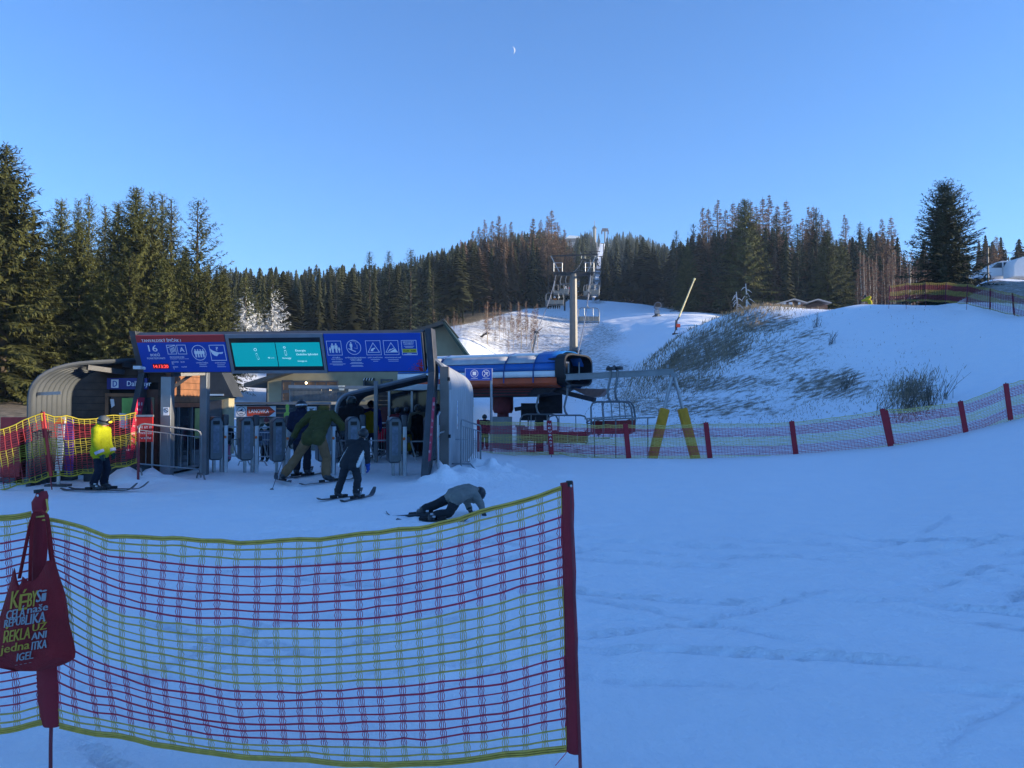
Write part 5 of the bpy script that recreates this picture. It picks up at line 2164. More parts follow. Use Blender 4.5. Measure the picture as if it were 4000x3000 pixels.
mb = MB()
mb.tube([W(128, 2008, DL - .055), W(140, 1998, DL - .05), W(165, 1996, DL - .05), W(180, 2010, DL - .055)], .006, 6)
mb.build('handle_knot', CLOTH, bag)
KX = 350 / 968
LT_ = [('K', 105, 190, 772, 190, 1), ('É', 195, 285, 790, 175, 1), ('B', 288, 335, 752, 150, 1), ('Y', 330, 384, 748, 170, 1), ('S', 384, 436, 700, 130, 0), ('i', 440, 490, 690, 130, 0), ('CELÁ', 60, 262, 888, 96, 0), ('naše', 290, 510, 822, 80, 0), ('REPUB', 40, 262, 975, 84, 0),
       ('LIKA', 268, 482, 945, 110, 0), ('ŘEKLA', 30, 318, 1140, 125, 1), ('UŽ', 345, 496, 1015, 78, 1), ('ANI', 335, 492, 1108, 76, 0), ('jedna', 0, 312, 1255, 90, 1), ('IGEL', 175, 352, 1338, 84, 0), ('ITKA', 335, 496, 1218, 90, 0), ('- - - -', 160, 330, 1390, 30, 0)]
TW, TYL = MB(), MB()
for s_, a, b_, yb, h, yel in LT_:
    T = MB()
    a_, bb = a * KX, b_ * KX
    v0 = 2100 + yb * KX
    hh = h * KX
    lift = .16 * (b_ - a) * KX / max(1, bb - a_)
    text(T, s_, (0, 0, 0), (1, 0, 0), (0, 1, 0), hh, bb - a_, bold=2.6, slant=.12)
    P = []
    for p in T.v:
        u, v = a_ + p[0], v0 - p[1] - .18 * p[0]
        P.append(W(u, v, BD - bag_y(u, v) - .006))
    (TYL if yel else TW).add(P, T.f)
TW.build('white_lettering', mat('bag_white', (.30, .31, .32), .7, 0, .08), bag, smooth=False, fix=False)
TYL.build('yellow_lettering', mat('bag_yellow', (.48, .29, .03), .7, 0, .08), bag, smooth=False, fix=False)

# --- the long net in front of the lift
mf = thing('long_safety_net', 'long red and yellow safety net curving in front of the lift and up the bank', 'safety net', W(2600, 1790, 25))
PM = [(1868, 1640, 1868, 1772, 27.0, 1792), (2145, 1643, 2154, 1775, 26.2, 1792), (2443, 1655, 2456, 1790, 25.4, 1800), (2757, 1650, 2773, 1789, 25.2, 1803), (3092, 1645, 3110, 1787, 25.0, 1800), (3446, 1597, 3480, 1751, 24.6, 1768), (3751, 1567, 3776, 1706, 24.6, 1722), (3929, 1498, 3948, 1640, 24.6, 1655), (4150, 1430, 4165, 1580, 24.6, 1600)]
tops, bots = [], []
for i, (ut, vt, ub, vb, d, vr) in enumerate(PM):
    t_, b_ = W(ut, vt, d), W(ub, vb, d)
    g_ = ground_z(b_.x, b_.y)
    r_ = (t_ - b_).normalized()
    rod = b_ - r_ * max(.05, (b_.z - g_ + .1))
    post(mf, t_, b_, .165 if i else .10, rod, letters='NEUBAST' if i == 1 else None, th=.04, sleeve_mat=mat('red_sleeve_far', (.33, .015, .028), .6, 0, .12, 5))
    tops.append(t_ + Vector((0, .035, -.05)))
    bots.append(b_ + Vector((0, .035, .0)))
t_, b_ = W(3462, 1603, 24.62), W(3488, 1735, 24.62)
post(mf, t_, b_, .10, b_ - (t_ - b_).normalized() * .4, th=.04, sleeve_mat=MATS['red_sleeve_far'])
net_mesh('net', mf, tops, bots, .035, .03, cell=.10, rad=.0105, vr=.0045, strands=1, seed=5, fine=2, mats=(CYL, CRL), band=.014, wob=.008)

# --- the net by the ticket hut
lf = thing('hut_safety_net', 'bright yellow and red safety net behind the child by the ticket hut', 'safety net', W(350, 1880, 14.6))
PL_ = [(-330, 1745, -300, 1960, 13.3), (162, 1616, 190, 1862, 14.2), (532, 1612, 535, 1806, 15.2)]
tops, bots = [], []
for i, (ut, vt, ub, vb, d) in enumerate(PL_):
    t_, b_ = W(ut, vt, d), W(ub, vb, d)
    tops.append(t_)
    bots.append(b_)
    g_ = ground_z(b_.x, b_.y)
    if i == 1:
        post(lf, t_ + Vector((0, .02, .03)), b_ + Vector((.02, .02, 0)), .085, b_ + Vector((.06, .02, -(b_.z - g_) - .05)), th=.03, sleeve_mat=mat('red_sleeve_bright', (.45, .03, .03), .5, 0, .1, 5))
    elif i == 2:
        e_ = W(540, 1690, 15.2)
        mb = MB()
        mb.tube([(e_.x, e_.y + .02, g_ - .05), e_ + Vector((0, .02, 0))], .026, 8)
        mb.build('end_post', RODM, lf)
net_mesh('net', lf, tops, bots, .10, .05, cell=.10, rad=.0058, vr=.0085, strands=1, seed=8, fine=2, mats=(mat('cord_yellow_sun', (.46, .37, .03), .6, 0, .1, 30), mat('cord_red_sun', (.32, .025, .03), .6, 0, .1, 30)), band=.018, wob=.012)

# --- the net on top of the bank
uf = thing('bank_safety_net', 'dense yellow and red striped net along the top of the snowy bank', 'safety net', W(3700, 1190, 44))
PU = [(3478, 1117, 3474, 1178, 46), (3541, 1106, 3541, 1174, 45), (3617, 1104, 3617, 1174, 44.5), (3699, 1104, 3695, 1178, 43.5), (3783, 1111, 3778, 1186, 41), (3871, 1128, 3869, 1208, 39.5), (3957, 1146, 3964, 1230, 38), (4060, 1172, 4068, 1260, 36), (4200, 1210, 4208, 1300, 34)]
tops, bots = [], []
for i, (ut, vt, ub, vb, d) in enumerate(PU):
    t_, b_ = W(ut, vt, d), W(ub, vb, d)
    g_ = ground_z(b_.x, b_.y)
    post(uf, t_ + Vector((0, .03, 0)), b_ + Vector((0, .03, 0)), .075, b_ - (t_ - b_).normalized() * max(.1, b_.z - g_ + .15) + Vector((0, .03, 0)), th=.04, sleeve_mat=mat('violet_sleeve', (.12, .01, .05), .6, 0, .12, 5))
    tops.append(t_)
    bots.append(b_)
net_mesh('net', uf, tops, bots, .04, .03, cell=.11, rad=.0085, vr=.010, strands=1, seed=9, fine=1, mats=(mat('cord_yellow_dull', (.36, .27, .06), .7, 0, .15, 9), mat('cord_red_dull', (.24, .035, .045), .7, 0, .15, 9)), band=.02, wob=.006)
# ------------------------------------------------------------------ people
from mathutils import noise as mnoise
SKIN = mat('skin', (.55, .30, .21), .55, 0, .08, 6)
BOOT = mat('ski_boot_shell', (.03, .035, .04), .35, 0, .3, 14)
HELM_D = mat('helmet_dark', (.018, .02, .024), .3, 0, .15, 5)
HELM_G = mat('helmet_grey', (.10, .11, .11), .35, 0, .1, 5)
STRAP = mat('strap_white', (.55, .57, .6), .5, 0, .3, 20)
GLOVE = mat('glove_dark', (.02, .026, .03), .7, 0, .2, 9)
SKI = mat('ski_top', (.06, .065, .075), .35, 0, .5, 3)
_CL = {}


def cloth(name, col):
    return mat('cloth_' + name, col, .8, 0, .16, 7, .25, 55, spec=.2)


BASE = dict(head=(0, .04, 1.60), neck=(0, .01, 1.47), chest=(0, 0, 1.30), waist=(0, -.01, 1.05), pel=(0, -.02, .93),
            sl=(-.20, 0, 1.40), sr=(.20, 0, 1.40), el=(-.27, -.04, 1.13), er=(.27, -.04, 1.13), wl=(-.27, .06, .90), wr=(.27, .06, .90),
            hl=(-.095, -.02, .90), hr=(.095, -.02, .90), kl=(-.11, .07, .52), kr=(.11, .07, .52), al=(-.12, -.03, .14), ar=(.12, -.03, .14), fl=(-.13, .14, .06), fr=(.13, .14, .06))


_PT = [0.0] * 4


def person(label, u, d, yaw, H, jacket, pants, over=None, helmet='helmet', helm_mat=None, goggles=None, puff=1.0, hood=None, skis=None, two_tone=None, side=None, group=None, glove_mat=None, face=False, loc=None, hat=None, boots=None, look=0.0, cuff=None):
    k = H / 1.75
    J = {a: Vector(b) for a, b in BASE.items()}
    for a, b in (over or {}).items():
        J[a] = Vector(b)
    loc = loc if loc is not None else on_ground(u, d)
    t = thing('person', label, 'person', loc, R(yaw), group)
    caps = []      # a, b, ra, rb, material

    def C(a, b, ra, rb, m):
        a = J[a] if isinstance(a, str) else Vector(a)
        b = J[b] if isinstance(b, str) else Vector(b)
        caps.append((a * k, b * k, ra * k, rb * k, m))

    X = (J['sr'] - J['sl']).normalized()
    HX = (J['hr'] - J['hl']).normalized()
    p = puff
    # torso as two side columns and a core, then shoulders
    for s in (-1, 1):
        C(J['chest'] + X * .085 * s, J['waist'] + (X + HX).normalized() * .075 * s, .115 * p, .11 * p, 0)
        C(J['waist'] + (X + HX).normalized() * .075 * s, J['pel'] + HX * .085 * s + (J['pel'] - J['waist']) * .25, .112 * p, .128 * p, 5 if two_tone else 0)
    up_ = J['chest'].lerp(J['neck'], .45)
    C('sl', up_, .085 * p, .10 * p, 4 if two_tone else 0)
    C('sr', up_, .085 * p, .10 * p, 4 if two_tone else 0)
    C('chest', 'waist', .13 * p, .12 * p, 0)
    C(up_, 'neck', .10 * p, .072, 4 if two_tone else 0)
    C('neck', 'head', .058, .07, 3)
    hd = J['head']
    hv = (hd - J['neck']).normalized()
    C(hd - hv * .02, hd + hv * .055, .088, .09, 3)
    fwd = Vector((math.sin(look), math.cos(look), 0))
    fw = (fwd - hv * fwd.dot(hv)).normalized()
    C(hd + fw * .045 - hv * .06, hd + fw * .03 - hv * .02, .045, .07, 3)      # jaw
    C(hd + fw * .095 - hv * .005, hd + fw * .108 - hv * .02, .012, .016, 3)       # nose
    lr = fw.cross(hv).normalized()
    for s in (-1, 1):
        C(hd + lr * .088 * s - hv * .01, hd + lr * .09 * s + hv * .02, .018, .02, 3)      # ears
    for s, S, E, Wr in ((-1, 'sl', 'el', 'wl'), (1, 'sr', 'er', 'wr')):
        C(S, E, .082 * p, .064 * p, 4 if two_tone else 0)
        C(E, Wr, .064 * p, .052 * p, 0 if not two_tone else 4)
    C('pel', 'pel', .13, .13, 1)
    for h, n, a, f in (('hl', 'kl', 'al', 'fl'), ('hr', 'kr', 'ar', 'fr')):
        C(h, n, .112, .088, 1)
        ank = J[n].lerp(J[a], .82)
        C(n, ank, .088, .092, 1)
        C(ank, a, .07, .068, 2)
        C(a, J[f].lerp(J[a], .1), .068, .058, 2)
    if side:
        for s in (-1, 1):
            C(J['chest'] + X * .19 * s + Vector((0, -.05, -.02)), J['pel'] + HX * .205 * s + Vector((0, -.06, -.04)), .045, .06, 6)
    if hood:
        back = -fw
        for s in (-1, 0, 1):
            C(J['neck'] + back * .07 + X * .06 * s + Vector((0, 0, .03)), J['neck'] + back * .11 + X * .06 * s + Vector((0, 0, -.09)), .06, .055, 0)
        C(J['neck'] + fw * .05 + X * -.06, J['neck'] + fw * .05 + X * .06, .05, .05, 0)
    mb = MB()
    for a, b, ra, rb, m in caps:
        mb.capsule(a, b, ra, rb, 12)
    me0 = bpy.data.meshes.new('b')
    me0.from_pydata(mb.v, [], mb.f)
    ob0 = bpy.data.objects.new('b', me0)
    COL.objects.link(ob0)
    rm = ob0.modifiers.new('r', 'REMESH')
    rm.mode = 'VOXEL'
    rm.voxel_size = .0155 * max(k, .6) * (1 if d < 18 and d > 0 else 1.5 if d > 0 else 2.2)
    sm = ob0.modifiers.new('s', 'SMOOTH')
    sm.factor = .5
    sm.iterations = 2
    dg = bpy.context.evaluated_depsgraph_get()
    me = bpy.data.meshes.new_from_object(ob0.evaluated_get(dg))
    bpy.data.objects.remove(ob0)
    bpy.data.meshes.remove(me0)
    me.name = 'body'
    A = np.array([c[0][:] for c in caps])
    D_ = np.array([(c[1] - c[0])[:] for c in caps])
    L2 = np.maximum((D_ ** 2).sum(1), 1e-9)
    ra, rb = np.array([c[2] for c in caps]), np.array([c[3] for c in caps])
    mi = np.array([c[4] for c in caps])
    nf = len(me.polygons)
    cc = np.empty(nf * 3)
    me.polygons.foreach_get('center', cc)
    cc = cc.reshape(-1, 3)
    best = np.full(nf, 1e9)
    mat_i = np.zeros(nf, dtype=np.int32)
    for i in range(len(caps)):
        w = cc - A[i]
        tt = np.clip(w @ D_[i] / L2[i], 0, 1)
        dist = np.linalg.norm(w - tt[:, None] * D_[i], axis=1) - (ra[i] + (rb[i] - ra[i]) * tt) - (.012 * k if mi[i] == 0 else 0)
        q = dist < best
        best[q] = dist[q]
        mat_i[q] = mi[i]
    nv = len(me.vertices)
    vc, vn = np.empty(nv * 3), np.empty(nv * 3)
    me.vertices.foreach_get('co', vc)
    me.vertex_normals.foreach_get('vector', vn)
    vc, vn = vc.reshape(-1, 3), vn.reshape(-1, 3)
    q = vc / k      # folds in the cloth
    n_ = .022 * fbm(q[:, 0] * 7 + q[:, 1] * 5, q[:, 2] * 11 + q[:, 1] * 3, 5, 3) + .010 * vnoise(q[:, 0] * 14 - q[:, 1] * 9, q[:, 2] * 34, 9)
    me.vertices.foreach_set('co', (vc + vn * (n_ * k)[:, None]).ravel())
    tt_m = two_tone or jacket
    for mm in (jacket, pants, boots or BOOT, SKIN, tt_m, jacket, side or jacket):
        me.materials.append(mm)
    me.polygons.foreach_set('material_index', mat_i.astype(np.int32))
    me.polygons.foreach_set('use_smooth', [True] * nf)
    me.update()
    o = bpy.data.objects.new('body', me)
    COL.objects.link(o)
    o.parent = t
    # headwear
    M = Matrix((lr, fw, hv)).transposed()      # local x right, y forward, z up
    hc = (hd + hv * .03) * k
    if helmet:
        mb = MB()
        mb.sphere(hc + M @ Vector((0, -.012, .0)) * k, (.125 * k, .142 * k, .128 * k), 20, z0=-.42, M=M)
        mb.sphere(hc + M @ Vector((0, -.03, -.04)) * k, (.118 * k, .118 * k, .075 * k), 16, z0=-.9, z1=.6, M=M)
        hh = mb.build('helmet', helm_mat or HELM_D, t, world=False)
        mb = MB()
        for i in range(3):
            q = hc + M @ Vector((0, -.06 + .05 * i, .126)) * k
            mb.tube([q + M @ Vector((-.045, 0, -.012)) * k, q, q + M @ Vector((.045, 0, -.012)) * k], .006 * k, 5)
        mb.build('vents', MATTE, hh, world=False)
    if hat:
        mb = MB()
        mb.sphere(hc + M @ Vector((0, -.005, -.005)) * k, (.112 * k, .118 * k, .125 * k), 16, z0=-.25, M=M)
        mb.sphere(hc + M @ Vector((0, -.005, -.03)) * k, (.118 * k, .124 * k, .03 * k), 16, M=M)
        mb.sphere(hc + M @ Vector((0, -.01, .14)) * k, .032 * k, 10)
        mb.build('knitted_hat', hat, t, world=False)
    if goggles:
        mb = MB()
        ringp = [hc + M @ Vector((.131 * math.cos(a), -.012 + .149 * math.sin(a), .0 + .02 * math.sin(a))) * k for a in [i * 2 * math.pi / 24 for i in range(25)]]
        rows = [[q + M @ Vector((0, 0, dz)) * k for dz in (-.018, .018)] for q in ringp]
        mb.sheet(rows)
        gs = mb.build('goggle_strap', STRAP if goggles[0] else MATTE, t, world=False, fix=False)
        if goggles[1] is not None:
            mb = MB()
            q = hc + M @ Vector((0, .125, .03)) * k
            mb.sphere(q, (.092 * k, .042 * k, .048 * k), 14, M=M)
            fr_ = mb.build('goggle_frame', MATTE, gs, world=False)
            mb = MB()
            mb.sphere(q + M @ Vector((0, .014, 0)) * k, (.080 * k, .036 * k, .037 * k), 14, M=M)
            mb.build('goggle_lens', goggles[1], gs, world=False)
    if face:
        mb = MB()
        for s in (-1, 1):
            mb.sphere((hd + fw * .083 + lr * .034 * s + hv * .028) * k, .011 * k, 8)
        mb.build('eyes', MATTE, t, world=False)
        mb = MB()
        mb.tube([(hd + fw * .092 + lr * .022 * s - hv * (.062 + .004 * abs(s))) * k for s in (-1, 0, 1)], .006 * k, 6)
        mb.build('mouth', mat('lips', (.40, .13, .11), .5, 0, .05), t, world=False)
    # gloves with separate fingers
    for E, Wr, s in (('el', 'wl', -1), ('er', 'wr', 1)):
        a, w_ = J[E], J[Wr]
        dv = (w_ - a).normalized()
        sd = Vector((1, 0, 0)) * s
        sd = (sd - dv * sd.dot(dv)).normalized()
        nn = dv.cross(sd)
        mb = MB()
        mb.capsule((w_ - dv * .01) * k, (w_ + dv * .02) * k, .058 * k * min(p, 1.15), .05 * k, 10)
        mb.capsule((w_ + dv * .03) * k, (w_ + dv * .085) * k, .044 * k, .046 * k, 10)
        fcurl = nn * (1 if nn.y > 0 else -1)
        for i in range(4):
            b0 = w_ + dv * .10 + fcurl * (.030 - .02 * i) + sd * .0
            ln = (.075, .085, .08, .065)[i]
            m0 = b0 + dv * ln * .6 - sd * .012
            m1 = m0 + dv * ln * .35 - sd * .03
            mb.tube([b0 * k, m0 * k, m1 * k], [.017 * k, .016 * k, .012 * k], 7)
        th0 = w_ + dv * .045 + fcurl * .035
        mb.tube([th0 * k, (th0 + dv * .035 + fcurl * .03 - sd * .01) * k, (th0 + dv * .07 + fcurl * .035 - sd * .02) * k], [.019 * k, .017 * k, .012 * k], 7)
        mb.build('glove', glove_mat or GLOVE, t, world=False)
        if cuff:
            mb = MB()
            mb.tube([(w_ - dv * .075) * k, (w_ - dv * .01) * k], [.078 * k * p, .074 * k * p], 12)
            mb.build('cuff', cuff, t, world=False)
    if skis:
        for A_, F_, (yw, pitch, ln, roll) in (('al', 'fl', skis[0]), ('ar', 'fr', skis[1])):
            c = (J[A_].lerp(J[F_], .4)) * k
            c.z = c.z - .075 * k
            mm_ = Matrix.Rotation(R(yw), 3, 'Z') @ Matrix.Rotation(R(pitch), 3, 'X') @ Matrix.Rotation(R(roll), 3, 'Y')
            rows = []
            for i in range(19):
                y = -.46 * ln + ln * i / 18
                f = i / 18
                wd = .047 - .012 * math.sin(math.pi * f) - (.02 if i in (0, 18) else 0)
                z = .0 + (max(0, f - .86) / .14) ** 1.6 * .13 + (max(0, .06 - f) / .06) * .03
                rows.append([c + mm_ @ Vector((x, y, z)) for x in (-wd, 0, wd)])
            mb = MB()
            mb.sheet(rows, thick=mm_ @ Vector((0, 0, -.014)))
            sk_ = mb.build('ski', SKI, t, world=False, fix=True)
            for yy in (-.17, .19):
                mb = MB()
                mb.box(c + mm_ @ Vector((0, yy * k, .022)), (.06, .11, .045), M=mm_)
                mb.build('binding', MATTE, sk_, world=False)
            mb = MB()
            for yy, zz in ((.02, .14), (.06, .09), (-.06, .20)):
                mb.box(c + mm_ @ Vector((.062 * k * (1 if A_ == 'ar' else -1), yy * k, zz * k)), (.02, .05 * k, .02), M=mm_)
            mb.build('buckle', SILVER, sk_, world=False)
    return t


def pole(label, a, b, r=.008):
    a, b = Vector(a), Vector(b)
    t = thing('ski_pole', label, 'ski pole', b)
    mb = MB()
    mb.tube([a, b], [r, r * .7], 7)
    mb.build('shaft', mat('pole_shaft', (.05, .055, .07), .4, .3, .1), t)
    ax = (a - b).normalized()
    mb = MB()
    mb.tube([a - ax * .10, a + ax * .03], [.015, .019], 8)
    mb.build('grip', MATTE, t)
    mb = MB()
    mb.tube([b + ax * .05, b + ax * .065], [.042, .03], 10)
    mb.build('basket', MATTE, t)
    return t


YJ = cloth('neon_yellow', (.36, .38, .008))
NAVY = cloth('navy', (.010, .014, .035))
OLIVE = cloth('olive', (.055, .058, .018))
TAN = cloth('brown_trousers', (.17, .105, .055))
BLK = cloth('black', (.008, .009, .012))
BLK2 = cloth('black_speckled', (.020, .024, .030))
DKBL = cloth('dark_blue', (.015, .035, .08))
WHT = cloth('white', (.58, .60, .60))
# the child in yellow
person('child in a neon yellow padded jacket and grey helmet standing sideways on skis', 398, 14.05, -93, 1.36, YJ, cloth('dark_trousers', (.010, .013, .025)), helm_mat=HELM_G, goggles=(False, mat('lens_yellow', (.75, .5, .02), .15, 0, .1)), puff=1.36, hood=True, face=True,
       glove_mat=cloth('green_glove', (.03, .06, .06)), cuff=mat('grey_cuff', (.45, .46, .55), .7, 0, .1), skis=((3, 0, 1.45, 0), (-2, 0, 1.45, 0)),
       over=dict(el=(-.30, -.02, 1.14), er=(.30, .04, 1.13), wl=(-.28, .10, .88), wr=(.28, .15, .88), kl=(-.13, .08, .5), kr=(.13, .03, .5), al=(-.13, -.02, .14), ar=(.14, -.10, .14), fl=(-.13, .15, .06), fr=(.14, .07, .06), head=(0, .06, 1.60)))
# the bent skier in brown trousers
B_ = person('skier in an olive jacket and brown trousers bending forward with legs wide apart', 1236, 15.3, 0, 1.80, OLIVE, TAN, helmet=False, hat=None, puff=1.12, hood=True, skis=((27, -3, 1.62, 12), (-32, 0, 1.62, -6)),
            over=dict(pel=(-.02, -.10, .90), waist=(0, .10, 1.02), chest=(.02, .36, 1.24), neck=(.02, .52, 1.34), head=(.02, .62, 1.36), sl=(-.18, .36, 1.31), sr=(.22, .36, 1.31), el=(-.40, .26, 1.08), er=(.42, .30, 1.12), wl=(-.52, .22, .84), wr=(.42, .38, .98),
                      hl=(-.13, -.10, .86), hr=(.11, -.10, .86), kl=(-.37, .02, .50), kr=(.19, .06, .48), al=(-.60, -.10, .15), ar=(.21, -.06, .13), fl=(-.68, .08, .09), fr=(.30, .10, .06)))
wl = W(1132, 1728, 15.5)
pole('dark ski pole planted at the left of the bent skier', W(1133, 1716, 15.5), W(1060, 1921, 14.2))
pole('dark ski pole planted at the right of the bent skier', W(1313, 1688, 15.7), W(1308, 1884, 15.4))
# navy skier just behind
person('skier in dark navy with goggles strapped over the helmet, just behind the bent one', 1181, 16.9, 4, 1.68, NAVY, cloth('navy_trousers', (.010, .012, .022)), goggles=(True, mat('lens_dark', (.05, .05, .08), .15, 0, .1)), puff=1.2, hood=True, skis=((-14, 0, 1.5, 0), (-20, 0, 1.5, 0)), look=.0,
       over=dict(neck=(-.02, .05, 1.47), head=(-.03, .08, 1.60), wl=(-.2, .25, 1.0), wr=(.2, .25, 1.0)))
# tall black skier
person('tall skier all in black with a hooded coat and dark helmet at the turnstile', 1372, 19.0, 0, 1.80, BLK, cloth('black_trousers', (.010, .010, .013)), puff=1.45, hood=True, skis=((5, 0, 1.6, 0), (-5, 0, 1.6, 0)), helm_mat=mat('helmet_green_black', (.02, .03, .03), .25, 0, .1))
pole('thin ski pole leaning beside the tall black skier', W(1336, 1672, 19.0), W(1318, 1800, 18.9), .007)
# blue and yellow jacket
person('skier in a yellow jacket with blue shoulders and patterned helmet', 1450, 23.6, 0, 1.74, cloth('yellow', (.50, .34, .02)), cloth('jeans', (.04, .07, .12)), two_tone=cloth('royal_blue', (.012, .03, .22)), puff=1.25, skis=((-6, 0, 1.6, 0), (-10, 0, 1.6, 0)), goggles=(False, None))
pole('pink ski pole beside the child in red', W(1470, 1668, 22), W(1472, 1782, 22), .009)
# black kid in front
person('small skier in snow dusted black suit with white side panels skiing away', 1381, 12.7, -6, 1.24, BLK2, BLK2, puff=1.12, side=WHT, skis=((-24, -2, 1.05, 0), (-14, 0, 1.05, 0)), glove_mat=cloth('blue_glove', (.02, .07, .30)),
       over=dict(pel=(-.06, -.06, .84), waist=(-.02, .0, .98), chest=(.05, .14, 1.18), neck=(.12, .22, 1.36), head=(.15, .27, 1.48), sl=(-.13, .14, 1.29), sr=(.25, .14, 1.27), el=(-.26, .26, 1.10), er=(.31, .08, 1.03), wl=(-.20, .45, .98), wr=(.32, .10, .78),
                 hl=(-.16, -.06, .80), hr=(.05, -.06, .80), kl=(-.27, .02, .46), kr=(.10, .05, .46), al=(-.36, -.06, .14), ar=(.10, -.08, .13), fl=(-.32, .10, .06), fr=(.12, .08, .06)))
# fallen kid
fl_ = on_ground(1765, 10.9)
person('small skier fallen on all fours in a grey jacket and black trousers', 1765, 10.9, 0, 1.28, cloth('grey_jacket', (.17, .18, .17)), BLK2, puff=1.15, hood=True, skis=((70, -8, 1.1, 50), (-100, 2, 1.1, 10)), helm_mat=HELM_D, look=1.2, loc=fl_,
       over=dict(pel=(.10, -.14, .42), waist=(.20, .0, .47), chest=(.32, .16, .47), neck=(.41, .27, .47), head=(.50, .31, .43), sl=(.20, .26, .47), sr=(.43, .06, .43), el=(.26, .42, .25), er=(.56, .02, .25), wl=(.32, .44, .10), wr=(.61, -.02, .10),
                 hl=(.02, -.06, .40), hr=(.12, -.22, .38), kl=(-.24, -.08, .27), kr=(-.02, -.34, .12), al=(-.54, -.12, .15), ar=(-.30, -.44, .09), fl=(-.64, -.02, .08), fr=(-.36, -.56, .07)))
# queue
person('small child in a bright red jacket holding the barrier', 1492, 24.9, 0, 1.0, cloth('bright_red', (.60, .02, .045)), BLK, puff=1.25, over=dict(er=(.36, .08, 1.16), wr=(.46, .2, 1.1)), skis=((4, 0, .9, 0), (-4, 0, .9, 0)))
person('skier in a black jacket with tan shoulders and grey helmet in the queue', 1632, 24.0, 0, 1.62, BLK, BLK, two_tone=cloth('tan_yoke', (.20, .19, .15)), helm_mat=mat('helmet_mid', (.06, .06, .06), .4, 0, .1), puff=1.2, skis=((8, 0, 1.5, 0), (-12, 0, 1.5, 0)))
pole('ski pole at the left of the skier with tan shoulders', W(1598, 1705, 23.5), W(1580, 1768, 23.4), .007)
person('skier with mustard trousers and dark jacket beside the kiosk', 1590, 24.8, 10, 1.56, cloth('dusk_purple', (.02, .018, .035)), cloth('mustard', (.28, .19, .02)), puff=1.15)
person('person in a dark red jacket in front of the red board', 1553, 24.9, 0, 1.55, cloth('dark_red', (.14, .012, .018)), BLK, puff=1.2)
person('skier in a blue grey jacket between gate column and ribbed wall', 1708, 22.5, -8, 1.62, cloth('steel_blue', (.03, .06, .11)), cloth('grey_trousers', (.09, .10, .12)), puff=1.2, two_tone=None)
person('child in a white knitted hat facing the camera behind the barrier', 1037, 21.4, 176, 1.02, cloth('grey_blue', (.10, .13, .18)), BLK, helmet=False, hat=cloth('white_knit', (.62, .62, .60)), face=True, puff=1.2)
person('person in a dark green coat and red hat behind the white hatted child', 1044, 22.8, 170, 1.22, cloth('dark_green', (.018, .028, .022)), BLK, helmet=False, hat=cloth('dull_red', (.16, .045, .05)), face=True, puff=1.25)
person('child in pink trousers and pale knitted hat behind the left barrier', 888, 20.9, 165, 1.10, BLK, cloth('pink', (.36, .14, .20)), helmet=False, hat=cloth('beige_knit', (.52, .48, .44)), face=True, puff=1.2)
person('skier in a yellow jacket bending low on top of the snowy bank', 3402, 56.5, 60, 1.6, cloth('far_yellow', (.34, .30, .02)), NAVY, puff=1.25, over=dict(chest=(0, .18, 1.22), neck=(0, .28, 1.36), head=(0, .34, 1.46), el=(-.3, .3, 1.2), er=(.3, .3, 1.2), wl=(-.2, .6, 1.15), wr=(.2, .6, 1.15)))
person('small figure in dark red behind the net under the station', 1893, 28.2, 180, 1.3, cloth('plum', (.05, .012, .02)), BLK, puff=1.1)
# riders on the chairs
SIT = dict(pel=(0, 0, .12), waist=(0, -.02, .28), chest=(0, -.02, .55), neck=(0, 0, .72), head=(0, .04, .86), sl=(-.2, -.02, .64), sr=(.2, -.02, .64), el=(-.26, .08, .40), er=(.26, .08, .40), wl=(-.16, .35, .35), wr=(.16, .35, .35), hl=(-.1, .02, .1), hr=(.1, .02, .1),
           kl=(-.12, .44, .08), kr=(.12, .44, .08), al=(-.12, .46, -.34), ar=(.12, .46, -.34), fl=(-.12, .62, -.40), fr=(.12, .62, -.40))
RJ = [('dark blue jacket', DKBL, None, HELM_D), ('orange jacket', cloth('orange', (.40, .12, .02)), None, mat('helmet_white', (.6, .6, .6), .4, 0, .05)), ('black jacket', BLK, None, mat('helmet_pale', (.35, .42, .45), .4, 0, .05)), ('pale jacket', cloth('pale', (.4, .42, .44)), None, MATS['helmet_white']), ('red jacket', cloth('rider_red', (.3, .03, .04)), None, HELM_D)]
for ci, slots in ((0, (0, 1, 2)), (1, (3, 4))):
    ch, y = RIDERS[(0, 2)[ci]]
    for n_, ri in enumerate(slots):
        nm, jk, _, hm_ = RJ[ri]
        x = (-.55, .0, .52)[n_] if ci == 0 else (-.1, .45)[n_]
        person('rider in a %s sitting on the %s' % (nm, 'chair left of the nearest lift tower' if ci == 0 else 'chair just beyond the nearest lift tower'), 0, 0, 0, 1.7, jk, BLK, over=SIT, helm_mat=hm_, loc=ch.location + Vector((x, .14, -2.87)), skis=((0, 4, 1.5, 0), (0, 2, 1.5, 0)))
# tip of a ski reaching in at the left edge
mb = MB()
rows = []
for i in range(12):
    f = i / 11
    q = W(-120 + 165 * f, 1985 - 4 * f, 12.4 + .9 * f) + Vector((0, 0, .02 + max(0, f - .7) ** 1.6 * .7))
    w_ = .045 * (1 if f < .85 else 1 - (f - .85) * 4.5)
    rows.append([q + Vector((-.01, -w_, 0)), q, q + Vector((.01, w_, 0))])
mb.sheet(rows, thick=(0, 0, -.015))
tag(mb.build('ski', SKI), 'upturned ski tip reaching in at the left edge on the snow', 'ski')
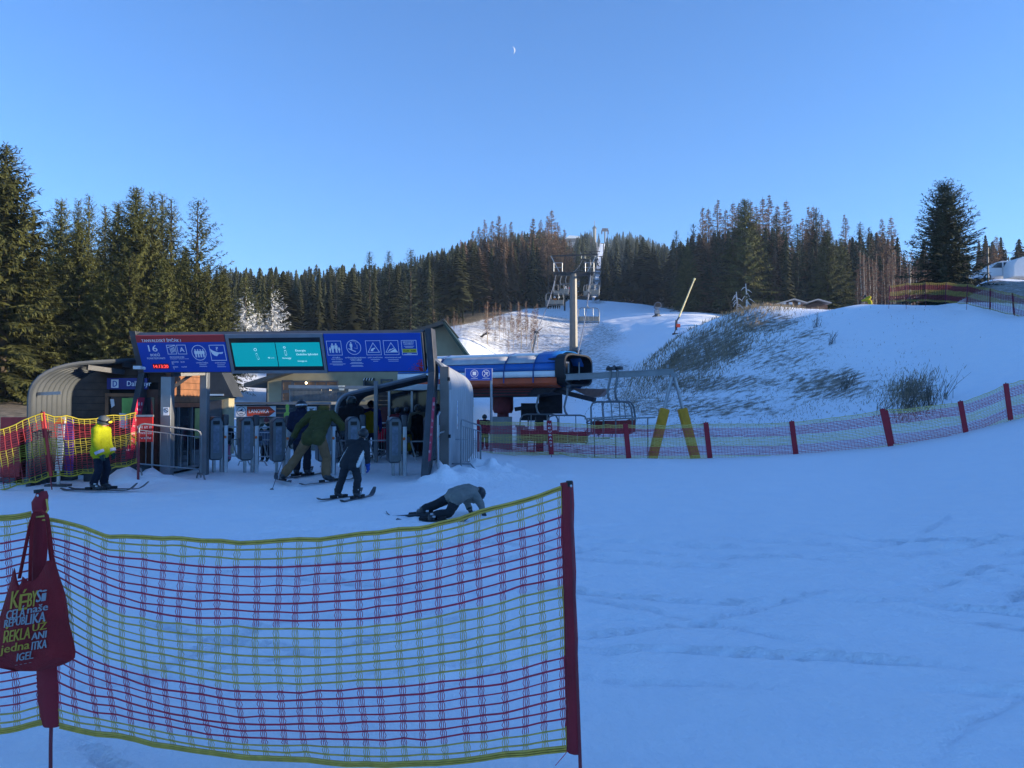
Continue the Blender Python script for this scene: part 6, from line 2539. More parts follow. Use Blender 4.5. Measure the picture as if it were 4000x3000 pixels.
# ------------------------------------------------------------------ trees
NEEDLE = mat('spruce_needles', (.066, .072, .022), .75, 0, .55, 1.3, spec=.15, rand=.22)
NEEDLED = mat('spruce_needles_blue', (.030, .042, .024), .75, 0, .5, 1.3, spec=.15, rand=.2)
FROST = mat('hoar_frost', (.52, .54, .55), .7, 0, .2, 2, spec=.2)
BARK = mat('spruce_bark', (.055, .042, .032), .85, 0, .3, 6, .3, 20)
LARCHM = mat('larch_twigs', (.20, .125, .08), .8, 0, .35, 2, spec=.1, rand=.2)
BIRCHB = mat('birch_bark', (.34, .28, .21), .7, 0, .4, 5)
BIRCHT = mat('birch_twigs', (.16, .085, .055), .8, 0, .3, 3, spec=.1)


def quads_from(base, d, side, ln, wd):
    """rhombic sprays: base (n,3), direction d, side vector, length, width"""
    tip = base + d * ln[:, None]
    mid = base + d * (ln * .42)[:, None]
    a = mid + side * (wd * .5)[:, None]
    b = mid - side * (wd * .5)[:, None]
    V = np.stack([base, a, tip, b], 1).reshape(-1, 3)
    Q = np.arange(len(base) * 4).reshape(-1, 4)
    return V, Q


def unit(v):
    return v / np.maximum(np.linalg.norm(v, axis=1, keepdims=True), 1e-9)


def spruce_arrays(seed, H, R_, c0=.05, nb=7, lev=.50, step=.26, tw=3, up=.45, hang=.5, shape=.85, lop=0.0, gap=.0, tl=.62):
    rg = np.random.default_rng(seed)
    Bs, Ds, Ls, Ws, Ss = [], [], [], [], []
    z = c0 * H
    while z < H * .985:
        t = (z / H - c0) / (1 - c0)
        prof = (1 - t) ** shape * (1 - .25 * max(0, .12 - t) / .12)
        n = max(4, int(round(nb * (.6 + .5 * (1 - t)))))
        a0 = rg.uniform(0, 6.28)
        for k in range(n):
            if rg.random() < gap * (.4 + t):
                continue
            az = a0 + 6.283 * k / n + rg.normal() * .25
            L = R_ * prof * rg.uniform(.72, 1.14) * (1 + lop * math.cos(az)) + .24
            e0 = -.12 + up * 1.5 * t + rg.normal() * .07
            s = np.arange(.12, 1.0, step / max(L, .3))
            s = np.append(s, .98)
            r = L * s
            zz = z + L * (e0 * s - .55 * s * s * (1 - t) + .28 * s ** 3 * (1 - .3 * t)) + rg.uniform(-.12, .12)
            out = np.array([math.cos(az), math.sin(az), 0])
            per = np.array([-math.sin(az), math.cos(az), 0])
            P = out[None] * r[:, None] + np.array([0, 0, 1.0])[None] * zz[:, None]
            slope = L * (e0 - 1.1 * s * (1 - t) + .84 * s * s) / L
            fw = unit(out[None] + np.array([0, 0, 1.0])[None] * slope[:, None])
            for j in range(tw):
                m = len(s)
                jit = rg.normal(0, .22, (m, 3))
                if j < 2:
                    sg = 1 if j == 0 else -1
                    d = unit(fw * .75 + per[None] * sg * rg.uniform(.45, 1.0, (m, 1)) + jit + np.array([0, 0, -.22 * hang]))
                    ln = tl * (1.05 - .62 * s) * min(1.0, .35 + L / 2.6) * rg.uniform(.7, 1.3, m)
                else:
                    d = unit(fw * .45 + jit * 1.3 + np.array([0, 0, -1.15 * hang]))
                    ln = tl * (.95 - .5 * s) * min(1, .35 + L / 2.6) * rg.uniform(.6, 1.2, m)
                Bs.append(P + rg.normal(0, .03, (m, 3)))
                Ds.append(d)
                Ls.append(ln)
                Ws.append(ln * rg.uniform(.17, .28, m))
                Ss.append(unit(per[None] + rg.normal(0, .38, (m, 3))))
        z += lev * (.62 + .6 * (1 - t)) * rg.uniform(.8, 1.2)
    # leader
    Bs.append(np.array([[0, 0, H * .975 - .1 * i] for i in range(6)]))
    Ds.append(unit(np.array([[rg.normal() * .25, rg.normal() * .25, 1.0] for i in range(6)])))
    Ls.append(np.full(6, .5))
    Ws.append(np.full(6, .12))
    Ss.append(unit(rg.normal(0, 1, (6, 3))))
    B, D, L, Wd = np.concatenate(Bs), np.concatenate(Ds), np.concatenate(Ls), np.concatenate(Ws)
    S = np.concatenate(Ss)
    S = unit(S - D * (S * D).sum(1, keepdims=True))
    return quads_from(B, D, S, L, Wd)


def make_spruce(seed, H, R_, needles=NEEDLE, r0=.22, frost=None, **kw):
    t = thing('spruce_tree', '', 'tree')
    V, Q = spruce_arrays(seed, H, R_, **kw)
    if frost is None:
        npmesh('crown', V, Q, needles, t)
    else:
        c = V.reshape(-1, 4, 3).mean(1)
        rg = np.random.default_rng(seed)
        fm = (c[:, 2] + rg.normal(0, .08 * H, len(c)) - .10 * H * np.sign(c[:, 0])) < frost * H
        npmesh('crown', V, Q[~fm], needles, t)
        npmesh('frosted_boughs', V, Q[fm], FROST, t)
    mb = MB()
    mb.tube([(0, 0, -.6), (0, 0, H * .3), (0, 0, H * .7), (0, 0, H * .97)], [r0, r0 * .8, r0 * .45, .03], 8)
    mb.build('trunk', BARK, t, world=False)
    return t


SP1 = make_spruce(11, 18, 4.4, nb=10, step=.165, c0=.03, hang=.8, tl=.8, tw=4, lev=.46)
SP2 = make_spruce(12, 18, 3.9, nb=9, step=.165, c0=.04, hang=.8, tl=.8, tw=4, lev=.46)
SP3 = make_spruce(13, 18, 3.0, nb=7, c0=.06, up=.6, hang=.7, gap=.05, tl=.72, shape=.82, step=.17, tw=4)
SP4 = make_spruce(14, 18, 3.6, nb=6, c0=.06, up=.75, hang=.5, gap=.15, lop=.28, shape=.66, tl=.6, step=.17, tw=4)
SP5 = make_spruce(15, 18, 3.6, nb=8, c0=.03, hang=.9, gap=.05, shape=.78, tl=.8, step=.165, tw=4, lev=.46)
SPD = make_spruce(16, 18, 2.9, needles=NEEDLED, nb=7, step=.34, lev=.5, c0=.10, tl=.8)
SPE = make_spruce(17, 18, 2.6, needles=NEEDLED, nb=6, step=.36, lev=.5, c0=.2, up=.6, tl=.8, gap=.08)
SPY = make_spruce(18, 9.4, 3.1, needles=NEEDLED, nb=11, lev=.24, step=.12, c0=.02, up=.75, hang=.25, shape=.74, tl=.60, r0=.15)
FR1 = make_spruce(19, 12, 3.0, frost=.62, nb=8, lev=.34, step=.22, c0=.02, hang=.75)
FR2 = make_spruce(20, 12, 3.0, frost=.60, nb=8, lev=.34, step=.22, c0=.02, hang=.9)
PROTO = [SP1, SP2, SP3, SP4, SP5, SPD, SPE, SPY, FR1, FR2]
HT = {id(o): h for o, h in zip(PROTO, [18] * 7 + [9.4, 12, 12])}


def plant(proto, u, vt, d, label, group=None, wid=1.0, rz=None, nm=None):
    x = Wx(u, d)
    gz = ground_z(x, d) - .1
    zt = W(u, vt, d).z
    h = zt - gz
    s = h / HT[id(proto)]
    sw = s * wid
    o = dup(proto, (x, d, gz), rnd.uniform(0, 6.28) if rz is None else rz, label, group, (sw, sw, s))
    return o


LG = 'spruces at the left edge of the clearing'
LEFT = [(8, 562, 40, SP1, 'giant spruce cut by the left edge of the picture, taller than all others', 1.25), (120, 812, 47, SP3, 'thin spruce with a pale bare trunk, directly right of the giant spruce', 1.0), (-90, 640, 44, SP2, 'spruce behind the giant one at the left edge', 1.1),
        (228, 780, 58, SP5, 'dark blunt spruce behind, second crown right of the giant spruce', 1.0), (295, 778, 62, SP3, 'slim dark spire behind the pale front spruce', .8), (338, 762, 60, SP3, 'slim spruce spire with a fine pointed top, left of the dense pair', .9),
        (300, 870, 44, SP2, 'pale olive spruce standing forward of the group with a visible trunk line', 1.05), (402, 800, 58, SP3, 'narrow spruce in the dip left of the tallest crown', .9), (452, 790, 56, SP5, 'dark spruce leaning on the tallest crown of the group from the left', .9),
        (522, 728, 50, SP1, 'broad spruce with the tallest crown in the middle of the left group', .95), (586, 758, 52, SP5, 'spruce just right of the tallest crown, its top notched', .85), (626, 752, 56, SP3, 'slim spruce behind, right of the tallest crown', .8),
        (662, 772, 53, SP3, 'slim spruce at the right shoulder of the tall group', .9), (765, 783, 47, SP4, 'ragged spruce with bare upswept branches above the gate sign', 1.0), (500, 1000, 43, SP5, 'lower olive spruce in front, above the left gate column', 1.1),
        (160, 1020, 42, SP5, 'lower spruce in front below the thin one with the bare trunk', 1.1), (405, 1060, 43, SP2, 'bushy lower spruce in front, left of the gate column', 1.15), (640, 1010, 44, SP2, 'bushy lower spruce above the red header of the sign', 1.1),
        (860, 1035, 52, SP2, 'small spruce on the right end of the left group above the teal screen', 1.1), (800, 1060, 46, SP5, 'low dark spruce under the ragged one', 1.1), (720, 960, 50, SP1, 'deep green spruce filling the gap before the ragged one', .8)]
for (u, vt, d, pr_, lb, w_) in LEFT:
    plant(pr_, u, vt, d, lb, LG, w_ * 1.12)
FG = 'frosted spruces beside the snow gun'
plant(FR2, 955, 1080, 66, 'frosted spruce in shade with grey white hanging boughs', FG, 1.05)
plant(FR1, 1062, 1060, 70, 'frosted spruce with sunlit white boughs on its right side', FG, 1.0, rz=0)
plant(FR2, 1000, 1150, 72, 'low frosted spruce between the two larger frosted ones', FG, 1.0)
MG = 'dark spruces in front of the wooded hill'
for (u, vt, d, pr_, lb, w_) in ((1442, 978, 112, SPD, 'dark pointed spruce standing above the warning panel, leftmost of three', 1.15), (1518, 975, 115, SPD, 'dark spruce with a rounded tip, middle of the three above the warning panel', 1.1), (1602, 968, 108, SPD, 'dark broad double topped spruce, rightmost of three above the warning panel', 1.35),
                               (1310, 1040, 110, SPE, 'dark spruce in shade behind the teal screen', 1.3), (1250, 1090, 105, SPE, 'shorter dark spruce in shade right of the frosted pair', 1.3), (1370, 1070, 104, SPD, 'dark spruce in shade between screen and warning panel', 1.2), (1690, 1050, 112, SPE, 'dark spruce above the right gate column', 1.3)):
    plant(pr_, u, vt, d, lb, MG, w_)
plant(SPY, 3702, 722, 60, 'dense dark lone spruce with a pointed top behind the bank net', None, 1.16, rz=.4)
RG_ = 'spruces of the wood right of the ski slope'
for (u, vt, d, pr_, lb, w_) in ((2915, 778, 148, SP2, 'big spruce with drooping boughs standing forward in the right wood', 1.35), (2712, 872, 160, SPE, 'dark spruce at the left end of the right wood', 1.2), (2645, 900, 175, SPE, 'small dark spruce on the skyline left of the right wood', 1.2),
                               (2690, 960, 152, SP2, 'spruce with olive lower boughs behind the snow lance', 1.3), (3121, 872, 150, SPD, 'dark spruce in a dip of the larches, right of the big drooping spruce', 1.2), (3040, 830, 152, SPD, 'dark narrow spruce among larches right of the big drooping spruce', 1.1),
                               (3196, 806, 155, SPD, 'dark spire rising among larches above the hut roofs', 1.0), (3290, 930, 140, SP5, 'olive spruce at the wood edge right of the hut roofs', 1.2), (3367, 865, 150, SPD, 'dark blunt spruce left of the birch thicket', 1.2), (3402, 885, 152, SPD, 'dark spruce behind the birch thicket', 1.1),
                               (3240, 900, 138, SP2, 'olive spruce above the right hut roof', 1.3), (2810, 900, 150, SPD, 'dark spruce filling the wood behind the snow lance tip', 1.3)):
    plant(pr_, u, vt, d, lb, RG_, w_)
# snow crusted stub and low boughs under the big spruce
for (u, v, vt, lb) in ((2917, 1228, 1108, 'white frost crusted trunk stub at the wood edge below the big spruce'), (2880, 1225, 1140, 'short frost crusted stub left of the white one')):
    a, b_ = W(u, v, 143), W(u - 4, vt, 143)
    mb = MB()
    mb.tube([a, a.lerp(b_, .5) + Vector((.1, 0, 0)), b_], [.22, .16, .07], 8)
    for i in range(7):
        q = a.lerp(b_, .35 + i * .09)
        e_ = q + Vector((rnd.choice((-1, 1)) * rnd.uniform(.6, 1.6), rnd.uniform(-.5, .5), -rnd.uniform(.4, 1.2)))
        mb.tube([q, q.lerp(e_, .5) + Vector((0, 0, .2)), e_], [.06, .09, .04], 5)
    tag(mb.build('frosted_stub', FROST), lb, 'tree stub')


# ---- larches
def larch_arrays(seed, H, R_, c0=.36, nb=6, lev=.42, tw=6, w0=.05):
    rg = np.random.default_rng(seed)
    Bs, Ds, Ls, Ws = [], [], [], []
    z = c0 * H
    while z < H * .98:
        t = (z / H - c0) / (1 - c0)
        prof = (1 - t) ** .95 * min(1, .55 + t * 2.2)
        for k in range(nb):
            az = rg.uniform(0, 6.28)
            L = R_ * prof * rg.uniform(.6, 1.1) + .15
            e = .05 + .38 * t + rg.normal() * .15
            d = np.array([math.cos(az), math.sin(az), e])
            d /= np.linalg.norm(d)
            Bs.append(np.array([[0, 0, z]]))
            Ds.append(d[None])
            Ls.append(np.array([L]))
            Ws.append(np.array([w0]))
            s = rg.uniform(.2, 1.0, tw)
            P = np.array([[0, 0, z]]) + d[None] * (L * s)[:, None]
            dd = unit(d[None] * .8 + rg.normal(0, .6, (tw, 3)) + np.array([0, 0, -.35]))
            Bs.append(P)
            Ds.append(dd)
            Ls.append(L * rg.uniform(.18, .42, tw) + .12)
            Ws.append(np.full(tw, w0 * .9))
        z += lev * rg.uniform(.7, 1.2)
    B, D, L, Wd = np.concatenate(Bs), np.concatenate(Ds), np.concatenate(Ls), np.concatenate(Ws)
    S = unit(np.cross(D, rg.normal(0, 1, D.shape)))
    return quads_from(B, D, S, L, Wd)


def make_larch(seed, H, R_, name='larch_tree', tm=LARCHM, bark=BARK, r0=.2, **kw):
    t = thing(name, '', 'tree')
    V, Q = larch_arrays(seed, H, R_, **kw)
    npmesh('crown', V, Q, tm, t)
    mb = MB()
    rg = random.Random(seed)
    mb.tube([(0, 0, -.5)] + [(rg.uniform(-.12, .12), rg.uniform(-.12, .12), H * f) for f in (.25, .5, .75)] + [(0, 0, H)], [r0, r0 * .85, r0 * .65, r0 * .4, .02], 7)
    mb.build('trunk', bark, t, world=False)
    HT[id(t)] = H
    PROTO.append(t)
    return t


LA = [make_larch(31, 22, 3.0, w0=.085, tw=11, c0=.3), make_larch(32, 22, 2.6, w0=.085, c0=.36, tw=11), make_larch(33, 22, 3.4, w0=.085, c0=.28, nb=7, tw=11)]
L1 = [(1800, 935), (1846, 898), (1870, 880), (1893, 856), (1922, 858), (1948, 836), (1972, 872), (1996, 862), (2082, 846), (2112, 856), (2140, 838), (2156, 814), (2180, 866), (2206, 892), (2228, 930), (2040, 900)]
for i, (u, v) in enumerate(L1):
    plant(LA[i % 3], u, v, 160 + (i * 7) % 22, '%s bare larch from the left in the stand left of the lift tower' % ['first', 'second', 'third', 'fourth', 'fifth', 'sixth', 'seventh', 'eighth', 'ninth', 'tenth', 'eleventh', 'twelfth', 'thirteenth', 'fourteenth', 'fifteenth', 'sixteenth'][sorted(q[0] for q in L1).index(u)],
          'larches left of the lift line', 1.1)
L2 = [(2749, 806), (2771, 808), (2808, 777), (2840, 814), (2869, 785), (2891, 790), (2938, 781), (2985, 767), (3011, 759), (3042, 798), (3078, 777), (3166, 806), (3184, 802), (3215, 830), (3308, 836), (3453, 850), (3489, 842), (3140, 850), (2960, 800), (3240, 850)]
for i, (u, v) in enumerate(L2):
    plant(LA[(i + 1) % 3], u, v, 156 + (i * 5) % 18, '%s bare larch from the left in the wood right of the slope' % ['first', 'second', 'third', 'fourth', 'fifth', 'sixth', 'seventh', 'eighth', 'ninth', 'tenth', 'eleventh', 'twelfth', 'thirteenth', 'fourteenth', 'fifteenth', 'sixteenth', 'seventeenth', 'eighteenth', 'nineteenth', 'twentieth'][sorted(q[0] for q in L2).index(u)],
          'larches right of the ski slope', 1.1)
BI = [make_larch(41, 8, .9, 'birch_tree', BIRCHT, BIRCHB, .075, c0=.25, lev=.22, nb=4, tw=5, w0=.05), make_larch(42, 8, .7, 'birch_tree', BIRCHT, BIRCHB, .06, c0=.3, lev=.24, nb=4, tw=5, w0=.05)]
rr = random.Random(5)
for i in range(30):
    u = 1895 + (i * 37 + rr.uniform(-8, 8)) % 215
    d = rr.uniform(104, 128)
    plant(BI[i % 2], u, rr.uniform(1175, 1290), d, 'slender bare birch sapling in the thicket behind the station roof', 'birch saplings behind the station', rr.uniform(.8, 1.3))
for i in range(9):
    u = 1690 + (i * 41 + rr.uniform(-8, 8)) % 115
    plant(BI[i % 2], u, rr.uniform(1200, 1250), rr.uniform(112, 122), 'thin bare birch rising behind the lodge roof', 'birches behind the lodge roof', rr.uniform(.9, 1.4))
for i in range(34):
    u = 3345 + (i * 53 + rr.uniform(-10, 10)) % 300
    plant(BI[i % 2], u, rr.uniform(960, 1080), rr.uniform(100, 125), 'bare reddish birch in the thicket left of the lone dark spruce', 'birches beside the lone spruce', rr.uniform(.7, 1.2))
for i, (u, vt) in enumerate(((3900, 920), (3860, 935))):
    plant(LA[2], u, vt, 120, ['russet bare tree behind the parked vans', 'russet bare tree between lone spruce and vans'][i], 'russet trees behind the vans', 1.4)

# ---- the wooded hills: one mass
FARN = mat('far_needles', (.038, .042, .020), .8, 0, .5, .05, spec=.1)
FARL = mat('far_larch', (.095, .062, .042), .8, 0, .4, .05, spec=.1)


def far_tree(seed, H, R_, lv, nbr, c0):
    rg = np.random.default_rng(seed)
    V, Q = [], []
    for i in range(lv):
        t = i / lv
        z = H * (c0 + (1 - c0) * t)
        r = R_ * (1 - t) ** .85 + .15
        a0 = rg.uniform(0, 6.28)
        for k in range(nbr):
            az = a0 + 6.283 * k / nbr + rg.normal() * .2
            L = r * rg.uniform(.7, 1.15)
            o = np.array([math.cos(az), math.sin(az), 0])
            p = np.array([-math.sin(az), math.cos(az), 0]) * L * rg.uniform(.26, .4)
            zt = z + (1 - c0) * H / lv * 1.5
            zz = z - L * (.25 - .35 * t)
            b = len(V)
            V += [[0, 0, zt], list(o * L * .62 + p + [0, 0, (zt + zz) / 2 - .1]), list(o * L + [0, 0, zz]), list(o * L * .62 - p + [0, 0, (zt + zz) / 2 - .1])]
            Q.append([b, b + 1, b + 2, b + 3])
    b = len(V)
    V += [[-.13, 0, -.5], [.13, 0, -.5], [.05, 0, H * .95], [-.05, 0, H * .95], [0, -.13, -.5], [0, .13, -.5], [0, .05, H * .95], [0, -.05, H * .95], ]
    Q += [[b, b + 1, b + 2, b + 3], [b + 4, b + 5, b + 6, b + 7]]
    return np.array(V), np.array(Q)


FT_M = [far_tree(80 + i, 18, 2.2 + .4 * (i % 4), 22 + 2 * (i % 3), 8 + i % 3, .06 + .09 * (i % 4)) for i in range(12)]
FT_N = [far_tree(50 + i, 18, 2.6 + .3 * (i % 3), 15, 7, .12 + .05 * (i % 3)) for i in range(6)]
FT_F = [far_tree(60 + i, 18, 2.6, 8, 5, .1) for i in range(5)]


# how high the woods reach against the sky, by bearing
SKY_U = [-600, 0, 300, 850, 1000, 1200, 1400, 1500, 1600, 1700, 1800, 1900, 2000, 2150, 2200, 2232, 2262, 2300, 2340, 2390, 2450, 2560, 2610, 2660, 2720, 2900, 3200, 3300, 3400, 3520, 3600, 3850, 4000, 4300]
SKY_V = [850, 850, 850, 1035, 1038, 1030, 1024, 1022, 1005, 965, 938, 915, 900, 890, 912, 960, 905, 888, 905, 905, 868, 872, 898, 900, 880, 868, 876, 888, 884, 890, 900, 900, 892, 880]


def wood(name, regions, material, seed):
    rg = np.random.default_rng(seed)
    Vs, Qs, off = [], [], 0
    for (u0, u1, d0, d1, sp_, h0, h1, keep) in regions:
        area = (u1 - u0) / FPX * (d1 ** 2 - d0 ** 2) / 2
        n = int(area / sp_ ** 2)
        d = np.sqrt(rg.uniform(d0 ** 2, d1 ** 2, n))
        u = rg.uniform(u0, u1, n)
        x = (u - 2000) / FPX * d
        z = base_height(x, d)
        for i in range(n):
            if not keep(u[i], d[i]):
                continue
            lib = FT_M if d[i] < 240 else FT_N if d[i] < 450 else FT_F
            V, Q = lib[rg.integers(len(lib))]
            top = CAMZ + (1575 - np.interp(u[i], SKY_U, SKY_V) - abs(rg.normal()) * 38) * d[i] / FPX
            h = min(rg.uniform(h0 * .75, h1 * 1.05), top - z[i])
            if h < 6:
                continue
            h /= 18
            w = h * rg.uniform(.75, 1.5)
            a = rg.uniform(0, 6.28)
            c, s = math.cos(a), math.sin(a)
            P = np.stack([(V[:, 0] * c - V[:, 1] * s) * w + x[i], (V[:, 0] * s + V[:, 1] * c) * w + d[i], V[:, 2] * h + z[i] - .3], 1)
            Vs.append(P)
            Qs.append(Q + off)
            off += len(P)
    o = npmesh(name, np.concatenate(Vs), np.concatenate(Qs), material)
    return tag(o, kind='stuff')


def off_edge(u, d):
    e = np.interp(u, [-500, 0, 900, 1400, 1800, 2000, 2200, 2300, 2440, 2700, 3000, 3400, 3700, 4200], [42, 48, 80, 96, 128, 152, 176, 238, 212, 154, 147, 147, 146, 124])
    if d < e:
        return False
    if d > 190 and abs(u - np.interp(d, [200, 300, 600, 900], [2325, 2342, 2354, 2362])) < np.interp(d, [200, 400, 900], [31, 23, 14]):
        return False
    return True


wood('hill_forest', [(-600, 880, 112, 190, 5.6, 13, 17, off_edge), (860, 1800, 84, 210, 5.0, 13, 18, off_edge), (820, 1800, 210, 420, 6.0, 16, 21, off_edge), (700, 1800, 420, 720, 10, 18, 22, off_edge),
                      (1780, 2230, 128, 240, 4.8, 14, 20, off_edge), (1800, 2330, 240, 520, 6.5, 16, 21, off_edge), (1780, 2345, 520, 1000, 10, 15, 20, off_edge)], FARN, 71)
wood('summit_forest', [(2340, 2760, 200, 430, 6.0, 16, 21, off_edge), (2350, 3000, 430, 1000, 10, 15, 20, off_edge), (2660, 3520, 134, 200, 4.6, 13, 20, off_edge), (2760, 4300, 200, 420, 6.6, 15, 20, off_edge), (3480, 4300, 124, 200, 6.5, 10, 16, off_edge)], FARN, 72)
wood('larch_wood', [(1800, 2225, 150, 200, 5.6, 17, 22, off_edge), (2700, 3500, 140, 190, 5.6, 17, 22, off_edge), (3700, 4200, 130, 200, 9, 11, 16, off_edge), (2150, 2320, 260, 700, 14, 12, 16, off_edge)], FARL, 73)

# ---- dry grass on the bank, bare shrubs
DRY = mat('dry_grass', (.26, .21, .14), .85, 0, .4, 2, spec=.1)


def grass_mass(name, patches, n, seed):
    rg = np.random.default_rng(seed)
    B, D, L, Wd = [], [], [], []
    while len(B) < n:
        u0, v_d, su, sd, h0, h1 = patches[rg.integers(len(patches))]
        u = u0 + rg.normal() * su
        d = v_d + rg.normal() * sd
        x = (u - 2000) / FPX * d
        if fbm(np.array([x / 2.2]), np.array([d / 2.2]), 3, 2)[0] < rg.uniform(-.3, .15):
            continue
        h = rg.uniform(h0, h1)
        B.append([x, d, float(base_height([x], [d])[0]) - .05])
        D.append([rg.normal() * .4 + .25, rg.normal() * .35, 1])
        L.append(h)
        Wd.append(h * .05 + .012)
    B, D, L, Wd = np.array(B), unit(np.array(D)), np.array(L), np.array(Wd)
    S = unit(np.cross(D, np.stack([rg.normal(0, .3, n), np.ones(n), np.zeros(n)], 1)))
    V, Q = quads_from(B, D, S, L, Wd)
    return tag(npmesh(name, V, Q, DRY), kind='stuff')


grass_mass('dry_grass', [(2740, 53, 130, 4.0, .25, .6), (2900, 53, 100, 3.0, .2, .5), (2600, 55, 80, 3, .2, .5), (2700, 49, 130, 3, .15, .4), (2950, 44, 220, 4, .08, .22), (3250, 36, 170, 3, .08, .2), (3000, 38, 260, 3, .06, .16), (3550, 31, 60, 1.5, .15, .35), (3050, 56, 90, 2, .12, .3), (2450, 46, 60, 3, .1, .22)], 13000, 81)


def shrub(label, u, d, n, h, spread, seed, lean=.2):
    rg = random.Random(seed)
    b_ = on_ground(u, d)
    t = thing('bare_shrub', label, 'shrub', b_, group='bare shrubs on the bank')
    mb = MB()
    for i in range(n):
        a = rg.uniform(0, 6.28)
        r_ = rg.uniform(0, .3) * spread
        p = b_ + Vector((math.cos(a) * r_, math.sin(a) * r_ * .6, -.1))
        p.z = ground_z(p.x, p.y) - .05
        hh = h * rg.uniform(.5, 1.1)
        e_ = p + Vector((rg.gauss(lean, .35) * hh * spread * .6, rg.gauss(0, .2) * hh, hh))
        m_ = p.lerp(e_, .5) + Vector((rg.gauss(0, .06), 0, .06))
        mb.tube([p, m_, e_], [.011, .008, .004], 4, cap=False)
        if rg.random() < .6:
            q = m_.lerp(e_, rg.uniform(0, .6))
            mb.tube([q, q + Vector((rg.gauss(0, .12), rg.gauss(0, .1), rg.uniform(.1, .3)))], [.007, .004], 4, cap=False)
    mb.build('stems', mat('shrub_stem', (.12, .10, .08), .85, 0, .3, 4), t, fix=False)


shrub('tangled bare shrub on the bank above the right end of the long net', 3545, 29.5, 32, 1.4, 1.5, 1)
shrub('thin bare shrub with tall stems right of the tangled one', 3625, 29.5, 26, 1.5, .9, 2, .1)
shrub('sparse bare stalks leaning on the snow, farthest right on the bank', 3690, 30, 9, 1.1, 1.2, 3, .5)
shrub('dark clump of stems at mid bank below the smooth snow', 3300, 35, 26, .8, 1.4, 4, .4)
shrub('brown tuft of stems near the crest of the snowy bank', 3190, 46, 14, .8, .8, 5, .4)
shrub('tall dry stalks at the top of the grassy bank', 2880, 57.5, 16, 1.4, 1.2, 6, 0)
shrub('brown tuft of stems halfway up the snowy bank', 3250, 42, 14, .8, .9, 7, .4)
for o in PROTO:
    for ch in list(o.children):
        bpy.data.objects.remove(ch)
    bpy.data.objects.remove(o)
# ------------------------------------------------------------------ the moon, vans, huts, poles and small things
d = 6000
c = W(1998, 197, d)
r_ = 14.5 * d / FPX
to_cam = (Vector((0, 0, CAMZ)) - c).normalized()
lit = Vector((1, 0, .1))
lit = (lit - to_cam * lit.dot(to_cam)).normalized()
upv = to_cam.cross(lit)
rows = []
for i in range(17):      # only the sunlit crescent of the ball is bright enough to see
    la = -math.pi / 2 + math.pi * i / 16
    rows.append([c + (upv * math.sin(la) + (lit * math.cos(lo_) + to_cam * math.sin(lo_)) * math.cos(la)) * r_ for lo_ in [(-.15 + .72 * j / 8) for j in range(9)]])
mb = MB()
mb.sheet(rows)
tag(mb.build('moon', mat('moon_rock', (.42, .43, .45), .9, 0, .15, .002, spec=0)), 'pale crescent moon high in the clear sky', 'moon')

VANW = mat('van_white', (.60, .62, .64), .3, 0, .04, 2)
TYRE = mat('tyre', (.012, .012, .013), .8, 0, .1)


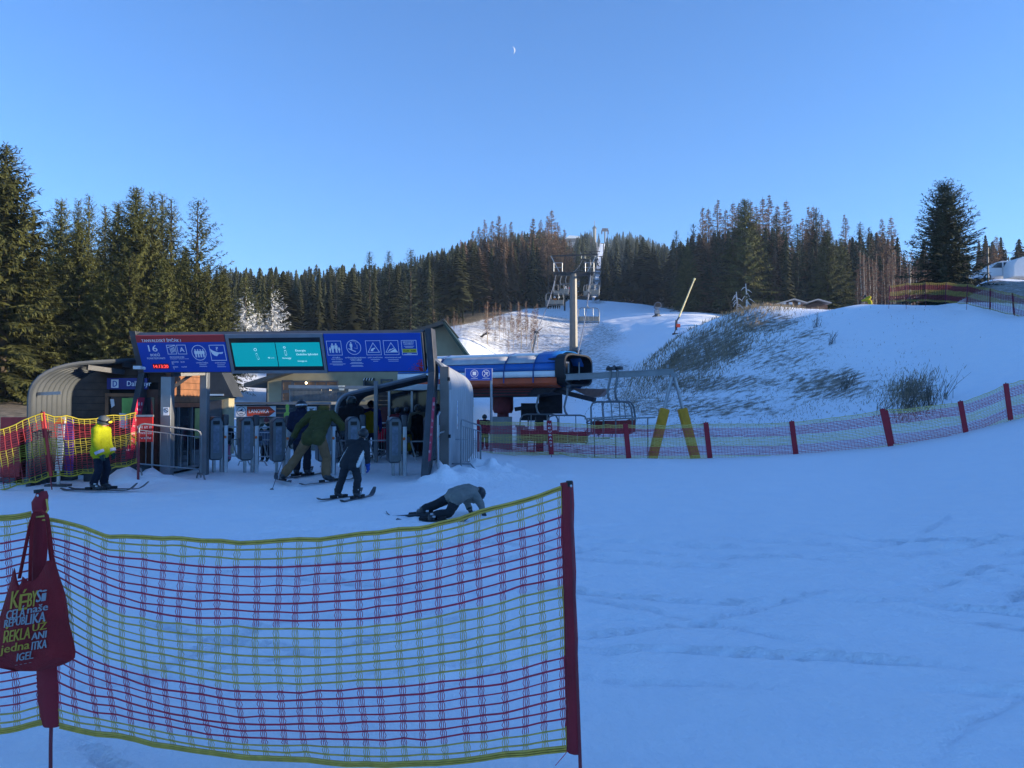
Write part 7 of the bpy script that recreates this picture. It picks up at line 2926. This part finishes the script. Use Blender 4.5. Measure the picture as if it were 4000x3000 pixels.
def van(label, u, d, rz, s=1.0, trailer=False):
    p = on_ground(u, d)
    t = thing('parked_van', label, 'van', p, R(rz))
    L, Wd = 4.9 * s, 1.85 * s
    if not trailer:
        pr = [(-L / 2, .38), (L / 2 - .1, .38), (L / 2, .60), (L / 2 - .02, .86), (L / 2 - .35, 1.02), (L / 2 - 1.15, 1.20), (L / 2 - 1.85, 1.78), (L / 2 - 2.4, 1.92), (-L / 2 + .5, 1.94), (-L / 2 + .08, 1.80), (-L / 2, 1.1)]
    else:
        pr = [(-L / 2, .45), (L / 2, .45), (L / 2, 1.6), (L / 2 - .3, 2.15), (L / 2 - .8, 2.35), (-L / 2 + .7, 2.35), (-L / 2 + .2, 2.1), (-L / 2, 1.4)]
    mb = MB()
    mb.prism(pr, (0, -Wd / 2, 0), (1, 0, 0), (0, 0, 1), (0, Wd, 0))
    mb.build('body', VANW, t, world=False, bevel=.06)
    for side in (-1, 1):
        y = side * (Wd / 2 + .004)
        for w_ in (([(L / 2 - 1.32, 1.22), (L / 2 - 2.35, 1.22), (L / 2 - 2.35, 1.76), (L / 2 - 1.92, 1.74)], [(L / 2 - 2.5, 1.22), (L / 2 - 3.6, 1.22), (L / 2 - 3.6, 1.77), (L / 2 - 2.5, 1.77)], [(L / 2 - 3.75, 1.22), (-L / 2 + .18, 1.22), (-L / 2 + .22, 1.76), (L / 2 - 3.75, 1.77)]) if not trailer else ([(-L / 4, 1.2), (L / 4, 1.2), (L / 4, 1.7), (-L / 4, 1.7)],)):
            mb = MB()
            mb.prism(w_, (0, y, 0), (1, 0, 0), (0, 0, 1), (0, .012 * side, 0))
            mb.build('window', GLASS, t, world=False)
        if not trailer:
            mb = MB()
            mb.box((L / 2 - 2.42, y, .95), (.02, .01, .9))
            mb.box((L / 2 - 2.6, y + .01 * side, 1.08), (.16, .03, .035))
            mb.build('door_seam', DARKST, t, world=False)
            mb = MB()
            text(mb, 'SKI ŠKOLA', (L / 2 - 2.7 if side < 0 else L / 2 - 3.9, y + .008 * side, .82), (-side, 0, 0) if side > 0 else (1, 0, 0), (0, 0, 1), .16, 1.0, bold=.01)
            mb.build('lettering', RED, t, world=False, smooth=False, fix=False)
        for x in ((L / 2 - .95, -L / 2 + .95) if not trailer else (0,)):
            mb = MB()
            mb.tube([(x, side * (Wd / 2 - .2), .33), (x, side * (Wd / 2 + .015), .33)], .33 * s, 20)
            wh = mb.build('wheel', TYRE, t, world=False)
            mb = MB()
            mb.tube([(x, side * (Wd / 2 + .01), .33), (x, side * (Wd / 2 + .025), .33)], .19, 16)
            mb.build('rim', SILVER, wh, world=False)
    if not trailer:
        mb = MB()
        mb.prism([(-.78, 1.20), (.78, 1.20), (.70, 1.70), (-.70, 1.70)], (L / 2 - 1.13, 0, 0), (0, 1, 0), (-.5 / .5 * .62, 0, 1) if False else (0, 0, 1), (.01, 0, 0))
        for side in (-1, 1):
            m2 = MB()
            m2.sphere((L / 2 - .12, side * .68, .78), (.14, .17, .1), 10)
            m2.build('headlight', mat('lamp_glass', (.5, .52, .55), .2, 0, .05), t, world=False)
    return t


van('white van with dark side windows parked nose down on the bank', 3905, 78, 176)
van('white camper van behind the white van at the right edge', 4052, 76, 176, 1.05, True)

# hut roofs behind the crest
for (u0, um, u1, v0, vm, v1, d, lb) in ((3008, 3098, 3146, 1196, 1170, 1184, 96, 'brown hut with a snow edged gable behind the bank crest, left one'), (3142, 3190, 3242, 1186, 1171, 1185, 98, 'brown hut with a snow edged gable behind the bank crest, right one')):
    t = thing('ski_hut', lb, 'hut', (Wx(um, d), d, 11))
    a, m_, b_ = W(u0, v0, d), W(um, vm, d), W(u1, v1, d)
    mb = MB()
    mb.prism([(a.x + .3, 10), (b_.x - .3, 10), (b_.x - .3, b_.z - .25), (m_.x, m_.z - .25), (a.x + .3, a.z - .25)], (0, d, 0), (1, 0, 0), (0, 0, 1), (0, 4, 0))
    mb.build('wall', mat('hut_brown', (.11, .055, .035), .7, 0, .25, 2), t, smooth=False)
    mb = MB()
    for p, q in ((a, m_), (m_, b_)):
        mb.bar(p + Vector((0, 1.8, 0)), q + Vector((0, 1.8, 0)), 4.6, .16)
    mb.build('roof', mat('roof_grey', (.30, .30, .30), .7, 0, .2), t, smooth=False)
    if um < 3150:
        mb = MB()
        for u, w_ in ((3062, .5), (3088, .45), (3122, .3)):
            q = W(u, 1185, d)
            mb.box((q.x, d - .03, q.z), (w_, .05, .28))
        mb.build('menu_board', WHITE, t)
p = W(3003, 1197, 92)
mb = MB()
mb.sphere(p + Vector((0, 0, -.2)), (.5, .4, .55), 10)
mb.tube([p + Vector((0, 0, -2.5)), p], .3, 8)
tag(mb.build('red_cover', mat('red_cover', (.38, .03, .03), .7, 0, .2, 3)), 'red covered machine beside the brown huts on the crest', 'cover')

# poles by the bank
for (u, vt, vb, d, lb) in ((3553, 1036, 1105, 70, 'thin grey pole between the birches and the lone spruce'), (3858, 975, 1032, 64, 'steel lamp pole with a wire beside the parked vans')):
    a, b_ = W(u, vt, d), W(u, vb, d)
    mb = MB()
    mb.tube([(a.x, d, ground_z(a.x, d) - .1), a], .07, 8)
    mb.tube([a, a + Vector((0, 0, .15))], .09, 8)
    tag(mb.build('pole', mat('pole_grey', (.13, .13, .13), .6, .2, .1)), lb, 'pole')
a = W(3858, 985, 64)
mb = MB()
mb.tube([a, a + Vector((3, .5, .0)), a + Vector((8, 1, .25))], .03, 5)
tag(mb.build('overhead_wire', MATTE), 'thin overhead wire running right from the lamp pole', 'wire')

# lumps of snow lying on the bank
for (u, v, d, s_, lb) in ((2552, 1545, 37, .32, 'large snow lump on the bank left of the A frame'), (2550, 1566, 36.2, .12, 'small snow lump just below the large one'), (3048, 1546, 33, .12, 'small snow lump on the rough bank'), (2478, 1512, 40, .14, 'small snow lump above the garage beam')):
    x = Wx(u, d)
    p = Vector((x, d, ground_z(x, d)))
    mb = MB()
    mb.sphere(p + Vector((0, 0, s_ * .4)), (s_ * 1.2, s_, s_ * .7), 12)
    o = mb.build('snow_lump', MATS['snow'])
    for v_ in o.data.vertices:
        n_ = mnoise.noise(v_.co * 4)
        v_.co += (v_.co - (p + Vector((0, 0, s_ * .4)))) * n_ * .5
    tag(o, lb, 'snow lump')
# fallen logs on the sunlit slope
for (a_, b_, d, lb) in (((1870, 1326), (1912, 1302), 112, 'fallen dark branch on the thin snow left of the birch thicket'), ((2088, 1312), (2106, 1300), 116, 'broken branch on the thin snow right of the birch thicket')):
    mb = MB()
    p, q = W(a_[0], a_[1], d), W(b_[0], b_[1], d)
    mb.tube([p, p.lerp(q, .5) + Vector((0, 0, .3)), q], [.2, .16, .08], 7)
    mb.tube([p.lerp(q, .4) + Vector((0, 0, .25)), p.lerp(q, .6) + Vector((.8, 0, 1.0))], [.08, .04], 5)
    tag(mb.build('fallen_branch', BARK), lb, 'branch')
